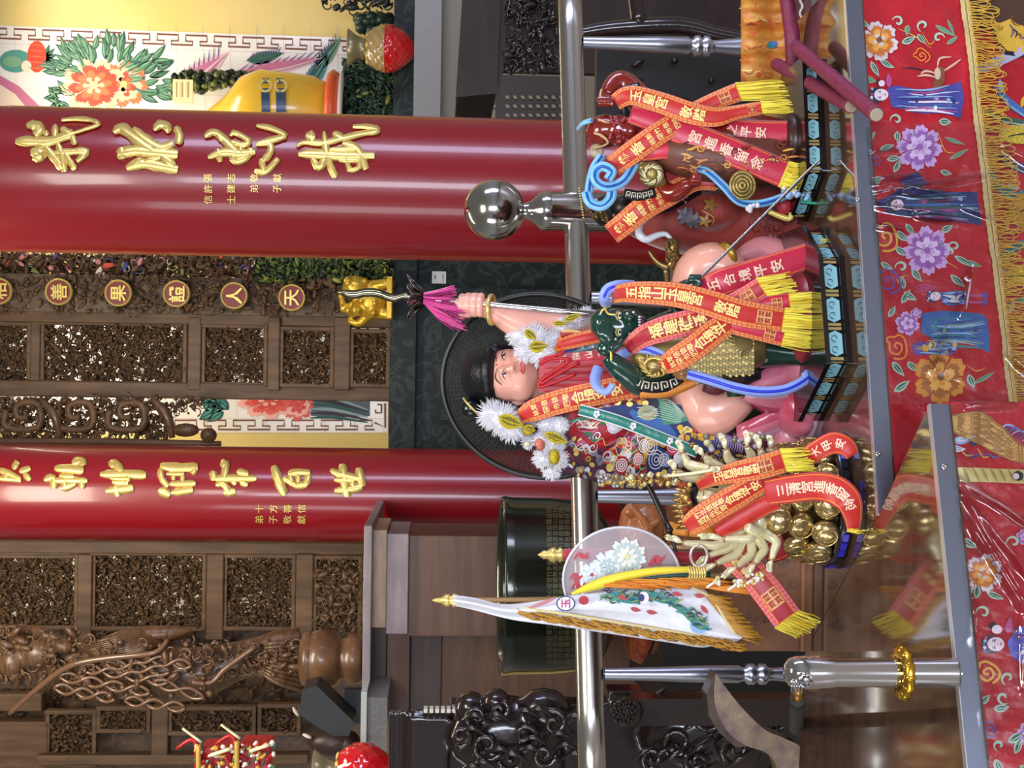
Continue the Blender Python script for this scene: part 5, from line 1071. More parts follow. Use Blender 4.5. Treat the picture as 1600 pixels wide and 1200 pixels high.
# ================================================================== seated child figure on the lotus
PGB = mat('pale_gold_bead', '#c9b98a', .25, metal=.6)
def child():
    D = 2.40; t = thing('child_statue', PZ(1285, 560, ZT), 'large pink faced child statue with black hair buns raising a flame tipped spear', 'statue')
    HAIR = mat('black_hair', '#0b0d12', .4, bump=(160, .4, .003))
    mb = MB()
    mb.el(795, 586, D, 46, 42, 42); mb.el(811, 587, D-.010, 32, 41, 38); mb.el(832, 584, D-.026, 11, 16, 13); mb.el(811, 560, D-.024, 17, 14, 14); mb.el(814, 610, D-.020, 20, 19, 18)
    mb.tb([(778, 579, D-.050, 3.5), (794, 577, D-.056, 4.6), (804, 575, D-.060, 6.6)], None, 10, 3); mb.el(803, 569, D-.052, 4, 4, 4); mb.el(803, 582, D-.052, 4, 4, 4)
    mb.el(818, 574, D-.046, 7, 11, 6); mb.el(810, 628, D+.015, 13, 6, 8)
    mb.tb([(830, 600, D+.01, 24), (858, 596, D+.01, 26), (890, 580, D+.01, 60), (930, 575, D+.01, 74), (1000, 570, D+.01, 70), (1080, 560, D+.01, 74), (1130, 550, D+.02, 90)], None, 20, 4)
    # raised arm and the two folded legs
    mb.tb([(895, 530, D+.02, 34), (885, 520, D-.01, 33), (850, 514, D-.02, 30), (815, 507, D-.035, 26), (790, 496, D-.045, 21), (768, 485, D-.055, 15), (750, 480, D-.06, 17)], None, 16, 4)
    mb.tb([(1100, 560, D-.02, 58), (1100, 610, D-.06, 56), (1112, 640, D-.09, 46), (1150, 620, D-.10, 34), (1180, 580, D-.08, 28)], None, 16, 4)
    mb.tb([(1100, 520, D-.02, 55), (1095, 450, D-.07, 48), (1100, 420, D-.09, 40), (1130, 420, D-.10, 36), (1160, 470, D-.10, 30)], None, 16, 4)
    remesh(mb.link('body', SKN, t), .0042, 5)
    # hand: palm, four curled fingers, thumb
    h = MB(); h.el(738, 478, D-.062, 17, 16, 11)
    for i, (x, r) in enumerate(((722, 7.0), (732, 7.8), (742, 7.6), (751, 6.4))):
        h.tb([(x+1, 464-i*.6, D-.064, r), (x-1, 470, D-.080, r), (x-2, 480, D-.085, r*.95), (x-1, 489+(i % 2)*1.5, D-.077, r*.85), (x, 490, D-.066, r*.8)], None, 10, 4)
    h.tb([(738, 466, D-.07, 6.5), (726, 468, D-.082, 6.2), (716, 472, D-.084, 5), (711, 475, D-.083, 3.4)], None, 8, 3); h.el(722, 492, D-.078, 7, 7, 7)
    remesh(h.link('hand', SKN, t), .0018, 3)
    b = MB(); pts = []
    for i in range(33):
        a = 2*PI*i/32; pts.append((766-6*math.sin(a)*1.0+2, 484+22*math.cos(a), D-.06-.03*math.sin(a), 3.6))
    b.tb(pts, GOLD, 8, 1, cap=False); b.link('bangle', parent=t)
    # face
    f = MB(); F = lambda px, py: D-.0565+ .0000145*((px-800)**2*.7+(py-582)**2*1.15)
    M = dmap(F); EY_ = flat('#f2ebe6', .3); IR = flat('#2a1c18', .2); BR_ = flat('#3a2622', .5)
    def eye(cx, cy, w_, tilt, name):
        g = MB(); shp(g, M, [(cx+2.0*math.sin(PI*i/8)+tilt*(i-4), cy-w_+2*w_*i/8) for i in range(9)]+[(cx-2.6*math.sin(PI*i/8)+tilt*(i-4), cy-w_+2*w_*i/8) for i in range(7, 0, -1)], EY_, .004); disc(g, M, cx-.3, cy-1, 2.3, 2.8, IR, .0046); disc(g, M, cx-1, cy-2, .9, .9, EY_, .0052)
        stroke(g, M, [(cx+1+tilt*-5, cy-w_-2), (cx-3.0, cy), (cx+1+tilt*5, cy+w_+2)], 1.9, BR_, .0050, 6); stroke(g, M, [(cx+1.4, cy-w_), (cx+2.5, cy), (cx+1.4, cy+w_)], .7, BR_, .0045, 5); g.link('eye', parent=t)
    eye(787, 555, 6.5, .1, 0); eye(788, 585-1, 7.2, 0, 1)
    g = MB(); stroke(g, M, [(782, 545), (775, 552), (776, 565)], 2.4, BR_, .0042, 6); stroke(g, M, [(785, 602), (776, 594), (774, 586), (777, 575)], 2.6, BR_, .0042, 6); disc(g, M, 776, 566+4, 1.4, 1.4, flat('#c03028'), .006); g.link('eyebrow', parent=t)
    g = MB(); LIP = flat('#cf5a58', .35)
    g.tb([(816, 564, D-.0565, .6), (813, 570, D-.0590, 1.5), (814.5, 574.5, D-.0600, 1.5), (813.5, 579, D-.0588, 1.5), (817, 584, D-.0555, .5)], LIP, 8, 3); g.tb([(817, 566, D-.0570, .6), (818.5, 575, D-.0592, 2.2), (817.5, 585, D-.0555, .6)], LIP, 8, 4); g.link('lips', parent=t)
    # hair
    hr = MB(); hr.el(760, 585, D+.012, 38, 44, 48, None); hr.el(745, 588, D+.02, 26, 42, 40); hr.tb([(764, 546, D-.020, 9), (760, 570, D-.040, 9), (760, 600, D-.038, 9), (766, 625, D-.012, 11)], None, 10, 4); hr.tb([(770, 627, D+.0, 13), (795, 632, D+.02, 12), (812, 630, D+.03, 8)], None, 10, 3); hr.tb([(768, 546, D+.0, 12), (795, 546, D+.035, 9)], None, 10, 3)
    remesh(hr.link('hair', HAIR, t), .004, 4)
    o = MB(); o.el(737, 639, D+.0, 18, 16, 16, mat('hair_bun', '#0e1016', .25, coat=.3), 0, 24, 16); o.link('hair_bun', parent=t)
    g = MB(); g.tb([(724, 622, D-.01, 1.6), (730, 630, D-.035, 1.6), (745, 645, D-.03, 1.6), (752, 652, D-.0, 1.6)], GOLDP, 8, 5); g.link('hair_band', parent=t)
    # halo ring of black gauze
    Hc = P(848, 603, D+.08); k = (D+.08)/FPX; ux, uy = (EX*.93+EY*.25).normalized(), None; uy = FW.cross(ux).normalized(); rx, ry = 158*k, 142*k
    g = MB(); n = 72; g.tube([Hc+ux*rx*math.cos(2*PI*i/n)+uy*ry*math.sin(2*PI*i/n) for i in range(n+1)], 4.6*k, 10, flat('#1e1d18', .4), cap=False); g.link('halo_rim', parent=t)
    g = MB(); GA = flat('#25241f', .6)
    for j in range(5): g.tube([Hc+(ux*rx*math.cos(2*PI*i/n)+uy*ry*math.sin(2*PI*i/n))*(.96-.035*j) for i in range(n+1)], .8*k, 4, GA, cap=False)
    for i in range(110):
        a = 2*PI*i/110; d = (ux*rx*math.cos(a)+uy*ry*math.sin(a)); g.tube([Hc+d*.30, Hc+d*.99], .75*k, 4, GA)
    for i in range(72): u = -1+2*(i+.5)/72; s = math.sqrt(1-u*u)*.97; g.tube([Hc+ux*rx*u-uy*ry*s, Hc+ux*rx*u+uy*ry*s], .7*k, 4, GA)
    g.link('halo_gauze', parent=t)
    # white fur collars with gold leaf ears
    FUR = mat('white_fur', '#ecebf0', .8, sheen=.6); r = random.Random(5); GE = mat('gold_sequin', '#c9b52e', .3, metal=.5, bump=(400, 1, .003)); GE2 = mat('olive_sequin', '#7d7224', .3, metal=.4, bump=(400, 1, .003))
    def fur(cs, n):
        mb = MB()
        for (x, y, rr, d) in cs:
            mb.el(x, y, d+.012, rr*.62, rr*.62, rr*.5, FUR, 0, 10, 8)
            for i in range(n):
                a = r.uniform(0, 2*PI); e = math.acos(r.uniform(-.25, 1)); l = rr*r.uniform(.75, 1.15)
                dx, dy, dz = math.sin(e)*math.cos(a), math.sin(e)*math.sin(a), -math.cos(e); kk = d/FPX; j = r.uniform(-.25, .25)
                mb.tb([(x+dx*rr*.4, y+dy*rr*.4, d+.012+dz*rr*.4*kk, 1.0), (x+dx*l*.8, y+dy*l*.8+j*4, d+.012+dz*l*.6*kk, .6), (x+dx*l+j*6, y+dy*l+j*5, d+.012+dz*l*.7*kk, .15)], FUR, 3, 1, cap=False)
        return mb.link('fur_trim', parent=t)
    fur([(768, 648, 25, D-.06), (785, 655, 29, D-.07), (800, 668, 25, D-.07), (836, 648, 18, D-.05), (860, 660, 20, D-.06), (878, 668, 17, D-.06), (872, 715, 20, D-.05), (862, 735, 16, D-.03), (828, 690, 14, D-.05), (850, 690, 18, D-.105), (870, 690, 16, D-.11), (848, 716, 17, D-.10), (856, 664, 17, D-.112), (876, 664, 14, D-.115), (872, 715, 17, D-.095)], 420)
    fur([(812, 522, 22, D-.06), (835, 530, 28, D-.08), (848, 550, 27, D-.09), (864, 535, 22, D-.08), (822, 548, 20, D-.07), (880, 512, 17, D-.07), (900, 500, 17, D-.06), (918, 492, 14, D-.05)], 420)
    for cx, cy, L, a, wd in ((778, 651, 44, .35, 13), (850, 676, 42, .4, 9), (818, 667, 20, .3, 8), (820, 515, 24, .7, 8), (826, 542, 30, -.1, 11), (862, 505, 26, .0, 5), (880, 500, 30, -.3, 6)):
        g = MB(); leaf(g, dmap(D-.138 if cx > 840 and cy > 600 else D-.118), cx, cy, L, a, wd, GE, GE2, .004); solid(g.link('gold_ear', parent=t), .003)
    g = MB(); g.el(843, 695, D-.135, 9, 10, 9, flat('#c8705e', .35)); g.el(834, 700, D-.145, 3, 3.5, 3, BLK); g.el(824, 672, D-.105, 9, 9, 7, GE); g.el(866, 714, D-.125, 9, 13, 8, GE); g.el(824, 694, D-.085, 5, 4, 5, flat('#e8d8b0')); g.link('lion_muzzle', parent=t)
    # embroidered cape on the near shoulder
    up_e = smooth([(836, 648), (900, 634), (960, 622), (1010, 612), (1060, 640), (1100, 664), (1150, 668), (1200, 690)], 8); lo_e = smooth([(850, 735), (892, 742), (930, 752), (985, 764), (1030, 764), (1068, 758), (1110, 748), (1180, 735)], 8)
    n_ = 40
    def at(e_, u): x = u*(len(e_)-1); i = min(int(x), len(e_)-2); f_ = x-i; return [a+(b-a)*f_ for a, b in zip(e_[i], e_[i+1])]
    CD = lambda u, v: D-.085+.03*math.sin(PI*v)*-1+.07*v+.02*u+.004*math.sin(u*30+v*6)
    def CMap(u, v, l=0): a, b = at(up_e, u), at(lo_e, u); return P(a[0]+(b[0]-a[0])*v, a[1]+(b[1]-a[1])*v, CD(u, v)-l)
    inv = lambda px, py: None
    CAPE = mat('cape_cloth', '#3a2a3c', .5, var=(30, '#6a2a34')); mb = MB(); mb.grid([[CMap(i/n_, j/16) for j in range(17)] for i in range(n_+1)], CAPE); solid(mb.link('cape', parent=t), .003)
    S_ = 340.0; Mc = lambda x, y, l=0: CMap(min(max(x/S_, 0), 1), min(max(y/110, 0), 1), l)
    g = MB(); shp(g, Mc, [(40, 4), (44, 50), (70, 84), (120, 80), (160, 50), (180, 10), (120, 3)], flat('#a81c26'), .002); cs = [flat('#c8222c'), LG, GRN, flat('#d8d0d4'), flat('#c85a7a'), flat('#7a2a5a'), flat('#d8383c')]
    for i in range(70):
        x = r.uniform(36, 190); y = r.uniform(6, 92); stroke(g, Mc, [(x-14, y+r.uniform(-6, 6)), (x-3, y+r.uniform(-9, 9)), (x+5, y+r.uniform(-9, 9)), (x+15, y+r.uniform(-6, 6))], r.uniform(3, 7), cs[i % 7], .003+.0003*(i % 6), 4)
        if i % 2: stroke(g, Mc, [(x-14, y+5), (x-2, y-6), (x+6, y+4), (x+14, y-2)], 1.3, (WHT, GOLDP)[i % 4 // 2], .0055, 4)
    disc(g, Mc, 108, 35, 12, 13, flat('#d8ccd6'), .006); disc(g, Mc, 108, 35, 8, 9, flat('#efe6ee'), .0066); g.link('red_embroidery', parent=t)
    g = MB()
    for x, y, rr, m in ((165, 58, 13, OCH), (155, 60, 9, BRN), (178, 72, 15, NAVY), (190, 70, 10, BLUE), (200, 48, 12, flat('#c81e34')), (208, 46, 7, flat('#f0e0e0')), (215, 62, 9, WHT), (172, 38, 8, WHT), (182, 45, 9, OCH), (150, 76, 8, flat('#d85a2a')), (228, 44, 9, flat('#e8d8d8')), (225, 70, 8, flat('#9a8a7a')), (128, 85, 9, flat('#a81c26'))):
        disc(g, Mc, x, y, rr, rr*1.2, m, .006+.0002*rr)
        for q in (.8, .5, .22): ring(g, Mc, x, y, rr*q, 1.3, (GOLDP, INK, WHT)[int(q*10) % 3], .0095, n=12)
    for k in range(170):
        u = r.random(); x = 30+u*305; y = r.uniform(70, 109) if k % 3 else r.uniform(40, 109); disc(g, Mc, x, y, r.uniform(2.5, 6.5), r.uniform(2, 6), [flat('#8d8a92'), WHT, GOLDP, flat('#a81c26'), INK, flat('#6a6a8a'), OCH][k % 7], .003+.0003*(k % 9), r.uniform(0, 3), 8)
    for k in range(26): x = r.uniform(30, 330); curl(g, Mc, x, r.uniform(50, 106), r.uniform(5, 9), r.uniform(0, 6), 1.8, [WHT, GOLDP, flat('#9a9aa8')][k % 3], .0068)
    g.link('padded_embroidery', parent=t)
    g = MB()
    for k in range(60): g.el(985+r.uniform(-50, 70), 752+r.uniform(-9, 8), D-.09+r.uniform(-.01, .02), r.uniform(2.5, 6), r.uniform(2.5, 5), 4, (PGB, flat('#c8c4c8', .25, metal=.6), GOLD)[k % 3], r.uniform(0, 3), 7, 5)
    g.link('metal_trim', parent=t)
    g = MB(); MD = dmap(lambda px, py: D-.125+.0001*(px-900))
    shp(g, MD, [(925, 640), (1000, 628), (1060, 632), (1110, 660), (1150, 700), (1100, 705), (1040, 680), (985, 655)], NAVY, .000)
    for pts, w_, m in (([(985, 642), (1010, 660), (1036, 668), (1060, 690)], 22, BLUE), ([(1000, 622), (1030, 632), (1060, 650)], 14, flat('#2a2f4a'))): stroke(g, MD, pts, w_, m, .002, 6)
    for k in range(10): stroke(g, MD, [(1034-k*1.5, 624+k*3), (1050+k*1, 628+k*3.5), (1072-k*1, 650+k*.6)], 1.6, LG2, .006, 4)
    shp(g, MD, [(1028, 620), (1078, 656), (1060, 662), (1036, 664)], LG, .004); disc(g, MD, 1012, 645, 16, 12, flat('#a9b496'), .004); 
    for k in range(22): x = 1012+r.uniform(-16, 16); y = 645+r.uniform(-11, 11); stroke(g, MD, [(x-4, y), (x+4, y+r.uniform(-4, 4))], 1.4, (WHT, OCH, LG)[k % 3], .006, 2)
    for k in range(26): disc(g, MD, 1088+r.uniform(-26, 26), 676+r.uniform(-9, 9)+0, r.uniform(3, 6), r.uniform(3, 6), (OCH, GOLD, flat('#b83a2a'), flat('#e8b838'))[k % 4], .004+.0003*(k % 6))
    for k in range(16): stroke(g, MD, [(1098+k*3.6, 664+k*1.4), (1106+k*3.6, 676+k*1.5), (1104+k*3.6, 690+k*1.2)], 2.2, flat('#a294cc'), .003, 4)
    for k in range(18): disc(g, MD, 985+r.uniform(-24, 24), 626+r.uniform(-6, 6), 5, 4, (OCH, GOLD, BRN, flat('#b83a2a'))[k % 4], .004+.0003*(k % 6))
    g.link('apron_embroidery', parent=t)
    gs = Strip([(905, 640, D-.150, 15), (960, 655, D-.152, 17), (1020, 678, D-.150, 18), (1090, 707, D-.148, 17)], 8, .002); g = MB(); GR_ = mat('green_satin', '#1d7a68', .3, sheen=.4, bump=(60, .4, .004)); n = 40
    g.grid([[gs(gs.L*i/n, gs.hw(0)*c) for c in (-1.15, -.9, -.3, .3, .9, 1.15)] for i in range(n+1)], None, colmats=[WHT, GR_, GR_, GR_, WHT]); 
    for a in (28, 88, 150): 
        for k in range(5): disc(g, gs, a+3*math.cos(k*1.3), 4*math.sin(k*1.3), 2.2, 2.2, WHT, .003)
    solid(g.link('green_band', parent=t), .002)
    # far side collar drape, red bib and ribbons on the chest
    g = MB(); DM = dmap(D-.095)
    for k, (m, w_) in enumerate(((SORG, 12), (SALM, 9), (SRED, 12), (SORG, 8), (SCRIM, 10), (flat('#e8b870'), 5))): stroke(g, DM, [(868+k*2, 538-k*6+10), (900, 528-k*2), (940, 520+k*2)], w_, m, .001*k, 5, False)
    stroke(g, DM, [(874, 556), (900, 548), (945, 536)], 14, NAVY, .002, 5); stroke(g, DM, [(894, 552), (916, 544), (944, 537)], 9, flat('#6a8a8a'), .004, 5); 
    for k in range(14): disc(g, DM, r.uniform(896, 942), r.uniform(537, 552), 3, 2, (TEAL2, WHT, SKY)[k % 3], .006)
    solid(g.link('shoulder_drape', parent=t), .002)
    g = MB(); DM = dmap(D-.100); shp(g, DM, [(842, 612), (842, 560), (880, 552), (965, 545), (975, 610), (900, 615)], flat('#b82434', .45), 0)
    for k in range(6): stroke(g, DM, [(850, 566+k*9), (900, 562+k*10), (960, 558+k*11)], 5, (SROSE, SRED, SCRIM)[k % 3], .001+.0005*k, 5)
    for i, ch in enumerate('五指山玉'): txt(g, DM, ch, 880+i*20, 560-i*3, 12, TCREAM, -.15, .006)
    solid(g.link('red_bib', parent=t), .002)
    g = MB()
    for pts in ([(842, 570), (862, 560), (890, 562), (875, 574), (848, 592), (842, 604), (860, 600), (900, 584)], [(845, 600), (870, 585), (905, 566)], [(850, 560), (880, 550), (870, 540)]): g.tb([(a, b, D-.115, 2.6) for a, b in pts], flat('#c01c22', .4), 7, 5)
    g.link('red_cord', parent=t)
    # knee cuffs and garments round the legs
    g = MB(); pts = [(1130+16*math.sin(a), 408-24*math.cos(a), D-.10-.035*math.sin(a+.6), 7) for a in (2*PI*i/24 for i in range(25))]; g.tb(pts, mat('cuff_gold', '#b8923c', .35, metal=.6), 8, 1, cap=False)
    g.tb([(1046, 452, D-.06, 6), (1060, 440, D-.08, 9), (1076, 436, D-.08, 5)], mat('cuff_gold'  , '#b8923c'), 8, 4); g.link('knee_cuff', parent=t)
    g = MB(); g.tb([(1150, 400, D-.06, 8), (1190, 390, D-.06, 22), (1230, 410, D-.07, 30), (1270, 440, D-.06, 30)], flat('#d88a90', .4), 12, 5); g.tb([(1200, 470, D-.02, 40), (1250, 500, D-.0, 50)], flat('#c87a88', .4), 12, 3); g.link('pink_skirt', parent=t)
    # lotus seat
    base = PZ(1285, 556, ZT); base = V((base.x, base.y+.17, ZT)); LP = mat('lotus_pink', '#d8768a', .25, coat=.4, var=(6, '#e49aa8')); LP3 = mat('lotus_pale', '#dcb4c8', .22, coat=.4); LP2 = mat('lotus_rose', '#b8405a', .25, coat=.4, var=(10, '#d88a9a')); GL_ = mat('lotus_green', '#16452a', .2, coat=.5)
    mb = MB(); mb.lathe(base, (0, 0, 1), [(0, .10), (.02, .125), (.07, .115), (.13, .13), (.15, .13), (.16, .0)], 40, GL_); mb.link('lotus_pod', parent=t)
    for i in range(11):
        a = -PI/2 + 2*PI*(i+.3)/11; d = V((math.cos(a), math.sin(a), 0)); s = V((-d.y, d.x, 0)); mb = MB(); rows = []
        for j in range(9):
            v = j/8; w_ = .052*math.sin(PI*(.12+.82*v))**.8; rad = .125+.055*v+.01*math.sin(PI*v); z = .022+.10*v*v*.6+.05*v
            rows.append([base+d*(rad-.020*(c*c))+s*w_*c+V((0, 0, z)) for c in (-1, -.6, -.2, .2, .6, 1)])
        mb.grid(rows, None, colmats=[LP2, LP, LP3, LP, LP2]); solid(mb.link('lotus_petal', parent=t), .005)
    for i in range(11):
        a = -PI/2 + 2*PI*(i+.8)/11; d = V((math.cos(a), math.sin(a), 0)); s = V((-d.y, d.x, 0)); mb = MB()
        mb.ell(base+d*.155+V((0, 0, .036)), d*.046+V((0, 0, -.022)), s*.046, V((0, 0, .024))+d*.01, LP2 if i % 2 else LP, 14, 10); mb.link('lotus_petal', parent=t)
    mb = MB(); mb.lathe(base, (0, 0, 1), [(0, .19), (.006, .195), (.012, .19), (.014, .12), (.014, 0)], 48, LP3); mb.link('lotus_foot', parent=t)
    mb = MB(); mb.el(1180, 590, D-.11, 46, 40, 30, GL_); mb.el(1225, 548, D-.15, 30, 28, 26, mat('boot_green', '#1e3a34', .2, coat=.4)); mb.link('green_leaf', parent=t)
    # spear held in the raised hand
    t2 = thing('flame_spear', P(905, 488, D-.08), 'steel spear with wavy flame blade and magenta tassel in the child statue hand', 'spear'); Ds = D-.078
    mb = MB(); mb.tb([(640, 464, Ds, 4.2), (905, 489, Ds, 4.6), (1000, 498, Ds+.01, 4.6)], STEEL, 14, 8); mb.link('shaft', parent=t2)
    mb = MB(); pts = smooth([(527, 456, 1), (540, 459, 6), (556, 460, 7), (572, 457, 7), (590, 458, 7), (604, 463, 7), (618, 466, 6), (634, 462, 6), (645, 465, 5)], 5)
    rows = [[P(x, y-w_, Ds), P(x, y, Ds-.005), P(x, y+w_, Ds), P(x, y, Ds+.005)] for x, y, w_ in pts]; mb.grid(rows, mat('blade_bronze', '#8a8468', .18, metal=1), cv=True); mb.link('blade', parent=t2)
    mb = MB()
    for i in range(9):
        a = 2*PI*i/9; dy, dz = math.cos(a), math.sin(a)
        rows = []
        for j in range(7):
            u = j/6; rad = 8+32*u**1.2; w_ = 13*math.sin(PI*(.1+.85*u)); x = 668-46*u+14*u*u
            rows.append([P(x, 466+rad*dy-w_*dz*c, Ds+(rad*dz+w_*dy*c)*Ds/FPX) for c in (-1, 0, 1)])
        mb.grid(rows, mat('lotus_steel', '#7c7a78', .16, metal=1))
    solid(mb.link('lotus_guard', parent=t2), .0012)
    mb = MB(); mb.lathe(P(690, 470, Ds), (0, 0, 1), [(0, .013), (.02, .014), (.028, .009), (.045, .011), (.05, .006)], 24, STEEL); mb.link('ferrule', parent=t2)
    mb = MB(); MG = mat('magenta_tassel', '#d81a8a', .6, sheen=.5); MG2 = mat('magenta_tassel_dark', '#a01468', .6)
    for i in range(240):
        a = r.uniform(-1.25, 1.25); l = r.uniform(28, 44) if i < 160 else r.uniform(40, 62); ay = a*18
        if i >= 160: ay = r.uniform(8, 40)
        d = Ds+r.uniform(-.02, .02); mb.tb([(662, 466+a*6, d, 1.6), (675+l*.2, 470+ay*.7, d, 1.5), (670+l, 472+ay*1.15, d, .6)], MG if i % 3 else MG2, 4, 2, cap=False)
    mb.link('tassel', parent=t2)
child()
def child_sash():
    D = 2.27
    sash('orange edged red sash hanging from the child statue neck beside the fur collar', [(812, 652, D+.02, 20), (832, 642, D+.008, 34), (870, 629, D, 38), (920, 617, D-.004, 38), (985, 604, D-.002, 38), (1030, 596, D+.01, 32)], 'orange', '合境平安', .38, .74, (.08, .38, ['桃園市四', '眾信徒敬']), None, seed=31)
    sash('narrow orange sash on the far side of the child statue chest', [(872, 540, D+.01, 16), (900, 532, D+.004, 22), (945, 522, D+.004, 22)], 'orange', '', seed=32)
child_sash()
# ================================================================== dark green figure shading its eyes
def green_figure():
    D = 2.20; t = thing('green_figure_statue', PZ(1322, 490, ZT), 'small dark green faced guardian figure shading its brow, before the child statue', 'statue')
    GS = mat('dark_green_skin', '#173a30', .18, coat=.5); mb = MB()
    mb.el(965, 512, D, 38, 32, 32); mb.el(985, 508, D-.012, 24, 27, 24); mb.el(940, 505, D+.0, 20, 24, 26); mb.el(984, 498, D-.038, 7, 6, 8); mb.el(1004, 504, D-.026, 8, 13, 9); mb.el(972, 512+16, D-.024, 6, 9, 8); mb.el(972, 492, D-.030, 6, 8, 8)
    mb.tb([(1000, 520, D+.01, 18), (1040, 525, D+.01, 40), (1100, 520, D+.01, 44), (1160, 510, D+.01, 50), (1220, 505, D+.01, 44)], None, 16, 4)
    mb.tb([(1040, 560, D, 22), (1030, 590, D-.01, 21), (1000, 598, D-.03, 21), (985, 588, D-.04, 20), (962, 570, D-.05, 17), (948, 556, D-.054, 11)], None, 14, 5)
    mb.tb([(1050, 480, D, 18), (1065, 455, D-.01, 15), (1080, 444, D-.03, 10)], None, 12, 4)
    mb.tb([(1180, 545, D, 34), (1230, 552, D-.01, 20), (1268, 556, D-.01, 18)], None, 14, 4); mb.el(1268, 552, D-.03, 12, 22, 26); mb.tb([(1180, 470, D, 30), (1230, 460, D, 20), (1268, 455, D-.01, 16)], None, 14, 4); mb.el(1270, 452, D-.03, 10, 18, 24)
    remesh(mb.link('body', GS, t), .0035, 3)
    h = MB(); h.el(945, 545, D-.056, 13, 12, 8)
    for i, (y0, x1, y1, r) in enumerate(((532, 935, 505, 4.4), (536, 943, 500, 4.8), (541, 951, 502, 4.6), (546, 957, 510, 4.2))): h.tb([(943+i*3, y0+4, D-.058, r), ((943+x1)/2+i*1.5-2, (y0+y1)/2+4, D-.066, r), (x1, y1, D-.060, r*.75)], None, 8, 3)
    h.tb([(955, 548, D-.062, 5), (966, 540, D-.066, 4.6), (972, 530, D-.062, 3.5)], None, 8, 3); remesh(h.link('hand', GS, t), .0022, 2)
    h = MB(); h.el(1084, 440, D-.04, 11, 11, 10)
    for i in range(4): h.tb([(1078+i*5, 446, D-.045, 3.2), (1078+i*5, 438, D-.058, 3.4), (1079+i*5, 430, D-.05, 3)], None, 8, 3)
    h.tb([(1080, 446, D-.05, 3.4), (1090, 446, D-.058, 3.2), (1098, 441, D-.058, 2.8)], None, 8, 3); remesh(h.link('fist', GS, t), .002, 2)
    M = dmap(lambda px, py: D-.040+.00002*((py-505)**2)*.9+.00001*(px-975)**2); f = MB()
    for cy, s in ((493, -1), (519, 1)):
        disc(f, M, 968, cy, 3.2, 6.0, flat('#cfc8a8', .3), .003); disc(f, M, 969, cy, 2.2, 2.4, INK, .004); stroke(f, M, [(966, cy-8), (962, cy), (966, cy+8)], 1.8, GOLDP, .004, 5); stroke(f, M, [(958, cy-9), (954, cy-s*2), (958, cy+9)], 2, flat('#0e211b', .3), .006, 5)
    f.link('eye', parent=t)
    f = MB(); stroke(f, M, [(1000, 492), (1004, 504), (1000, 518)], 4, flat('#7a3a44'), .012, 5)
    for k in range(6): disc(f, M, 999, 495+k*4.2, 2.2, 1.6, WHT, .014)
    f.link('teeth', parent=t); f = MB()
    for x, y in ((980, 490), (984, 522), (990, 488), (962, 530), (988, 528)): f.el(x, y, D-.034, 2.4, 2.4, 2.4, flat('#d8d8c8', .3), 0, 8, 6)
    f.link('tooth', parent=t); f = MB(); f.tb([(945, 480, D-.02, 1.6), (950, 490, D-.04, 1.8), (962, 492, D-.05, 1.4)], GOLDP, 6, 4); f.tb([(938, 492, D-.02, 1.4), (942, 484, D-.02, 1.8), (955, 478, D-.02, 1.4)], GOLDP, 6, 4); f.link('gold_line', parent=t); f = MB(); f.tb([(944, 512, D-.06, 2), (952, 508, D-.062, 2.2)], GOLDP, 6, 3); f.link('gold_line', parent=t)
    g = MB(); g.tb([(952+9*math.cos(a)*.35, 558+13*math.sin(a)*-1, D-.054-.012*math.cos(a), 2) for a in (2*PI*i/20 for i in range(21))], GOLDP, 6, 1, cap=False); g.link('bracelet', parent=t)
    AR = mat('old_gold_armour', '#9a854a', .35, metal=.55, bump=(90, .5, .004)); ARB = mat('armour_scale', '#7a6a3c', .35, metal=.5)
    mb = MB(); mb.el(1020, 572, D-.03, 28, 22, 22); mb.el(1000, 560, D-.03, 14, 16, 16); mb.el(1042, 566, D-.02, 20, 18, 18); remesh(mb.link('shoulder_guard', AR, t), .003, 2)
    mb = MB(); 
    for k in range(16): a = k*2.4; mb.tb([(1020+14*math.cos(a), 572+12*math.sin(a), D-.062, 1.5), (1026+18*math.cos(a+.5), 572+15*math.sin(a+.5), D-.058, 2.4), (1022+24*math.cos(a+.9), 570+20*math.sin(a+.9), D-.046, 1.2)], GOLD, 6, 3)
    mb.link('shoulder_scroll', parent=t)
    S = Strip([(985, 590, D-.052, 18), (1000, 600, D-.054, 20), (1022, 604, D-.052, 20), (1048, 600, D-.046, 20), (1066, 592, D-.04, 16)], 8, .003); mb = MB(); CR_ = flat('#e0d8c0', .4); mb.grid([[S(S.L*i/24, S.hw(S.L*i/24)*c) for c in (-1, 0, 1)] for i in range(25)], BLK); greek(mb, S, 6, S.L-6, 7, 5, CR_, .002); solid(mb.link('fret_cuff', parent=t), .002)
    S2 = Strip([(1000, 612, D-.045, 18), (1040, 612, D-.045, 18), (1080, 600, D-.04, 12), (1100, 590, D-.04, 5)], 8, .003); mb = MB(); mb.grid([[S2(S2.L*i/16, S2.hw(S2.L*i/16)*c) for c in (-1, 0, 1)] for i in range(17)], flat('#d88a3c', .4)); solid(mb.link('orange_lining', parent=t), .002)
    mb = MB(); mb.el(1066, 584, D-.03, 16, 15, 12, flat('#c8952c', .35)); ring(mb, dmap(D-.06), 1064, 582, 10, 3, BRN, .002); ring(mb, dmap(D-.06), 1064, 582, 5, 2.5, BRN, .002); mb.link('belt_boss', parent=t)
    mb = MB(); mb.tb([(1000, 540, D-.02, 14), (1040, 548, D-.025, 28), (1090, 548, D-.03, 36), (1150, 545, D-.028, 40), (1185, 540, D-.02, 30)], ARB, 18, 5); mb.link('armour_skirt', parent=t)
    mb = MB(); rr = random.Random(8); ASC = mat('armour_dark_scale', '#6f6034', .35, metal=.5)
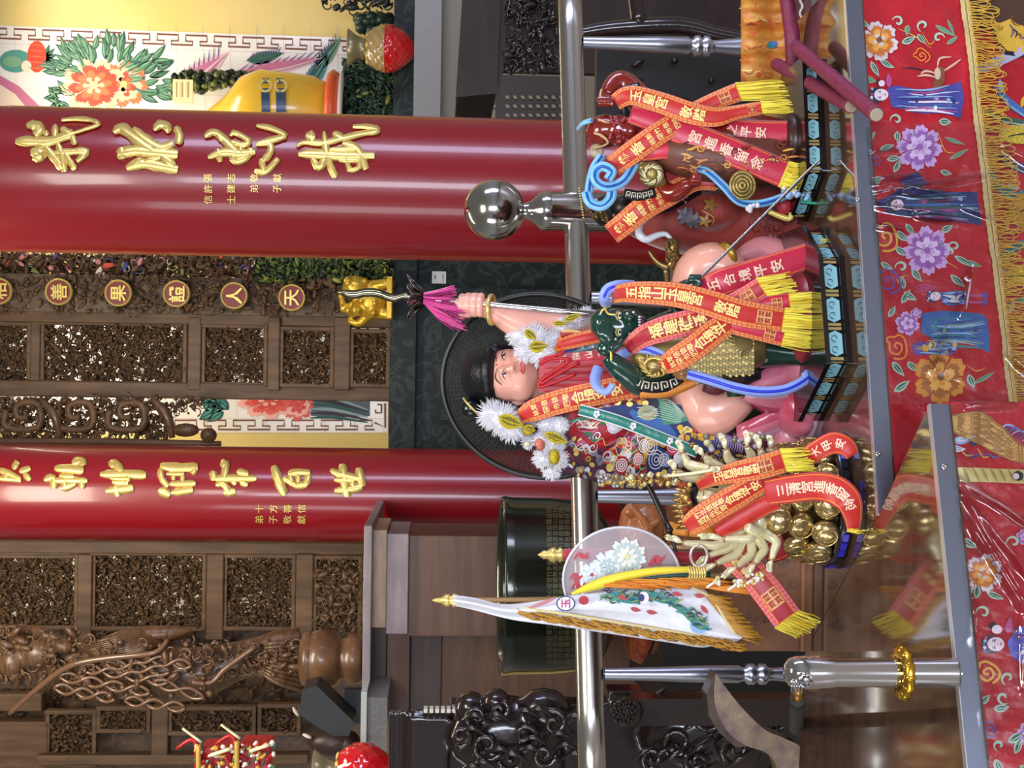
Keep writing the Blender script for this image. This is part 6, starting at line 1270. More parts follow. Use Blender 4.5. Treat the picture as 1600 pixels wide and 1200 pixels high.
    for i in range(24):
        for j in range(16):
            x = 1066+i*5; y = 514+j*5+(i % 2)*2.5-.06*(x-1070); q = (y-548)/41; 
            if abs(q) > .97 or x > 1178: continue
            d = D-.028-.044*math.sqrt(1-q*q)*min(1, .72+.28*math.sin(PI*(x-1040)/150)); disc(mb, dmap(d), x, y, 2.9, 2.6, (AR, ASC)[(i+j) % 2], .003, 0, 7)
    mb.link('armour_scales', parent=t)
    mb = MB()
    for i in range(15): u = i/14; mb.el(1090+105*u, 596-34*u**1.6-8*math.sin(u*3), D-.035+.01*u, 5.5, 6.5, 5, (flat('#b9b4b0', .35, metal=.4), flat('#4a4442', .4))[i % 2], .4)
    mb.link('beaded_hem', parent=t)
    mb = MB(); mb.tb([(1100, 602, D-.0, 10), (1120, 606, D-.0, 12), (1140, 598, D+.0, 8)], flat('#6a2a34', .4), 8, 4); mb.tb([(1150, 585, D+.01, 20), (1180, 580, D+.02, 20)], flat('#15161c', .4), 10, 3); mb.link('dark_trouser', parent=t)
    BS = mat('blue_scarf', '#8fa6ee', .35, sheen=.3); BS2 = mat('blue_scarf_deep', '#2a3fd0', .35)
    def scarf(pts, w_=9): 
        mb = MB(); mb.tb([(a, b, d, w_) for a, b, d in pts], BS, 10, 6, .6); mb.tb([(a, b, d-.0042, w_*.34) for a, b, d in pts], BS2, 8, 6, .7); mb.link('blue_scarf', parent=t)
    scarf([(990, 447, D-.02), (968, 446, D-.04), (950, 452, D-.045), (944, 466, D-.04), (948, 476, D-.02)]); scarf([(935, 575, D-.0), (930, 592, D-.02), (934, 606, D-.04), (948, 612, D-.05), (958, 600, D-.052)]); scarf([(962, 560, D-.0), (985, 548, D-.035), (1010, 546, D-.045), (1040, 558, D-.05)], 8)
    scarf([(1075, 584, D-.06), (1110, 594, D-.07), (1150, 606, D-.075), (1190, 612, D-.075), (1230, 608, D-.07), (1262, 590, D-.06), (1256, 582, D-.055)], 8.5)
    A = [PZ(1318, 404, ZT), PZ(1331, 566, ZT), PZ(1286, 652, ZT)]; c = P(1300, 372, 1)
    A = [PZ(1292, 360, ZT)] + A; oct_base(A, ZT, .044, t, .14)
    mb = MB(); q = V((sum(p.x for p in A)/4, sum(p.y for p in A)/4+.08, ZT+.044)); mb.lathe(q, (0, 0, 1), [(0, .085), (.012, .08), (.02, .06), (.022, 0)], 24, flat('#8a2a34', .3)); mb.link('plinth', parent=t)
    t2 = thing('steel_rod', P(1190, 340, D-.03), 'thin steel rod slanting up from the green figure fist', 'rod'); mb = MB(); mb.tb([(1078, 446, D-.055, 2.4), (1100, 428, D-.05, 2.6), (1190, 340, D-.03, 2.6), (1262, 268, D-.02, 2.4), (1282, 248, D-.02, 1)], STEEL, 10, 6); mb.link('blade', parent=t2)
    d = D-.085
    sash('red and orange sash over the green figure from its far shoulder, topmost, with square seal', [(955, 462, d+.05, 26), (972, 458, d+.02, 28), (1000, 457, d, 34), (1057, 461, d-.005, 38), (1110, 474, d-.005, 41), (1162, 490, d, 42), (1226, 500, d+.01, 38)], 'orange', '五指山玉皇宮 敬贈', .08, .74, None, 'seal', 58, 34, base=SRED, seed=1)
    sash('crimson sash with pale border crossing the green figure chest beside its chin', [(980, 546, d+.04, 24), (1005, 526, d+.02, 34), (1040, 513, d+.012, 40), (1080, 503, d+.012, 40), (1120, 488, d+.014, 36), (1160, 468, d+.012, 34), (1192, 448, d+.01, 34)], 'orange', '福建礁溪', .18, .58, None, 'seal', 48, 26, base=SCRIM, seed=2, down=.75)
    sash('orange edged sash over the green figure near shoulder, with small gold characters', [(1032, 574, d+.03, 24), (1055, 562, d+.008, 38), (1085, 543, d, 40), (1112, 522, d+.002, 40), (1140, 502, d+.008, 36)], 'orange', '合境平', .48, .95, (.10, .48, ['桃園市四', '眾信徒敬']), None, base=SRED, seed=3)
    sash('pink ended sash under the topmost sash of the green figure', [(1120, 498, d+.012, 30), (1150, 508, d+.008, 30), (1190, 518, d+.010, 30), (1226, 528, d+.014, 28)], 'orange', '', end='seal', fl=46, n=24, base=SPINK, seed=4)
    sash('short pink sash end with blue edge between two yellow fringes of the green figure', [(1180, 480, d+.018, 26), (1205, 474, d+.014, 26), (1236, 470, d+.014, 26)], 'pink', '', end='seal', fl=52, n=22, seed=5)
    sash('wide pink sash hanging beside the child statue knee with gold outline', [(1080, 462, d+.05, 36), (1125, 442, d+.02, 42), (1170, 428, d+.03, 42), (1225, 412, d+.04, 42), (1283, 393, d+.05, 38)], 'pink', '五合境平安', .12, .72, None, 'plain', 28, 22, seed=6, loop=True)
    sash('red sash end with yellow loops hanging over the green figure base', [(1236, 484, d+.03, 44), (1262, 486, d+.028, 44), (1298, 486, d+.03, 42)], 'red', '', end='plain', fl=26, n=22, seed=7, loop=True)
green_figure()
# ================================================================== red faced figure
def red_figure():
    D = 2.32; t = thing('red_figure_statue', PZ(1290, 200, ZT), 'small dark red faced guardian figure with raised fist beside the right baluster', 'statue')
    RS = mat('dark_red_skin', '#7c2016', .2, coat=.5); mb = MB()
    mb.el(945, 205, D, 30, 27, 30); mb.el(968, 204, D-.012, 28, 25, 26); mb.el(968, 222, D-.03, 8, 8, 10); mb.el(964, 192, D-.034, 7, 7, 9); mb.el(985, 205, D-.028, 12, 16, 14)
    mb.tb([(985, 210, D, 18), (1020, 212, D, 40), (1080, 215, D, 42), (1150, 218, D, 44), (1225, 220, D, 34)], None, 16, 4)
    mb.tb([(1010, 170, D, 22), (985, 140, D+.02, 21), (968, 130, D+.02, 20), (955, 138, D+.01, 15), (948, 152, D-.0, 12)], None, 14, 5)
    mb.tb([(1020, 255, D, 20), (1030, 290, D-.02, 17), (1050, 302, D-.04, 15), (1070, 292, D-.055, 12), (1080, 286, D-.06, 9)], None, 14, 5); mb.el(1044, 240, D, 20, 24, 20)
    mb.el(945, 218, D-.012, 10, 10, 12); mb.el(930, 196, D-.002, 10, 10, 12); remesh(mb.link('body', RS, t), .0035, 3)
    h = MB(); h.el(944, 156, D-.012, 12, 11, 10)
    for i in range(4): h.tb([(936+i*5, 150, D-.022, 3.6), (936+i*5, 158, D-.030, 3.8), (937+i*5, 166, D-.022, 3.2)], None, 8, 3)
    h.tb([(952, 150, D-.02, 4), (958, 158, D-.03, 3.6), (956, 166, D-.03, 3)], None, 8, 3); remesh(h.link('fist', RS, t), .002, 2)
    h = MB(); h.el(1084, 283, D-.062, 10, 10, 9)
    for i in range(4): h.tb([(1079+i*4, 289, D-.07, 3), (1082+i*4, 282, D-.08, 3.2), (1084+i*3, 275, D-.074, 2.8)], None, 8, 3)
    h.tb([(1080, 276, D-.07, 3.2), (1088, 272, D-.076, 3), (1094, 276, D-.076, 2.6)], None, 8, 3); remesh(h.link('fist', RS, t), .002, 2)
    m2 = MB(); r = random.Random(3); DR = mat('dark_red_gloss', '#8a1c24', .12, coat=.8)
    for i in range(46): m2.el(968+r.uniform(-14, 18), 203+r.uniform(-20, 18), D-.040+r.uniform(0, .012), r.uniform(3, 6), r.uniform(2.5, 5), 5, DR, r.uniform(0, 3), 8, 6)
    m2.link('face_carving', parent=t)
    m2 = MB(); m2.tb([(928, 208, D-.030, 1.8), (940, 212, D-.036, 2.2), (950, 222, D-.034, 2), (942, 228, D-.03, 1.6), (925, 232, D-.022, 1.4)], flat('#c8a070', .35), 7, 5); m2.tb([(934, 186, D-.03, 1.2), (944, 190, D-.036, 2), (952, 192, D-.034, 1.4)], flat('#c8a070', .35), 7, 4); m2.link('gold_line', parent=t); m2 = MB(); m2.tb([(940, 140, D-.01, 2), (938, 152, D-.028, 2), (944, 166, D-.02, 2)], flat('#d8a87a', .35), 7, 4); m2.link('gold_line', parent=t)
    m2 = MB(); m2.lathe(P(932, 236, D-.01), -FW, [(0, .012), (.003, .013), (.004, .009), (.003, .004), (.005, 0)], 20, flat('#a89878', .35)); m2.link('ear_disc', parent=t)
    S = Strip([(965, 150, D-.04, 14), (975, 143, D-.042, 16), (990, 137, D-.035, 14), (1000, 135, D-.03, 12)], 8, .003); m2 = MB(); m2.grid([[S(S.L*i/16, S.hw(S.L*i/16)*c) for c in (-1, 0, 1)] for i in range(17)], BLK); greek(m2, S, 3, S.L-3, 5, 4, WHT, .002); solid(m2.link('fret_cuff', parent=t), .002); m2 = MB()
    S = Strip([(975, 302, D-.05, 15), (1000, 306, D-.055, 16), (1024, 300, D-.05, 15)], 8, .003); m2.grid([[S(S.L*i/16, S.hw(S.L*i/16)*c) for c in (-1, 0, 1)] for i in range(17)], BLK); greek(m2, S, 3, S.L-3, 5, 5, flat('#e8e2c8'), .002); solid(m2.link('fret_cuff', parent=t), .002)
    m2 = MB(); AR = mat('old_gold_armour', '#9a854a'); m2.el(1018, 272, D-.045, 20, 22, 16); m2.el(1004, 262, D-.04, 12, 12, 12); m2.el(1030, 284, D-.04, 12, 10, 12); remesh(m2.link('shoulder_guard', AR, t), .003, 2); m2 = MB()
    for k in range(14): a = k*2.4; m2.tb([(1018+10*math.cos(a), 272+10*math.sin(a), D-.068, 1.3), (1020+14*math.cos(a+.5), 272+14*math.sin(a+.5), D-.066, 2.2), (1018+19*math.cos(a+.9), 272+18*math.sin(a+.9), D-.054, 1)], flat('#d8cfa0', .3, metal=.4), 6, 3)
    m2.link('shoulder_scroll', parent=t)
    m2 = MB(); m2.tb([(1010, 225, D-.02, 20), (1060, 240, D-.03, 34), (1130, 250, D-.03, 38), (1200, 248, D-.02, 38), (1252, 240, D, 30)], mat('brown_robe', '#6a3a2c', .45, bump=(50, .4, .004)), 18, 5); m2.tb([(1080, 232, D-.05, 12), (1100, 238, D-.055, 14), (1120, 234, D-.05, 8)], flat('#2c3a7a', .4), 10, 4); m2.link('robe', parent=t)
    m2 = MB(); M = dmap(lambda px, py: D-.032-.040*math.sqrt(max(.05, 1-((py-246)/46)**2))); cs = [flat('#c8752a', .4), flat('#d8a84a', .4), flat('#2a1a18', .4), flat('#8a3a1c', .4)]
    for k in range(34):
        x = r.uniform(1060, 1240); y = r.uniform(216, 276); stroke(m2, M, [(x-9, y+r.uniform(-6, 6)), (x, y), (x+9, y+r.uniform(-6, 6))], r.uniform(1.6, 4), cs[k % 4], .003+.0003*(k % 4), 4)
        if k % 3 == 0: curl(m2, M, x, y, 7, r.uniform(0, 6), 2, cs[(k+1) % 4], .005)
    m2.link('robe_pattern', parent=t)
    m2 = MB(); o = P(1160, 290, D-.075)
    for i in range(4): m2.tb([(1160+(19-5*i)*math.cos(a), 290+(21-5.5*i)*math.sin(a), D-.072-.003*i, 2.8) for a in (2*PI*j/24 for j in range(25))], AR, 7, 1, cap=False)
    m2.el(1160, 290, D-.066, 20, 22, 6, flat('#5a4c2c', .35, metal=.4)); m2.link('spiral_boss', parent=t)
    BS = mat('sky_scarf', '#7cc0ea', .3, sheen=.3); BS2 = mat('sky_scarf_deep', '#1c5aa8', .3)
    def scarf(pts, w_=8):
        m2 = MB(); m2.tb([(a, b, d, w_) for a, b, d in pts], BS, 10, 6, .6); m2.tb([(a, b, d-.0040, w_*.36) for a, b, d in pts], BS2, 8, 6, .7); m2.link('blue_scarf', parent=t)
    scarf([(905, 200, D+.01), (912, 192, D-.02), (925, 188, D-.03)], 6); scarf([(940, 244, D-.03), (928, 262, D-.04), (922, 285, D-.045), (920, 300, D-.05)], 7)
    scarf([(992, 255, D-.05), (975, 282, D-.06), (950, 292, D-.066), (932, 284, D-.066), (930, 268, D-.064), (942, 260, D-.066), (956, 268, D-.07), (950, 280, D-.072)], 8); scarf([(916, 300, D-.05), (922, 316, D-.056), (940, 322, D-.06), (954, 310, D-.06), (956, 296, D-.058)], 8.5)
    scarf([(1070, 254, D-.05), (1085, 262, D-.06), (1105, 268, D-.066), (1130, 290, D-.07), (1155, 315, D-.07), (1190, 318, D-.066), (1230, 305, D-.06), (1262, 290, D-.05)], 6.5)
    A = [PZ(1284, 96, ZT), PZ(1291, 266, ZT), PZ(1263, 342, ZT)]; oct_base(A, ZT, .036, t, .13)
    m2 = MB(); q = V(((A[0].x*.35+A[1].x*.65), A[0].y+.07, ZT+.036)); m2.lathe(q, (0, 0, 1), [(0, .05), (.01, .048), (.014, .04), (.015, 0)], 24, flat('#3a1a16', .35)); m2.link('plinth', parent=t)
    m2 = MB(); m2.tb([(1200, 330, D-.03, 4), (1232, 342, D-.03, 5), (1236, 332, D-.03, 4)], GOLDP, 8, 4); m2.el(1225, 322, D-.03, 12, 14, 10, flat('#b83040', .5)); m2.link('hem_ornament', parent=t)
    g = MB()
    for i in range(40): a = r.uniform(-1, 1); g.tb([(1252, 314+a*3, D-.06, 1), (1275, 314+a*6, D-.06, .9), (1300, 314+a*8, D-.055, .6)], flat('#2a9a7c', .5), 4, 2, cap=False)
    tag(g.link('green_tassel'), 'short green tassel at the foot of the red robed figure', 'tassel')
    g = MB()
    for k in range(20): g.el(1245+r.uniform(-22, 18), 300+r.uniform(-16, 12)-(0), D-.07+r.uniform(-.01, .01), r.uniform(3, 8), r.uniform(2, 5), 4, (SKY, WHT, flat('#8aa6b8', .3))[k % 3], -.8, 8, 6)
    tag(g.link('pearl_ornament'), 'white and blue beaded ornament at the upper tip of the steel rod', 'ornament'); g = MB()
    for k in range(8): g.el(1178+r.uniform(-10, 12), 326+r.uniform(-6, 8), D-.07, 5, 4, 4, WHT, r.uniform(0, 3), 8, 6)
    tag(g.link('pearl_ornament'), 'small white beaded ornament on the sky blue scarf below the spiral boss', 'ornament')
    d = D-.075
    sash('orange sash over the red faced figure raised arm, reading down to a seal', [(962, 160, d+.02, 26), (985, 149, d+.006, 30), (1030, 160, d, 33), (1080, 177, d-.006, 34), (1118, 183, d-.004, 30), (1150, 176, d, 22), (1192, 168, d, 20)], 'orange', '玉皇宮 敬贈', .10, .62, None, 'seal', 44, 24, base=SRED, seed=11, down=.7)
    sash('orange sash from the red faced figure chin crossing its chest upwards to the yellow fringe', [(958, 260, d+.02, 34), (985, 240, d+.006, 36), (1020, 215, d+.004, 36), (1056, 192, d+.006, 34), (1095, 170, d+.012, 30), (1125, 155, d+.012, 28), (1156, 143, d+.012, 30)], 'orange', '參香', .04, .26, (.28, .62, ['桃園市四眾', '新竹信徒敬']), 'seal', 70, 30, base=SRED, seed=12, down=.85)
    sash('pink sash with gold outline slanting down the front of the red faced figure', [(985, 178, d+.018, 28), (1030, 192, d+.012, 36), (1080, 212, d+.004, 42), (1150, 240, d, 44), (1228, 273, d+.004, 44)], 'pink', '宮進香留念', .36, .86, None, 'plain', 26, 20, seed=13, loop=True)
    sash('pink sash hanging straight down behind the red faced figure fringe', [(1120, 196, d+.03, 30), (1160, 205, d+.022, 36), (1205, 208, d+.022, 38), (1249, 208, d+.022, 38)], 'pink', '之平安', .1, .62, None, 'plain', 26, 16, seed=14, loop=True)
    sash('crimson sash loop under the pink sash of the red faced figure', [(1000, 240, d+.016, 24), (1030, 234, d+.012, 30), (1065, 230, d+.014, 30), (1100, 220, d+.018, 26)], 'pink', '一二', .4, .85, None, None, base=SROSE, seed=15)
    sash('orange sash behind the red faced figure arm next to the white hook', [(955, 366, d+.05, 34), (975, 350, d+.03, 36), (1005, 326, d+.02, 38), (1045, 304, d+.035, 36), (1085, 284, d+.045, 30), (1120, 284, d+.04, 28)], 'orange', '參香', .04, .26, (.28, .62, ['桃園市四', '新竹信徒']), None, base=SRED, seed=16)
red_figure()
def robed_figure():
    D = 2.40; t = thing('robed_statue', PZ(1275, 330, ZT), 'rust red robed statue with black beaded headdress, between child statue and red faced figure', 'statue')
    RB = mat('rust_velvet', '#8a2414', .6, sheen=.6, var=(9, '#6e1a12'), bump=(20, .5, .01)); mb = MB()
    mb.tb([(985, 345, D+.02, 22), (1040, 350, D+.02, 42), (1110, 345, D+.02, 60), (1190, 340, D+.02, 66), (1268, 330, D+.02, 66)], None, 22, 5); mb.tb([(1060, 320, D, 24), (1110, 330, D-.04, 34), (1150, 320, D-.03, 26)], None, 12, 4); remesh(mb.link('robe', RB, t), .005, 3)
    mb = MB(); mb.el(950, 330, D+.02, 26, 26, 26, mat('black_hair', '#14161c')); mb.el(975, 325, D-.01, 20, 20, 20, flat('#17120f', .4)); mb.link('hair', parent=t)
    mb = MB(); r = random.Random(2); BRZ = mat('bronze_bead', '#8a7446', .3, metal=.7)
    for i in range(60): u = r.random(); mb.el(912+u*46+r.uniform(-4, 4), 318+u*34+r.uniform(-9, 9)-6*(u > .5), D-.03+r.uniform(-.01, .01), r.uniform(1.8, 4), r.uniform(1.8, 4), 3, BRZ, 0, 7, 5)
    for i in range(12): mb.el(905+i*.6, 294+i*4.2, D-.05, 2, 1.4, 2, GOLDP, 0, 6, 4)
    mb.link('headdress', parent=t)
    mb = MB(); M = dmap(lambda px, py: D-.060-.030*math.exp(-((px-1105)/38)**2)+.000016*(py-335)**2)
    for cx, cy, rr, m in ((1075, 340, 14, flat('#5a5a66', .4)), (1068, 335, 10, flat('#7a7c88', .4)), (1085, 345, 12, flat('#3c3c46', .4)), (1110, 320, 10, flat('#8a6a2c', .4)), (1102, 345, 9, flat('#8a6a2c', .4))):
        for k in range(5): leaf(mb, M, cx, cy, rr*1.3, k*1.26, rr*.34, m, None, .004+.0004*k)
    stroke(mb, M, [(1095, 328), (1115, 340), (1112, 352)], 2, flat('#a8843c', .4), .006, 4)
    mb.link('embroidered_flower', parent=t); mb = MB()
    for k in range(30): x = 1200+r.uniform(-26, 34); y = 345+r.uniform(-20, 20); ring(mb, M, x, y, 5, 1, flat('#4a1410', .5), .003, 0, 4, 8)
    for k in range(14): disc(mb, M, 1215+r.uniform(-14, 14), 372+r.uniform(-6, 8), 2.5, 2.5, flat('#c08890', .4), .01)
    mb.link('embroidery', parent=t)
    t2 = thing('sword_hilt', P(1060, 310, D-.06), 'black sword hilt with studs across the red robe', 'sword'); mb = MB(); mb.tb([(1012, 334, D-.05, 7), (1030, 326, D-.055, 9), (1050, 318, D-.06, 10), (1075, 304, D-.06, 10), (1092, 298, D-.055, 8)], flat('#121114', .25), 12, 5); mb.link('grip', parent=t2); mb = MB()
    for k in range(16): mb.el(1045+r.uniform(-14, 30), 318-(0)+r.uniform(-10, 6)-8*(r.random()), D-.085, 2, 2, 2, flat('#c8b8a8', .25, metal=.5), 0, 7, 5)
    mb.link('stud', parent=t2); mb = MB(); mb.tb([(1105, 290, D-.06, 1.6), (1150, 304, D-.06, 1.8), (1190, 330, D-.05, 1.6)], STEEL, 8, 3); mb.link('blade', parent=t2)
    t3 = thing('hooked_staff', P(1050, 370, D-.05), 'white porcelain hook with bronze claw end above the child statue knee', 'staff'); mb = MB()
    mb.tb([(1012, 342, D-.05, 3), (1000, 352, D-.055, 5.5), (999, 366, D-.058, 6.5), (1010, 374, D-.058, 6), (1026, 368, D-.056, 5), (1040, 366, D-.055, 4), (1050, 375, D-.055, 2.5)], flat('#e8eef2', .15, coat=.6), 12, 6); mb.link('hook', parent=t3)
    mb = MB(); mb.tb([(1052, 374, D-.055, 9), (1050, 390, D-.055, 11), (1052, 408, D-.05, 10), (1045, 418, D-.05, 6)], BRZ, 12, 4); mb.tb([(1044, 418, D-.05, 6), (1030, 412, D-.05, 4.5), (1020, 402, D-.05, 3.5), (1014, 392, D-.05, 2.5)], BRZ, 10, 4); mb.tb([(1040, 420, D-.05, 5), (1042, 445, D-.045, 3), (1040, 480, D-.03, 3)], BRZ, 8, 3); 
    for k in range(22): mb.el(1050+r.uniform(-9, 9), 392+r.uniform(-16, 16), D-.075+r.uniform(0, .01), 3, 3, 3, BRZ, 0, 7, 5)
    mb.link('claw', parent=t3)
robed_figure()
# ================================================================== golden many armed figure
def gold_figure():
    D = 2.05; t = thing('golden_statue', PZ(1332, 790, ZT), 'pale gold many armed seated statue on a gold lotus base beside the round fan', 'statue')
    PG = mat('pale_gold', '#e0d8ac', .28, metal=.25, coat=.3); BG = mat('bright_gold', '#cdb67c', .2, metal=.85, bump=(60, .4, .004)); mb = MB()
    mb.el(1100, 778, D, 22, 15, 17); mb.el(1108, 778, D-.008, 14, 14, 14); mb.el(1104, 776, D-.017, 4, 3, 4); mb.tb([(1115, 778, D, 8), (1140, 776, D+.005, 26), (1170, 775, D+.005, 30), (1200, 775, D+.005, 28)], None, 16, 4); mb.tb([(1105, 764, D+.004, 4), (1118, 765, D+.004, 3)]); mb.tb([(1105, 793, D+.004, 4), (1118, 793, D+.004, 3)])
    mb.tb([(1150, 800, D, 11), (1186, 812, D-.01, 11), (1184, 832, D-.03, 10), (1166, 822, D-.04, 8)], None, 12, 4)
    remesh(mb.link('body', PG, t), .0026, 3)
    f = MB(); M = dmap(lambda px, py: D-.0175+.00002*(py-778)**2)
    for cy in (771, 785): stroke(f, M, [(1098, cy-4), (1100, cy), (1098, cy+4)], 1.4, INK, .004, 4); stroke(f, M, [(1092, cy-5), (1090, cy), (1093, cy+5)], .9, BRN, .004, 4)
    stroke(f, M, [(1111, 774), (1112, 778), (1111, 782)], 1.8, flat('#a84a3c'), .006, 4); f.link('face_paint', parent=t)
    h = MB(); h.el(1086, 778, D+.004, 10, 17, 17, mat('black_hair', '#14161c')); h.link('hair', parent=t)
    c = MB(); r = random.Random(4); CG = mat('crown_gold', '#a8804a', .25, metal=.7)
    for i in range(9): y = 762+i*7; c.tb([(1080-2*abs(i-4), y, D-.012, 5), (1066-(2-abs(i-4))*2, y+(i-4), D-.016, 5.5), (1056-(4-abs(i-4))*2, y+(i-4)*2, D-.012, 1)], CG, 8, 4)
    for i in range(16): c.el(1072+r.uniform(-12, 8), 778+r.uniform(-26, 34), D-.02, 4, 4, 4, (CG, flat('#9a2a24', .3), GOLD)[i % 3], r.uniform(0, 3), 8, 6)
    c.link('crown', parent=t)
    def arm(sh, el_, wr, hd, d, w0=7.6, spread=0):
        a = MB(); a.tb([(*sh, D+d[0], w0*1.15), ((sh[0]+el_[0])/2, (sh[1]+el_[1])/2, D+(d[0]+d[1])/2, w0*1.1), (*el_, D+d[1], w0*1.0), ((el_[0]+wr[0])/2, (el_[1]+wr[1])/2, D+(d[1]+d[2])/2, w0*.82), (*wr, D+d[2], w0*.58)], None, 12, 4)
        dx, dy = hd[0]-wr[0], hd[1]-wr[1]; L = math.hypot(dx, dy); dx /= L; dy /= L; dd = D+d[2]-.004
        a.el((wr[0]*.55+hd[0]*.45), (wr[1]*.55+hd[1]*.45), dd, L*.45, w0*.55, w0*.36, None, math.atan2(dy, dx))
        for k in range(4):
            o = (k-1.5)*w0*.28; f0 = (wr[0]+dx*L*.7-dy*o, wr[1]+dy*L*.7+dx*o); ln = L*(.55, .68, .64, .48)[k]; bend = (k-1.5)*.8
            a.tb([(f0[0], f0[1], dd, w0*.18), (f0[0]+dx*ln*.6-dy*bend, f0[1]+dy*ln*.6+dx*bend, dd-.004, w0*.17), (f0[0]+dx*ln-dy*bend*1.6, f0[1]+dy*ln+dx*bend*1.6, dd-.001-.002*k, w0*.12)], None, 7, 3)
        a.tb([(wr[0]+dx*L*.2-dy*w0*.3, wr[1]+dy*L*.2+dx*w0*.3, dd, w0*.2), (wr[0]+dx*L*.55-dy*w0*.75, wr[1]+dy*L*.55+dx*w0*.75, dd-.003, w0*.18), (wr[0]+dx*L*.8-dy*w0*.7, wr[1]+dy*L*.8+dx*w0*.7, dd-.004, w0*.13)], None, 7, 3)
        o = remesh(a.link('arm', PG, t), .0016, 2)
        b = MB(); b.tb([(wr[0]-dy*w0*.72*math.cos(q), wr[1]+dx*w0*.72*math.cos(q), D+d[2]+w0*.6*math.sin(q)*D/FPX, 1.3) for q in (2*PI*i/14 for i in range(15))], flat('#b88a6a', .3, metal=.5), 6, 1, cap=False); b.link('bracelet', parent=o)
    A = [((1160, 826), (1120, 852), (1068, 848), (1045, 840), (.0, -.02, -.03)), ((1178, 824), (1172, 842), (1132, 842), (1100, 838), (-.01, -.04, -.045)), ((1160, 830), (1138, 856), (1108, 868), (1092, 880), (.01, .0, -.01)), ((1166, 830), (1150, 866), (1120, 880), (1098, 892), (.01, -.005, -.02)), ((1175, 835), (1174, 866), (1152, 885), (1132, 899), (.01, -.01, -.03)), ((1180, 830), (1194, 858), (1180, 880), (1168, 898), (.0, -.02, -.035)), ((1186, 826), (1213, 846), (1206, 874), (1202, 890), (-.005, -.03, -.04)),
         ((1140, 748), (1078, 727), (1066, 708), (1060, 692), (.01, .0, -.01)), ((1150, 745), (1110, 722), (1100, 712), (1088, 700), (.01, -.01, -.02)), ((1160, 742), (1138, 716), (1134, 702), (1128, 684), (.0, -.01, -.02)), ((1172, 742), (1174, 712), (1167, 698), (1166, 678), (.0, -.01, -.025)), ((1182, 742), (1192, 716), (1188, 702), (1182, 684), (.0, -.015, -.03)), ((1130, 752), (1070, 745), (1056, 736), (1048, 722), (.02, .01, .0)), ((1150, 752), (1078, 726), (1108, 731), (1122, 733), (.0, -.01, -.04)), ((1196, 745), (1210, 716), (1204, 700), (1202, 684), (.0, -.01, -.02))]
    for a in A: arm(*a)
    k = D/FPX; base = PZ(1330, 790, ZT); base = V((base.x, base.y+.09, ZT)); r = random.Random(6)
    b = MB(); b.lathe(base, (0, 0, 1), [(.0, .10), (.006, .112), (.018, .112), (.020, .104)], 10, flat('#17151c', .25, coat=.5)); b.link('base', parent=t)
    b = MB()
    for i in range(40): a = 2*PI*i/40; d_ = V((math.cos(a), math.sin(a), 0)); b.box(base+d_*.1105+V((0, 0, .011)), d_*.002, V((-d_.y, d_.x, 0))*.0065, V((0, 0, .0045)), mat('cobalt', '#2f2aa0', .25) if i % 5 in (0, 1, 2) else flat('#14121c', .25))
    b.link('blue_panel', parent=t)
    b = MB(); b.lathe(base, (0, 0, 1), [(.02, .088), (.045, .068), (.06, .074), (.085, .08), (.095, .06)], 40, mat('dark_gold', '#4a3a1c', .3, metal=.7)); b.link('lotus_core', parent=t)
    for row, (n, z, rad, h) in enumerate(((12, .038, .090, .021), (11, .076, .080, .021))):
        for i in range(n):
            a = 2*PI*(i+row*.5)/n; d_ = V((math.cos(a), math.sin(a), 0)); s = V((-d_.y, d_.x, 0)); b = MB(); b.ell(base+d_*rad+V((0, 0, z)), d_*.015+V((0, 0, .006 if row else -.006)), s*.024, V((0, 0, h)), BG, 10, 8); b.tube([base+d_*(rad+.0135)+s*.017*math.cos(q)+V((0, 0, z+h*.8*math.sin(q))) for q in (2*PI*j/12 for j in range(13))], .0016, 5, BG, cap=False); b.link('lotus_petal', parent=t)
    b = MB(); b.el(1216, 812, D-.012, 22, 24, 22); b.el(1212, 750, D-.0, 20, 20, 22); b.el(1222, 782, D+.005, 16, 36, 20); b.el(1205, 780, D+.02, 24, 40, 28); remesh(b.link('folded_legs', BG, t), .003, 2)
    # things in the many hands
    g = MB(); g.tb([(1003, 740, D+.02, 4), (1020, 772, D+.0, 4.5), (1040, 815, D-.02, 4.5), (1046, 830, D-.03, 7), (1048, 834, D-.03, 3), (1056, 862, D-.035, 3)], flat('#241e1c', .3, metal=.3), 8, 3); tag(g.link('dark_sword'), 'thin dark sword held in the outer near left hand of the golden statue', 'sword')
    g = MB(); g.tb([(1040, 744, D-.03, 2.4), (1080, 740, D-.04, 2.6), (1120, 733, D-.05, 2.6)], PG, 8, 3)
    for k_ in range(34): g.el(1020+r.uniform(-42, 40), 748+r.uniform(-8, 8), D-.0+r.uniform(-.01, .01), r.uniform(3, 6), r.uniform(3, 6), 5, (PG, GOLD, CG)[k_ % 3], r.uniform(0, 3), 8, 6)
    tag(g.link('gold_sceptre'), 'gold filigree topped sceptre held over the embroidered cape', 'sceptre')
    g = MB(); ring_pts = [(1092+13*math.cos(a), 868+17*math.sin(a), D-.03, 2.4) for a in (2*PI*i/24 for i in range(25))]; g.tb(ring_pts, flat('#c8beb0', .2, metal=.5), 8, 1, cap=False); 
    for i in range(7): g.tb([(1075+i*4, 884, D-.03, 1.5), (1078+i*4, 896, D-.035, 1.8), (1076+i*4, 906, D-.03, 1.2)], GOLD, 6, 3)
    tag(g.link('ring_attribute'), 'pale ring with gold cords in a hand of the golden statue', 'ornament')
    g = MB()
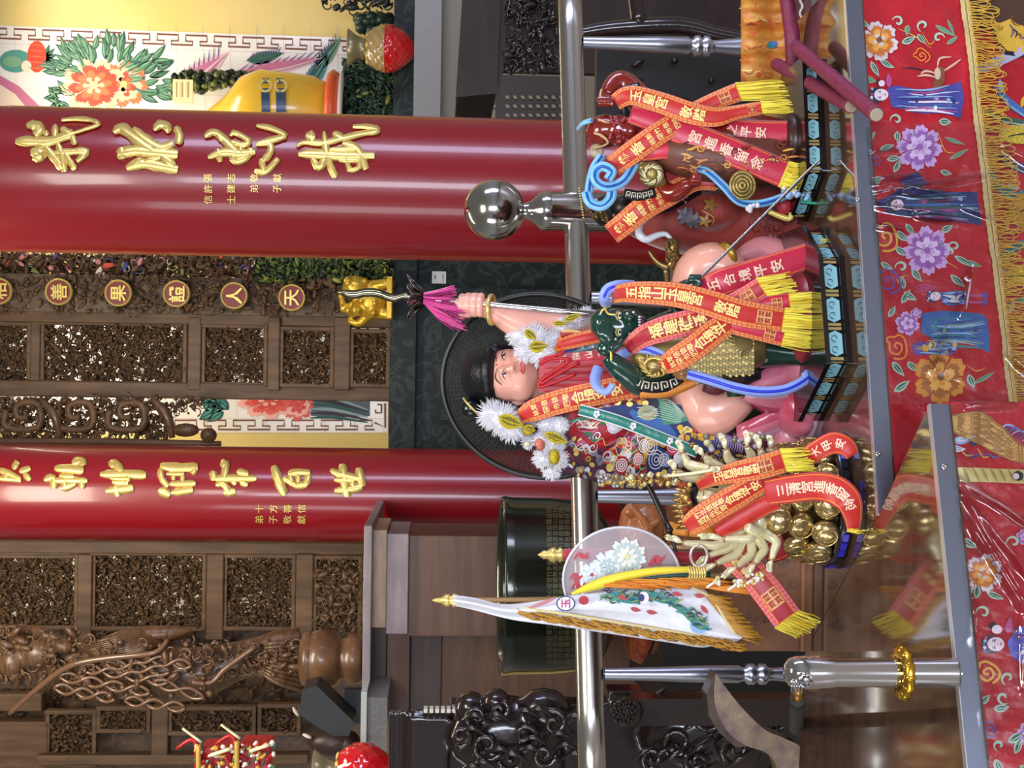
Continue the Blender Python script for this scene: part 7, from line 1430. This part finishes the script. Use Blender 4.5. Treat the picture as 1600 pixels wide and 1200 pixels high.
    for i, lab in enumerate(('white bead ornament in the uppermost of the lower hands of the golden statue', 'white bead ornament in the middle of the lower hands of the golden statue', 'pale gold ornament in the lowest hand of the golden statue above the patterned sash')):
        g = MB(); x, y = ((1122, 908), (1155, 912), (1184, 902))[i]
        for k_ in range(9): g.el(x+r.uniform(-9, 9), y+r.uniform(-6, 6), D-.04, r.uniform(2.5, 4.5), r.uniform(2.5, 4.5), 3, (WHT, PG, GOLD)[(i+k_) % 3], r.uniform(0, 3), 7, 5)
        g.tb([(x-18, y+10, D-.04, 2), (x, y-2, D-.04, 2)], WHT, 6, 2); tag(g.link('hand_ornament'), lab, 'ornament', 'ornaments in the golden statue hands')
    g = MB()
    for k_ in range(30): g.el(1100+r.uniform(-40, 105), 690+r.uniform(-14, 26), D+.035+r.uniform(-.01, .01), r.uniform(3, 7), r.uniform(3, 7), 5, (flat('#8a8478', .3, metal=.5), PG, CG, flat('#b8b0b8', .3))[k_ % 4], r.uniform(0, 3), 8, 6)
    tag(g.link('hand_ornaments'), 'silver and gold ornaments held in the upper hands of the golden statue before the cape', 'ornament')
    d = D-.045
    sash('red sash with orange border over the golden statue, upper one ending in a curved seal', [(1090, 760, d+.03, 14), (1112, 748, d+.012, 24), (1150, 738, d, 33), (1190, 730, d-.004, 37), (1226, 719, d, 38)], 'orange', '玉皇宮敬贈', .2, .74, None, 'seal', 42, 34, base=SRED, seed=21, down=.9)
    sash('red sash with orange border crossing below the golden statue face', [(1072, 824, d+.012, 26), (1090, 812, d+.004, 38), (1125, 790, d-.002, 40), (1160, 770, d, 38), (1192, 752, d+.006, 32)], 'orange', '合境平安', .52, .96, (.14, .52, ['桃園市四眾', '竹北信徒敬']), None, base=SRED, seed=22)
    sash('plain red sash with gold edge under the crossing sash of the golden statue', [(1118, 832, d+.014, 20), (1150, 815, d+.010, 30), (1185, 795, d+.008, 30), (1215, 780, d+.006, 30)], 'red', '', base=SRED, seed=23)
    sash('long red sash with gold characters draped over the golden statue lotus base', [(1195, 770, d+.006, 40), (1235, 764, d-.006, 44), (1275, 760, d-.022, 44), (1305, 766, d-.040, 46), (1325, 782, d-.05, 42), (1332, 805, d-.048, 30), (1333, 830, d-.04, 18)], 'red', '三清宮進香留念', .1, .82, None, 'plain', 12, 12, seed=24, bow=.004, down=.9)
    sash('short red sash curving from the yellow fringe over the golden statue base', [(1258, 716, d+.004, 30), (1280, 702, d-.01, 32), (1302, 692, d-.022, 34), (1322, 698, d-.03, 30), (1332, 712, d-.032, 20)], 'red', '大甲安', .1, .8, seed=25, bow=.004)
    sash('patterned orange sash ending low beside the golden statue, with seal and yellow fringe', [(1140, 862, D+.03, 44), (1172, 892, D+.02, 46), (1200, 926, D+.012, 48), (1231, 968, D+.008, 48)], 'orange', '', .1, .6, (.05, .5, ['贈香敬', '信士眾']), 'seal', 40, 30, base=SCRIM, seed=26, down=.55)
    mb = MB(); mb.tb([(1040, 824, D+.04, 10), (1080, 828, D+.04, 11), (1115, 830, D+.04, 11)], flat('#d88a2c', .4), 10, 4); mb.tb([(1074, 818, D+.03, 3), (1074, 838, D+.03, 3)], flat('#a85a1c', .4), 8, 2); tag(mb.link('orange_tassel_roll'), 'orange cloth roll behind the golden statue arms', 'cloth roll')
    sash('small dark red pennant with yellow fringe below the golden statue arms', [(1195, 866, D+.05, 30), (1215, 858, D+.05, 36), (1234, 848, D+.05, 34)], 'red', '', end='plain', fl=26, n=18, base=SCRIM, seed=27, down=.95)
gold_figure()
# ================================================================== carved box, flags, fan
def flags():
    D = 2.17; r = random.Random(13)
    t = thing('carved_box', PZ(1268, 950, ZT), 'brown carved wooden box behind the white flag and the golden statue', 'box'); BW = mat('box_wood', '#6a4020', .4, var=(14, '#7c5030'), bump=(60, .3, .003)); Db = 2.235
    mb = MB(); mb.bx(1128, 842, 1272, 1018, Db, .12, BW); bevel(mb.link('body', parent=t), .003); mb = MB(); M = dmap(Db-.001)
    for i in range(44): curl(mb, M, r.uniform(1136, 1246), r.uniform(850, 1010), r.uniform(6, 11), r.uniform(0, 6), 2.6, mat('box_carving', '#593216', .4), .0012, 1.1)
    mb.link('carving', parent=t); mb = MB(); mb.bx(1252, 842, 1257, 1018, Db-.004, .006, flat('#8a5a34', .4)); mb.link('edge_strip', parent=t)
    # flag stand behind, holding the poles
    t = thing('flag_stand', PZ(1256, 905, ZT), 'small wooden flag stand behind the carved box', 'stand'); q = PZ(1256, 905, ZT); mb = MB(); mb.box(V((q.x, q.y+.03, ZT+.02)), V((.07, 0, 0)), V((0, .03, 0)), V((0, 0, .02)), BW); mb.link('block', parent=t)
    t = thing('white_flag', P(1190, 940, D), 'white triangular pennant with green dragon and gold fringe on a gold tipped pole', 'flag'); GF = flat('#b8862a', .5)
    mb = MB(); mb.tb([(700, 937, D+.01, 4), (900, 935, D+.015, 4), (1256, 915, D+.12, 4)], flat('#8a6a3a', .35), 8, 6); mb.link('pole', parent=t)
    mb = MB(); mb.lathe(P(712, 938, D+.008), (-UP*-1).normalized()*1.0 if False else V((0, 0, 1)), [(-.004, .010), (.004, .012), (.008, .007), (.012, .011), (.018, .010), (.024, .005), (.034, .0035), (.040, .0006)], 20, GOLD); mb.link('finial', parent=t)
    up = smooth([(708, 930), (740, 934), (790, 944), (850, 937), (905, 929), (990, 922), (1085, 918), (1110, 930), (1140, 955), (1172, 990)], 6); lo = smooth([(710, 946), (745, 954), (800, 968), (860, 976), (900, 982), (980, 994), (1060, 1006), (1090, 1011), (1110, 1010), (1150, 1002)], 6)
    def FM(u, v, l=0):
        x = u*(len(up)-1); i = min(int(x), len(up)-2); f_ = x-i; a = [p+(q_-p)*f_ for p, q_ in zip(up[i], up[i+1])]; b = [p+(q_-p)*f_ for p, q_ in zip(lo[i], lo[i+1])]
        return P(a[0]+(b[0]-a[0])*v, a[1]+(b[1]-a[1])*v, D-.02*math.sin(PI*v)+.006*math.sin(v*9+u*5)-l)
    mb = MB(); mb.grid([[FM(i/50, j/20) for j in range(21)] for i in range(51)], mat('white_silk', '#e4e6ee', .45, sheen=.4, bump=(25, .5, .008))); solid(mb.link('cloth', parent=t), .0014)
    FD = dmap(D-.024); mb = MB()
    for pts, w_ in (([(945, 930), (985, 938), (1015, 930), (1040, 938), (1060, 936)], 14), ([(1040, 940), (1062, 950), (1078, 962), (1092, 978), (1108, 982)], 12), ([(950, 926), (975, 930), (1000, 944)], 8)): stroke(mb, FD, pts, w_, TEA2, .002, 6)
    for k in range(110): x = r.uniform(940, 1108); y = 930+max(0, (x-1035))*.68+r.uniform(-10, 10); stroke(mb, FD, [(x-5, y), (x, y+r.uniform(-5, 5)), (x+6, y+r.uniform(-4, 4))], r.uniform(1.4, 3.4), (flat('#1d5a50'), LG, flat('#7a9a4a'), TEAL2, INK)[k % 5], .003+.0002*(k % 5), 3)
    for x, y in ((965, 930), (1000, 936), (985, 950), (1010, 955), (1050, 926), (1085, 930), (1095, 946)): leaf(mb, FD, x, y, 18, r.uniform(0, 1), 4, flat('#b04048'), None, .004)
    disc(mb, FD, 1006, 934, 8, 10, WHT, .0045); disc(mb, FD, 1002, 934, 5, 6, NAVY, .005); disc(mb, FD, 1092, 978, 14, 12, SKY, .0015); mb.link('painted_dragon', parent=t)
    mb = MB(); disc(mb, FD, 884, 943, 15, 12, NAVY, .002, 0, 24); disc(mb, FD, 884, 943, 13, 10.3, WHT, .0026, 0, 24); txt(mb, FD, '玉', 884, 943, 15, flat('#b8306a'), 0, .0034, off=.02); disc(mb, FD, 912, 938, 8, 7, flat('#b02a34'), .002); stroke(mb, FD, [(826, 950), (850, 942), (868, 934)], 6, flat('#c07a80'), .002, 4); mb.link('round_emblem', parent=t)
    mb = MB()
    for i in range(330):
        u = r.random(); 
        if i < 220: x = 800+u*345; y = 955+(x-800)*.150+r.uniform(-6, 5); pts = [(x, y, D-.022, 1.5), (x+12, y+6, D-.027, 1.6), (x+24, y+5+r.uniform(-4, 4), D-.022, .9)]
        else:
            x = 1098+u*58; y = 926+u*72; pts = [(x, y, D-.016, 1.4), (x+16, y+3, D-.022, 1.5), (x+34+r.uniform(-6, 8), y+8+r.uniform(-5, 5), D-.016, .9)]
        mb.tb(pts, GF if r.random() < .7 else flat('#8a5f1c', .5), 4, 2, cap=False)
    mb.tb([(820, 950, D-.022, 2.4), (900, 962, D-.026, 2.4), (1000, 978, D-.026, 2.4), (1085, 992, D-.02, 2.4), (1135, 1000, D-.014, 2.4)], flat('#d8c890', .5), 6, 5); mb.tb([(1080, 917, D-.016, 2.6), (1112, 935, D-.018, 2.6), (1135, 970, D-.018, 3), (1155, 998, D-.014, 3)], flat('#d8c890', .5), 6, 5); mb.link('fringe', parent=t)
    # round fan
    t = thing('round_fan', P(1085, 898, D-.01), 'round translucent fan with white rim and white flower behind the golden statue', 'fan'); Df = D+.03; c = P(972, 906, Df); k = Df/FPX
    fm = mat('fan_gauze', '#c8b8c0', .5, alpha=.62); mb = MB(); n = 48; mb.poly([c+EX*92*k*math.cos(2*PI*i/n)+EY*82*k*math.sin(2*PI*i/n) for i in range(n)], fm); mb.link('gauze', parent=t)
    mb = MB(); mb.tube([c+EX*92*k*math.cos(2*PI*i/n)+EY*82*k*math.sin(2*PI*i/n) for i in range(n+1)], 2.2*k, 8, flat('#dcdce2', .35), cap=False); mb.link('rim', parent=t)
    F2 = dmap(Df-.001); mb = MB(); flower(mb, F2, 980, 870, 30, [flat('#e9efe6'), flat('#c2d4d2'), flat('#f4f3e4')], 10, .001, .2, flat('#e8e0a0'), 2); flower(mb, F2, 950, 886, 26, [flat('#d8e6ea'), flat('#eef2f0'), flat('#b8ccd0')], 9, .0008, .6, None, 2); flower(mb, F2, 925, 898, 20, [flat('#d8e6f2'), flat('#eef2f6')], 8, .0006, .1, flat('#b84a50'), 2); mb.link('painted_flower', parent=t)
    mb = MB(); RD = flat('#c04450')
    for x, y, a in ((905, 868, .2), (898, 900, 1.2), (1025, 872, 2.2), (900, 915, .8), (1020, 878, -.4)): mb = MB(); stroke(mb, F2, [(x-8, y+6), (x, y-3), (x+8, y+3), (x+14, y-5)], 5, RD, .001, 5); leaf(mb, F2, x, y, 16, a, 4, RD, None, .0012); mb.link('painted_swirl', parent=t)
    mb = MB(); mb.tb([(1062, 904, Df, 4), (1120, 900, Df+.02, 4), (1256, 900, Df+.09, 4)], flat('#c8a878', .4), 8, 3); mb.link('handle', parent=t)
    t = thing('red_banner_pole', P(1256, 866, D+.11), 'red sleeved pole with gold finial standing behind the round fan', 'pole'); Dp = D+.06
    mb = MB(); mb.tb([(876, 867, Dp, 9), (900, 867, Dp, 10), (1000, 868, Dp+.01, 10), (1110, 872, Dp+.02, 10), (1256, 874, Dp+.05, 8)], mat('red_velvet', '#b01c34', .55, sheen=.5), 14, 5); mb.link('sleeve', parent=t)
    mb = MB(); mb.lathe(P(880, 867, Dp), (0, 0, 1), [(0, .010), (.006, .014), (.011, .009), (.016, .014), (.022, .012), (.028, .007), (.034, .008), (.044, .001)], 20, GOLD); mb.link('finial', parent=t)
    mb = MB(); mb.tb([(1000, 854, Dp, 3), (1100, 856, Dp, 4)], flat('#c8a880', .4), 6, 3); mb.link('trim', parent=t)
    t = thing('folded_pennants', P(1120, 915, D-.02), 'yellow and green folded pennant with orange fringe beside the white flag', 'flag')
    S = Strip([(893, 928, D-.03, 3), (920, 918, D-.034, 13), (950, 908, D-.036, 17), (990, 898, D-.036, 14), (1030, 892, D-.036, 12), (1078, 890, D-.036, 9)], 8, .004); mb = MB(); mb.grid([[S(S.L*i/40, S.hw(S.L*i/40)*c_) for c_ in (-1, -.4, .3, 1)] for i in range(41)], mat('yellow_silk', '#ecd824', .4, sheen=.3)); solid(mb.link('yellow_silk', parent=t), .0014)
    S = Strip([(935, 918, D-.022, 4), (990, 908, D-.024, 14), (1050, 900, D-.024, 16), (1110, 900, D-.02, 12)], 8, .004); mb = MB(); mb.grid([[S(S.L*i/30, S.hw(S.L*i/30)*c_) for c_ in (-1, 0, 1)] for i in range(31)], flat('#16483c', .45)); solid(mb.link('green_silk', parent=t), .0014)
    mb = MB(); OF = flat('#dc8a20', .5); OF2 = flat('#c06a14', .5)
    for i in range(90):
        u = r.uniform(0, .85); x = 935+u*180; y = 915-8*math.sin(u*2.4)+r.uniform(-5, 5); mb.tb([(x, y, D-.034, 1.3), (x+30, y+1, D-.04, 1.4), (x+62, y+6+r.uniform(-3, 3), D-.036, 1)], OF if i % 3 else OF2, 4, 2, cap=False)
    for i in range(24): mb.tb([(1110+r.uniform(-10, 10), 918, D-.035, 1.5), (1150, 921+r.uniform(-5, 5), D-.04, 1.5), (1200+r.uniform(-10, 24), 924+r.uniform(-9, 12), D-.032, 1)], OF, 4, 2, cap=False)
    mb.link('orange_fringe', parent=t)
flags()

# ================================================================== thin incense smoke over the armchair
def smoke():
    m = bpy.data.materials.new('smoke'); m.use_nodes = True; t = m.node_tree; t.nodes.clear(); o = t.nodes.new('ShaderNodeOutputMaterial'); v = t.nodes.new('ShaderNodeVolumePrincipled'); v.inputs['Color'].default_value = (.85, .88, 1, 1); v.inputs['Anisotropy'].default_value = .2
    co = t.nodes.new('ShaderNodeTexCoord'); n = t.nodes.new('ShaderNodeTexNoise'); n.inputs['Scale'].default_value = 18; n.inputs['Detail'].default_value = 3; n.inputs['Distortion'].default_value = 1.5
    le = t.nodes.new('ShaderNodeVectorMath'); le.operation = 'DISTANCE'; le.inputs[1].default_value = (.5, .5, .5); mr = t.nodes.new('ShaderNodeMapRange'); mr.inputs['From Min'].default_value = .5; mr.inputs['From Max'].default_value = .1; mr.inputs['To Min'].default_value = 0; mr.inputs['To Max'].default_value = 1
    r2 = t.nodes.new('ShaderNodeMapRange'); r2.inputs['From Min'].default_value = .45; r2.inputs['From Max'].default_value = .75; r2.inputs['To Max'].default_value = 34; mu = t.nodes.new('ShaderNodeMath'); mu.operation = 'MULTIPLY'
    t.links.new(co.outputs['Object'], n.inputs['Vector']); t.links.new(co.outputs['Generated'], le.inputs[0]); t.links.new(le.outputs['Value'], mr.inputs['Value']); t.links.new(n.outputs['Fac'], r2.inputs['Value']); t.links.new(r2.outputs[0], mu.inputs[0]); t.links.new(mr.outputs[0], mu.inputs[1]); t.links.new(mu.outputs[0], v.inputs['Density']); t.links.new(v.outputs[0], o.inputs['Volume'])
    mb = MB(); mb.el(985, 1165, 2.95, 90, 66, 90, m, .3, 20, 14); tag(mb.link('incense_smoke'), 'faint incense smoke drifting before the black armchair', 'smoke', kind='stuff')
smoke()
for grp, names in (('purple wrapped poles', ('wrapped_pole', 'wrapped_crossbar')), ('embroidered altar cloths', ('altar_cloth',)), ('glass topped offering tables', ('offering_table',)), ('carved timber screens', ('carved_screen',)), ('red altar lanterns', ('altar_lantern',)), ('pineapple lamps', ('glass_offering_lamp',)), ('tile murals', ('tile_mural',)), ('rockery reliefs', ('green_rockery',)), ('plastic covers over the altar cloths', ('clear_plastic_cover',))):
    for o in bpy.data.objects:
        if o.parent is None and o.name.split('.')[0] in names: o['group'] = grp
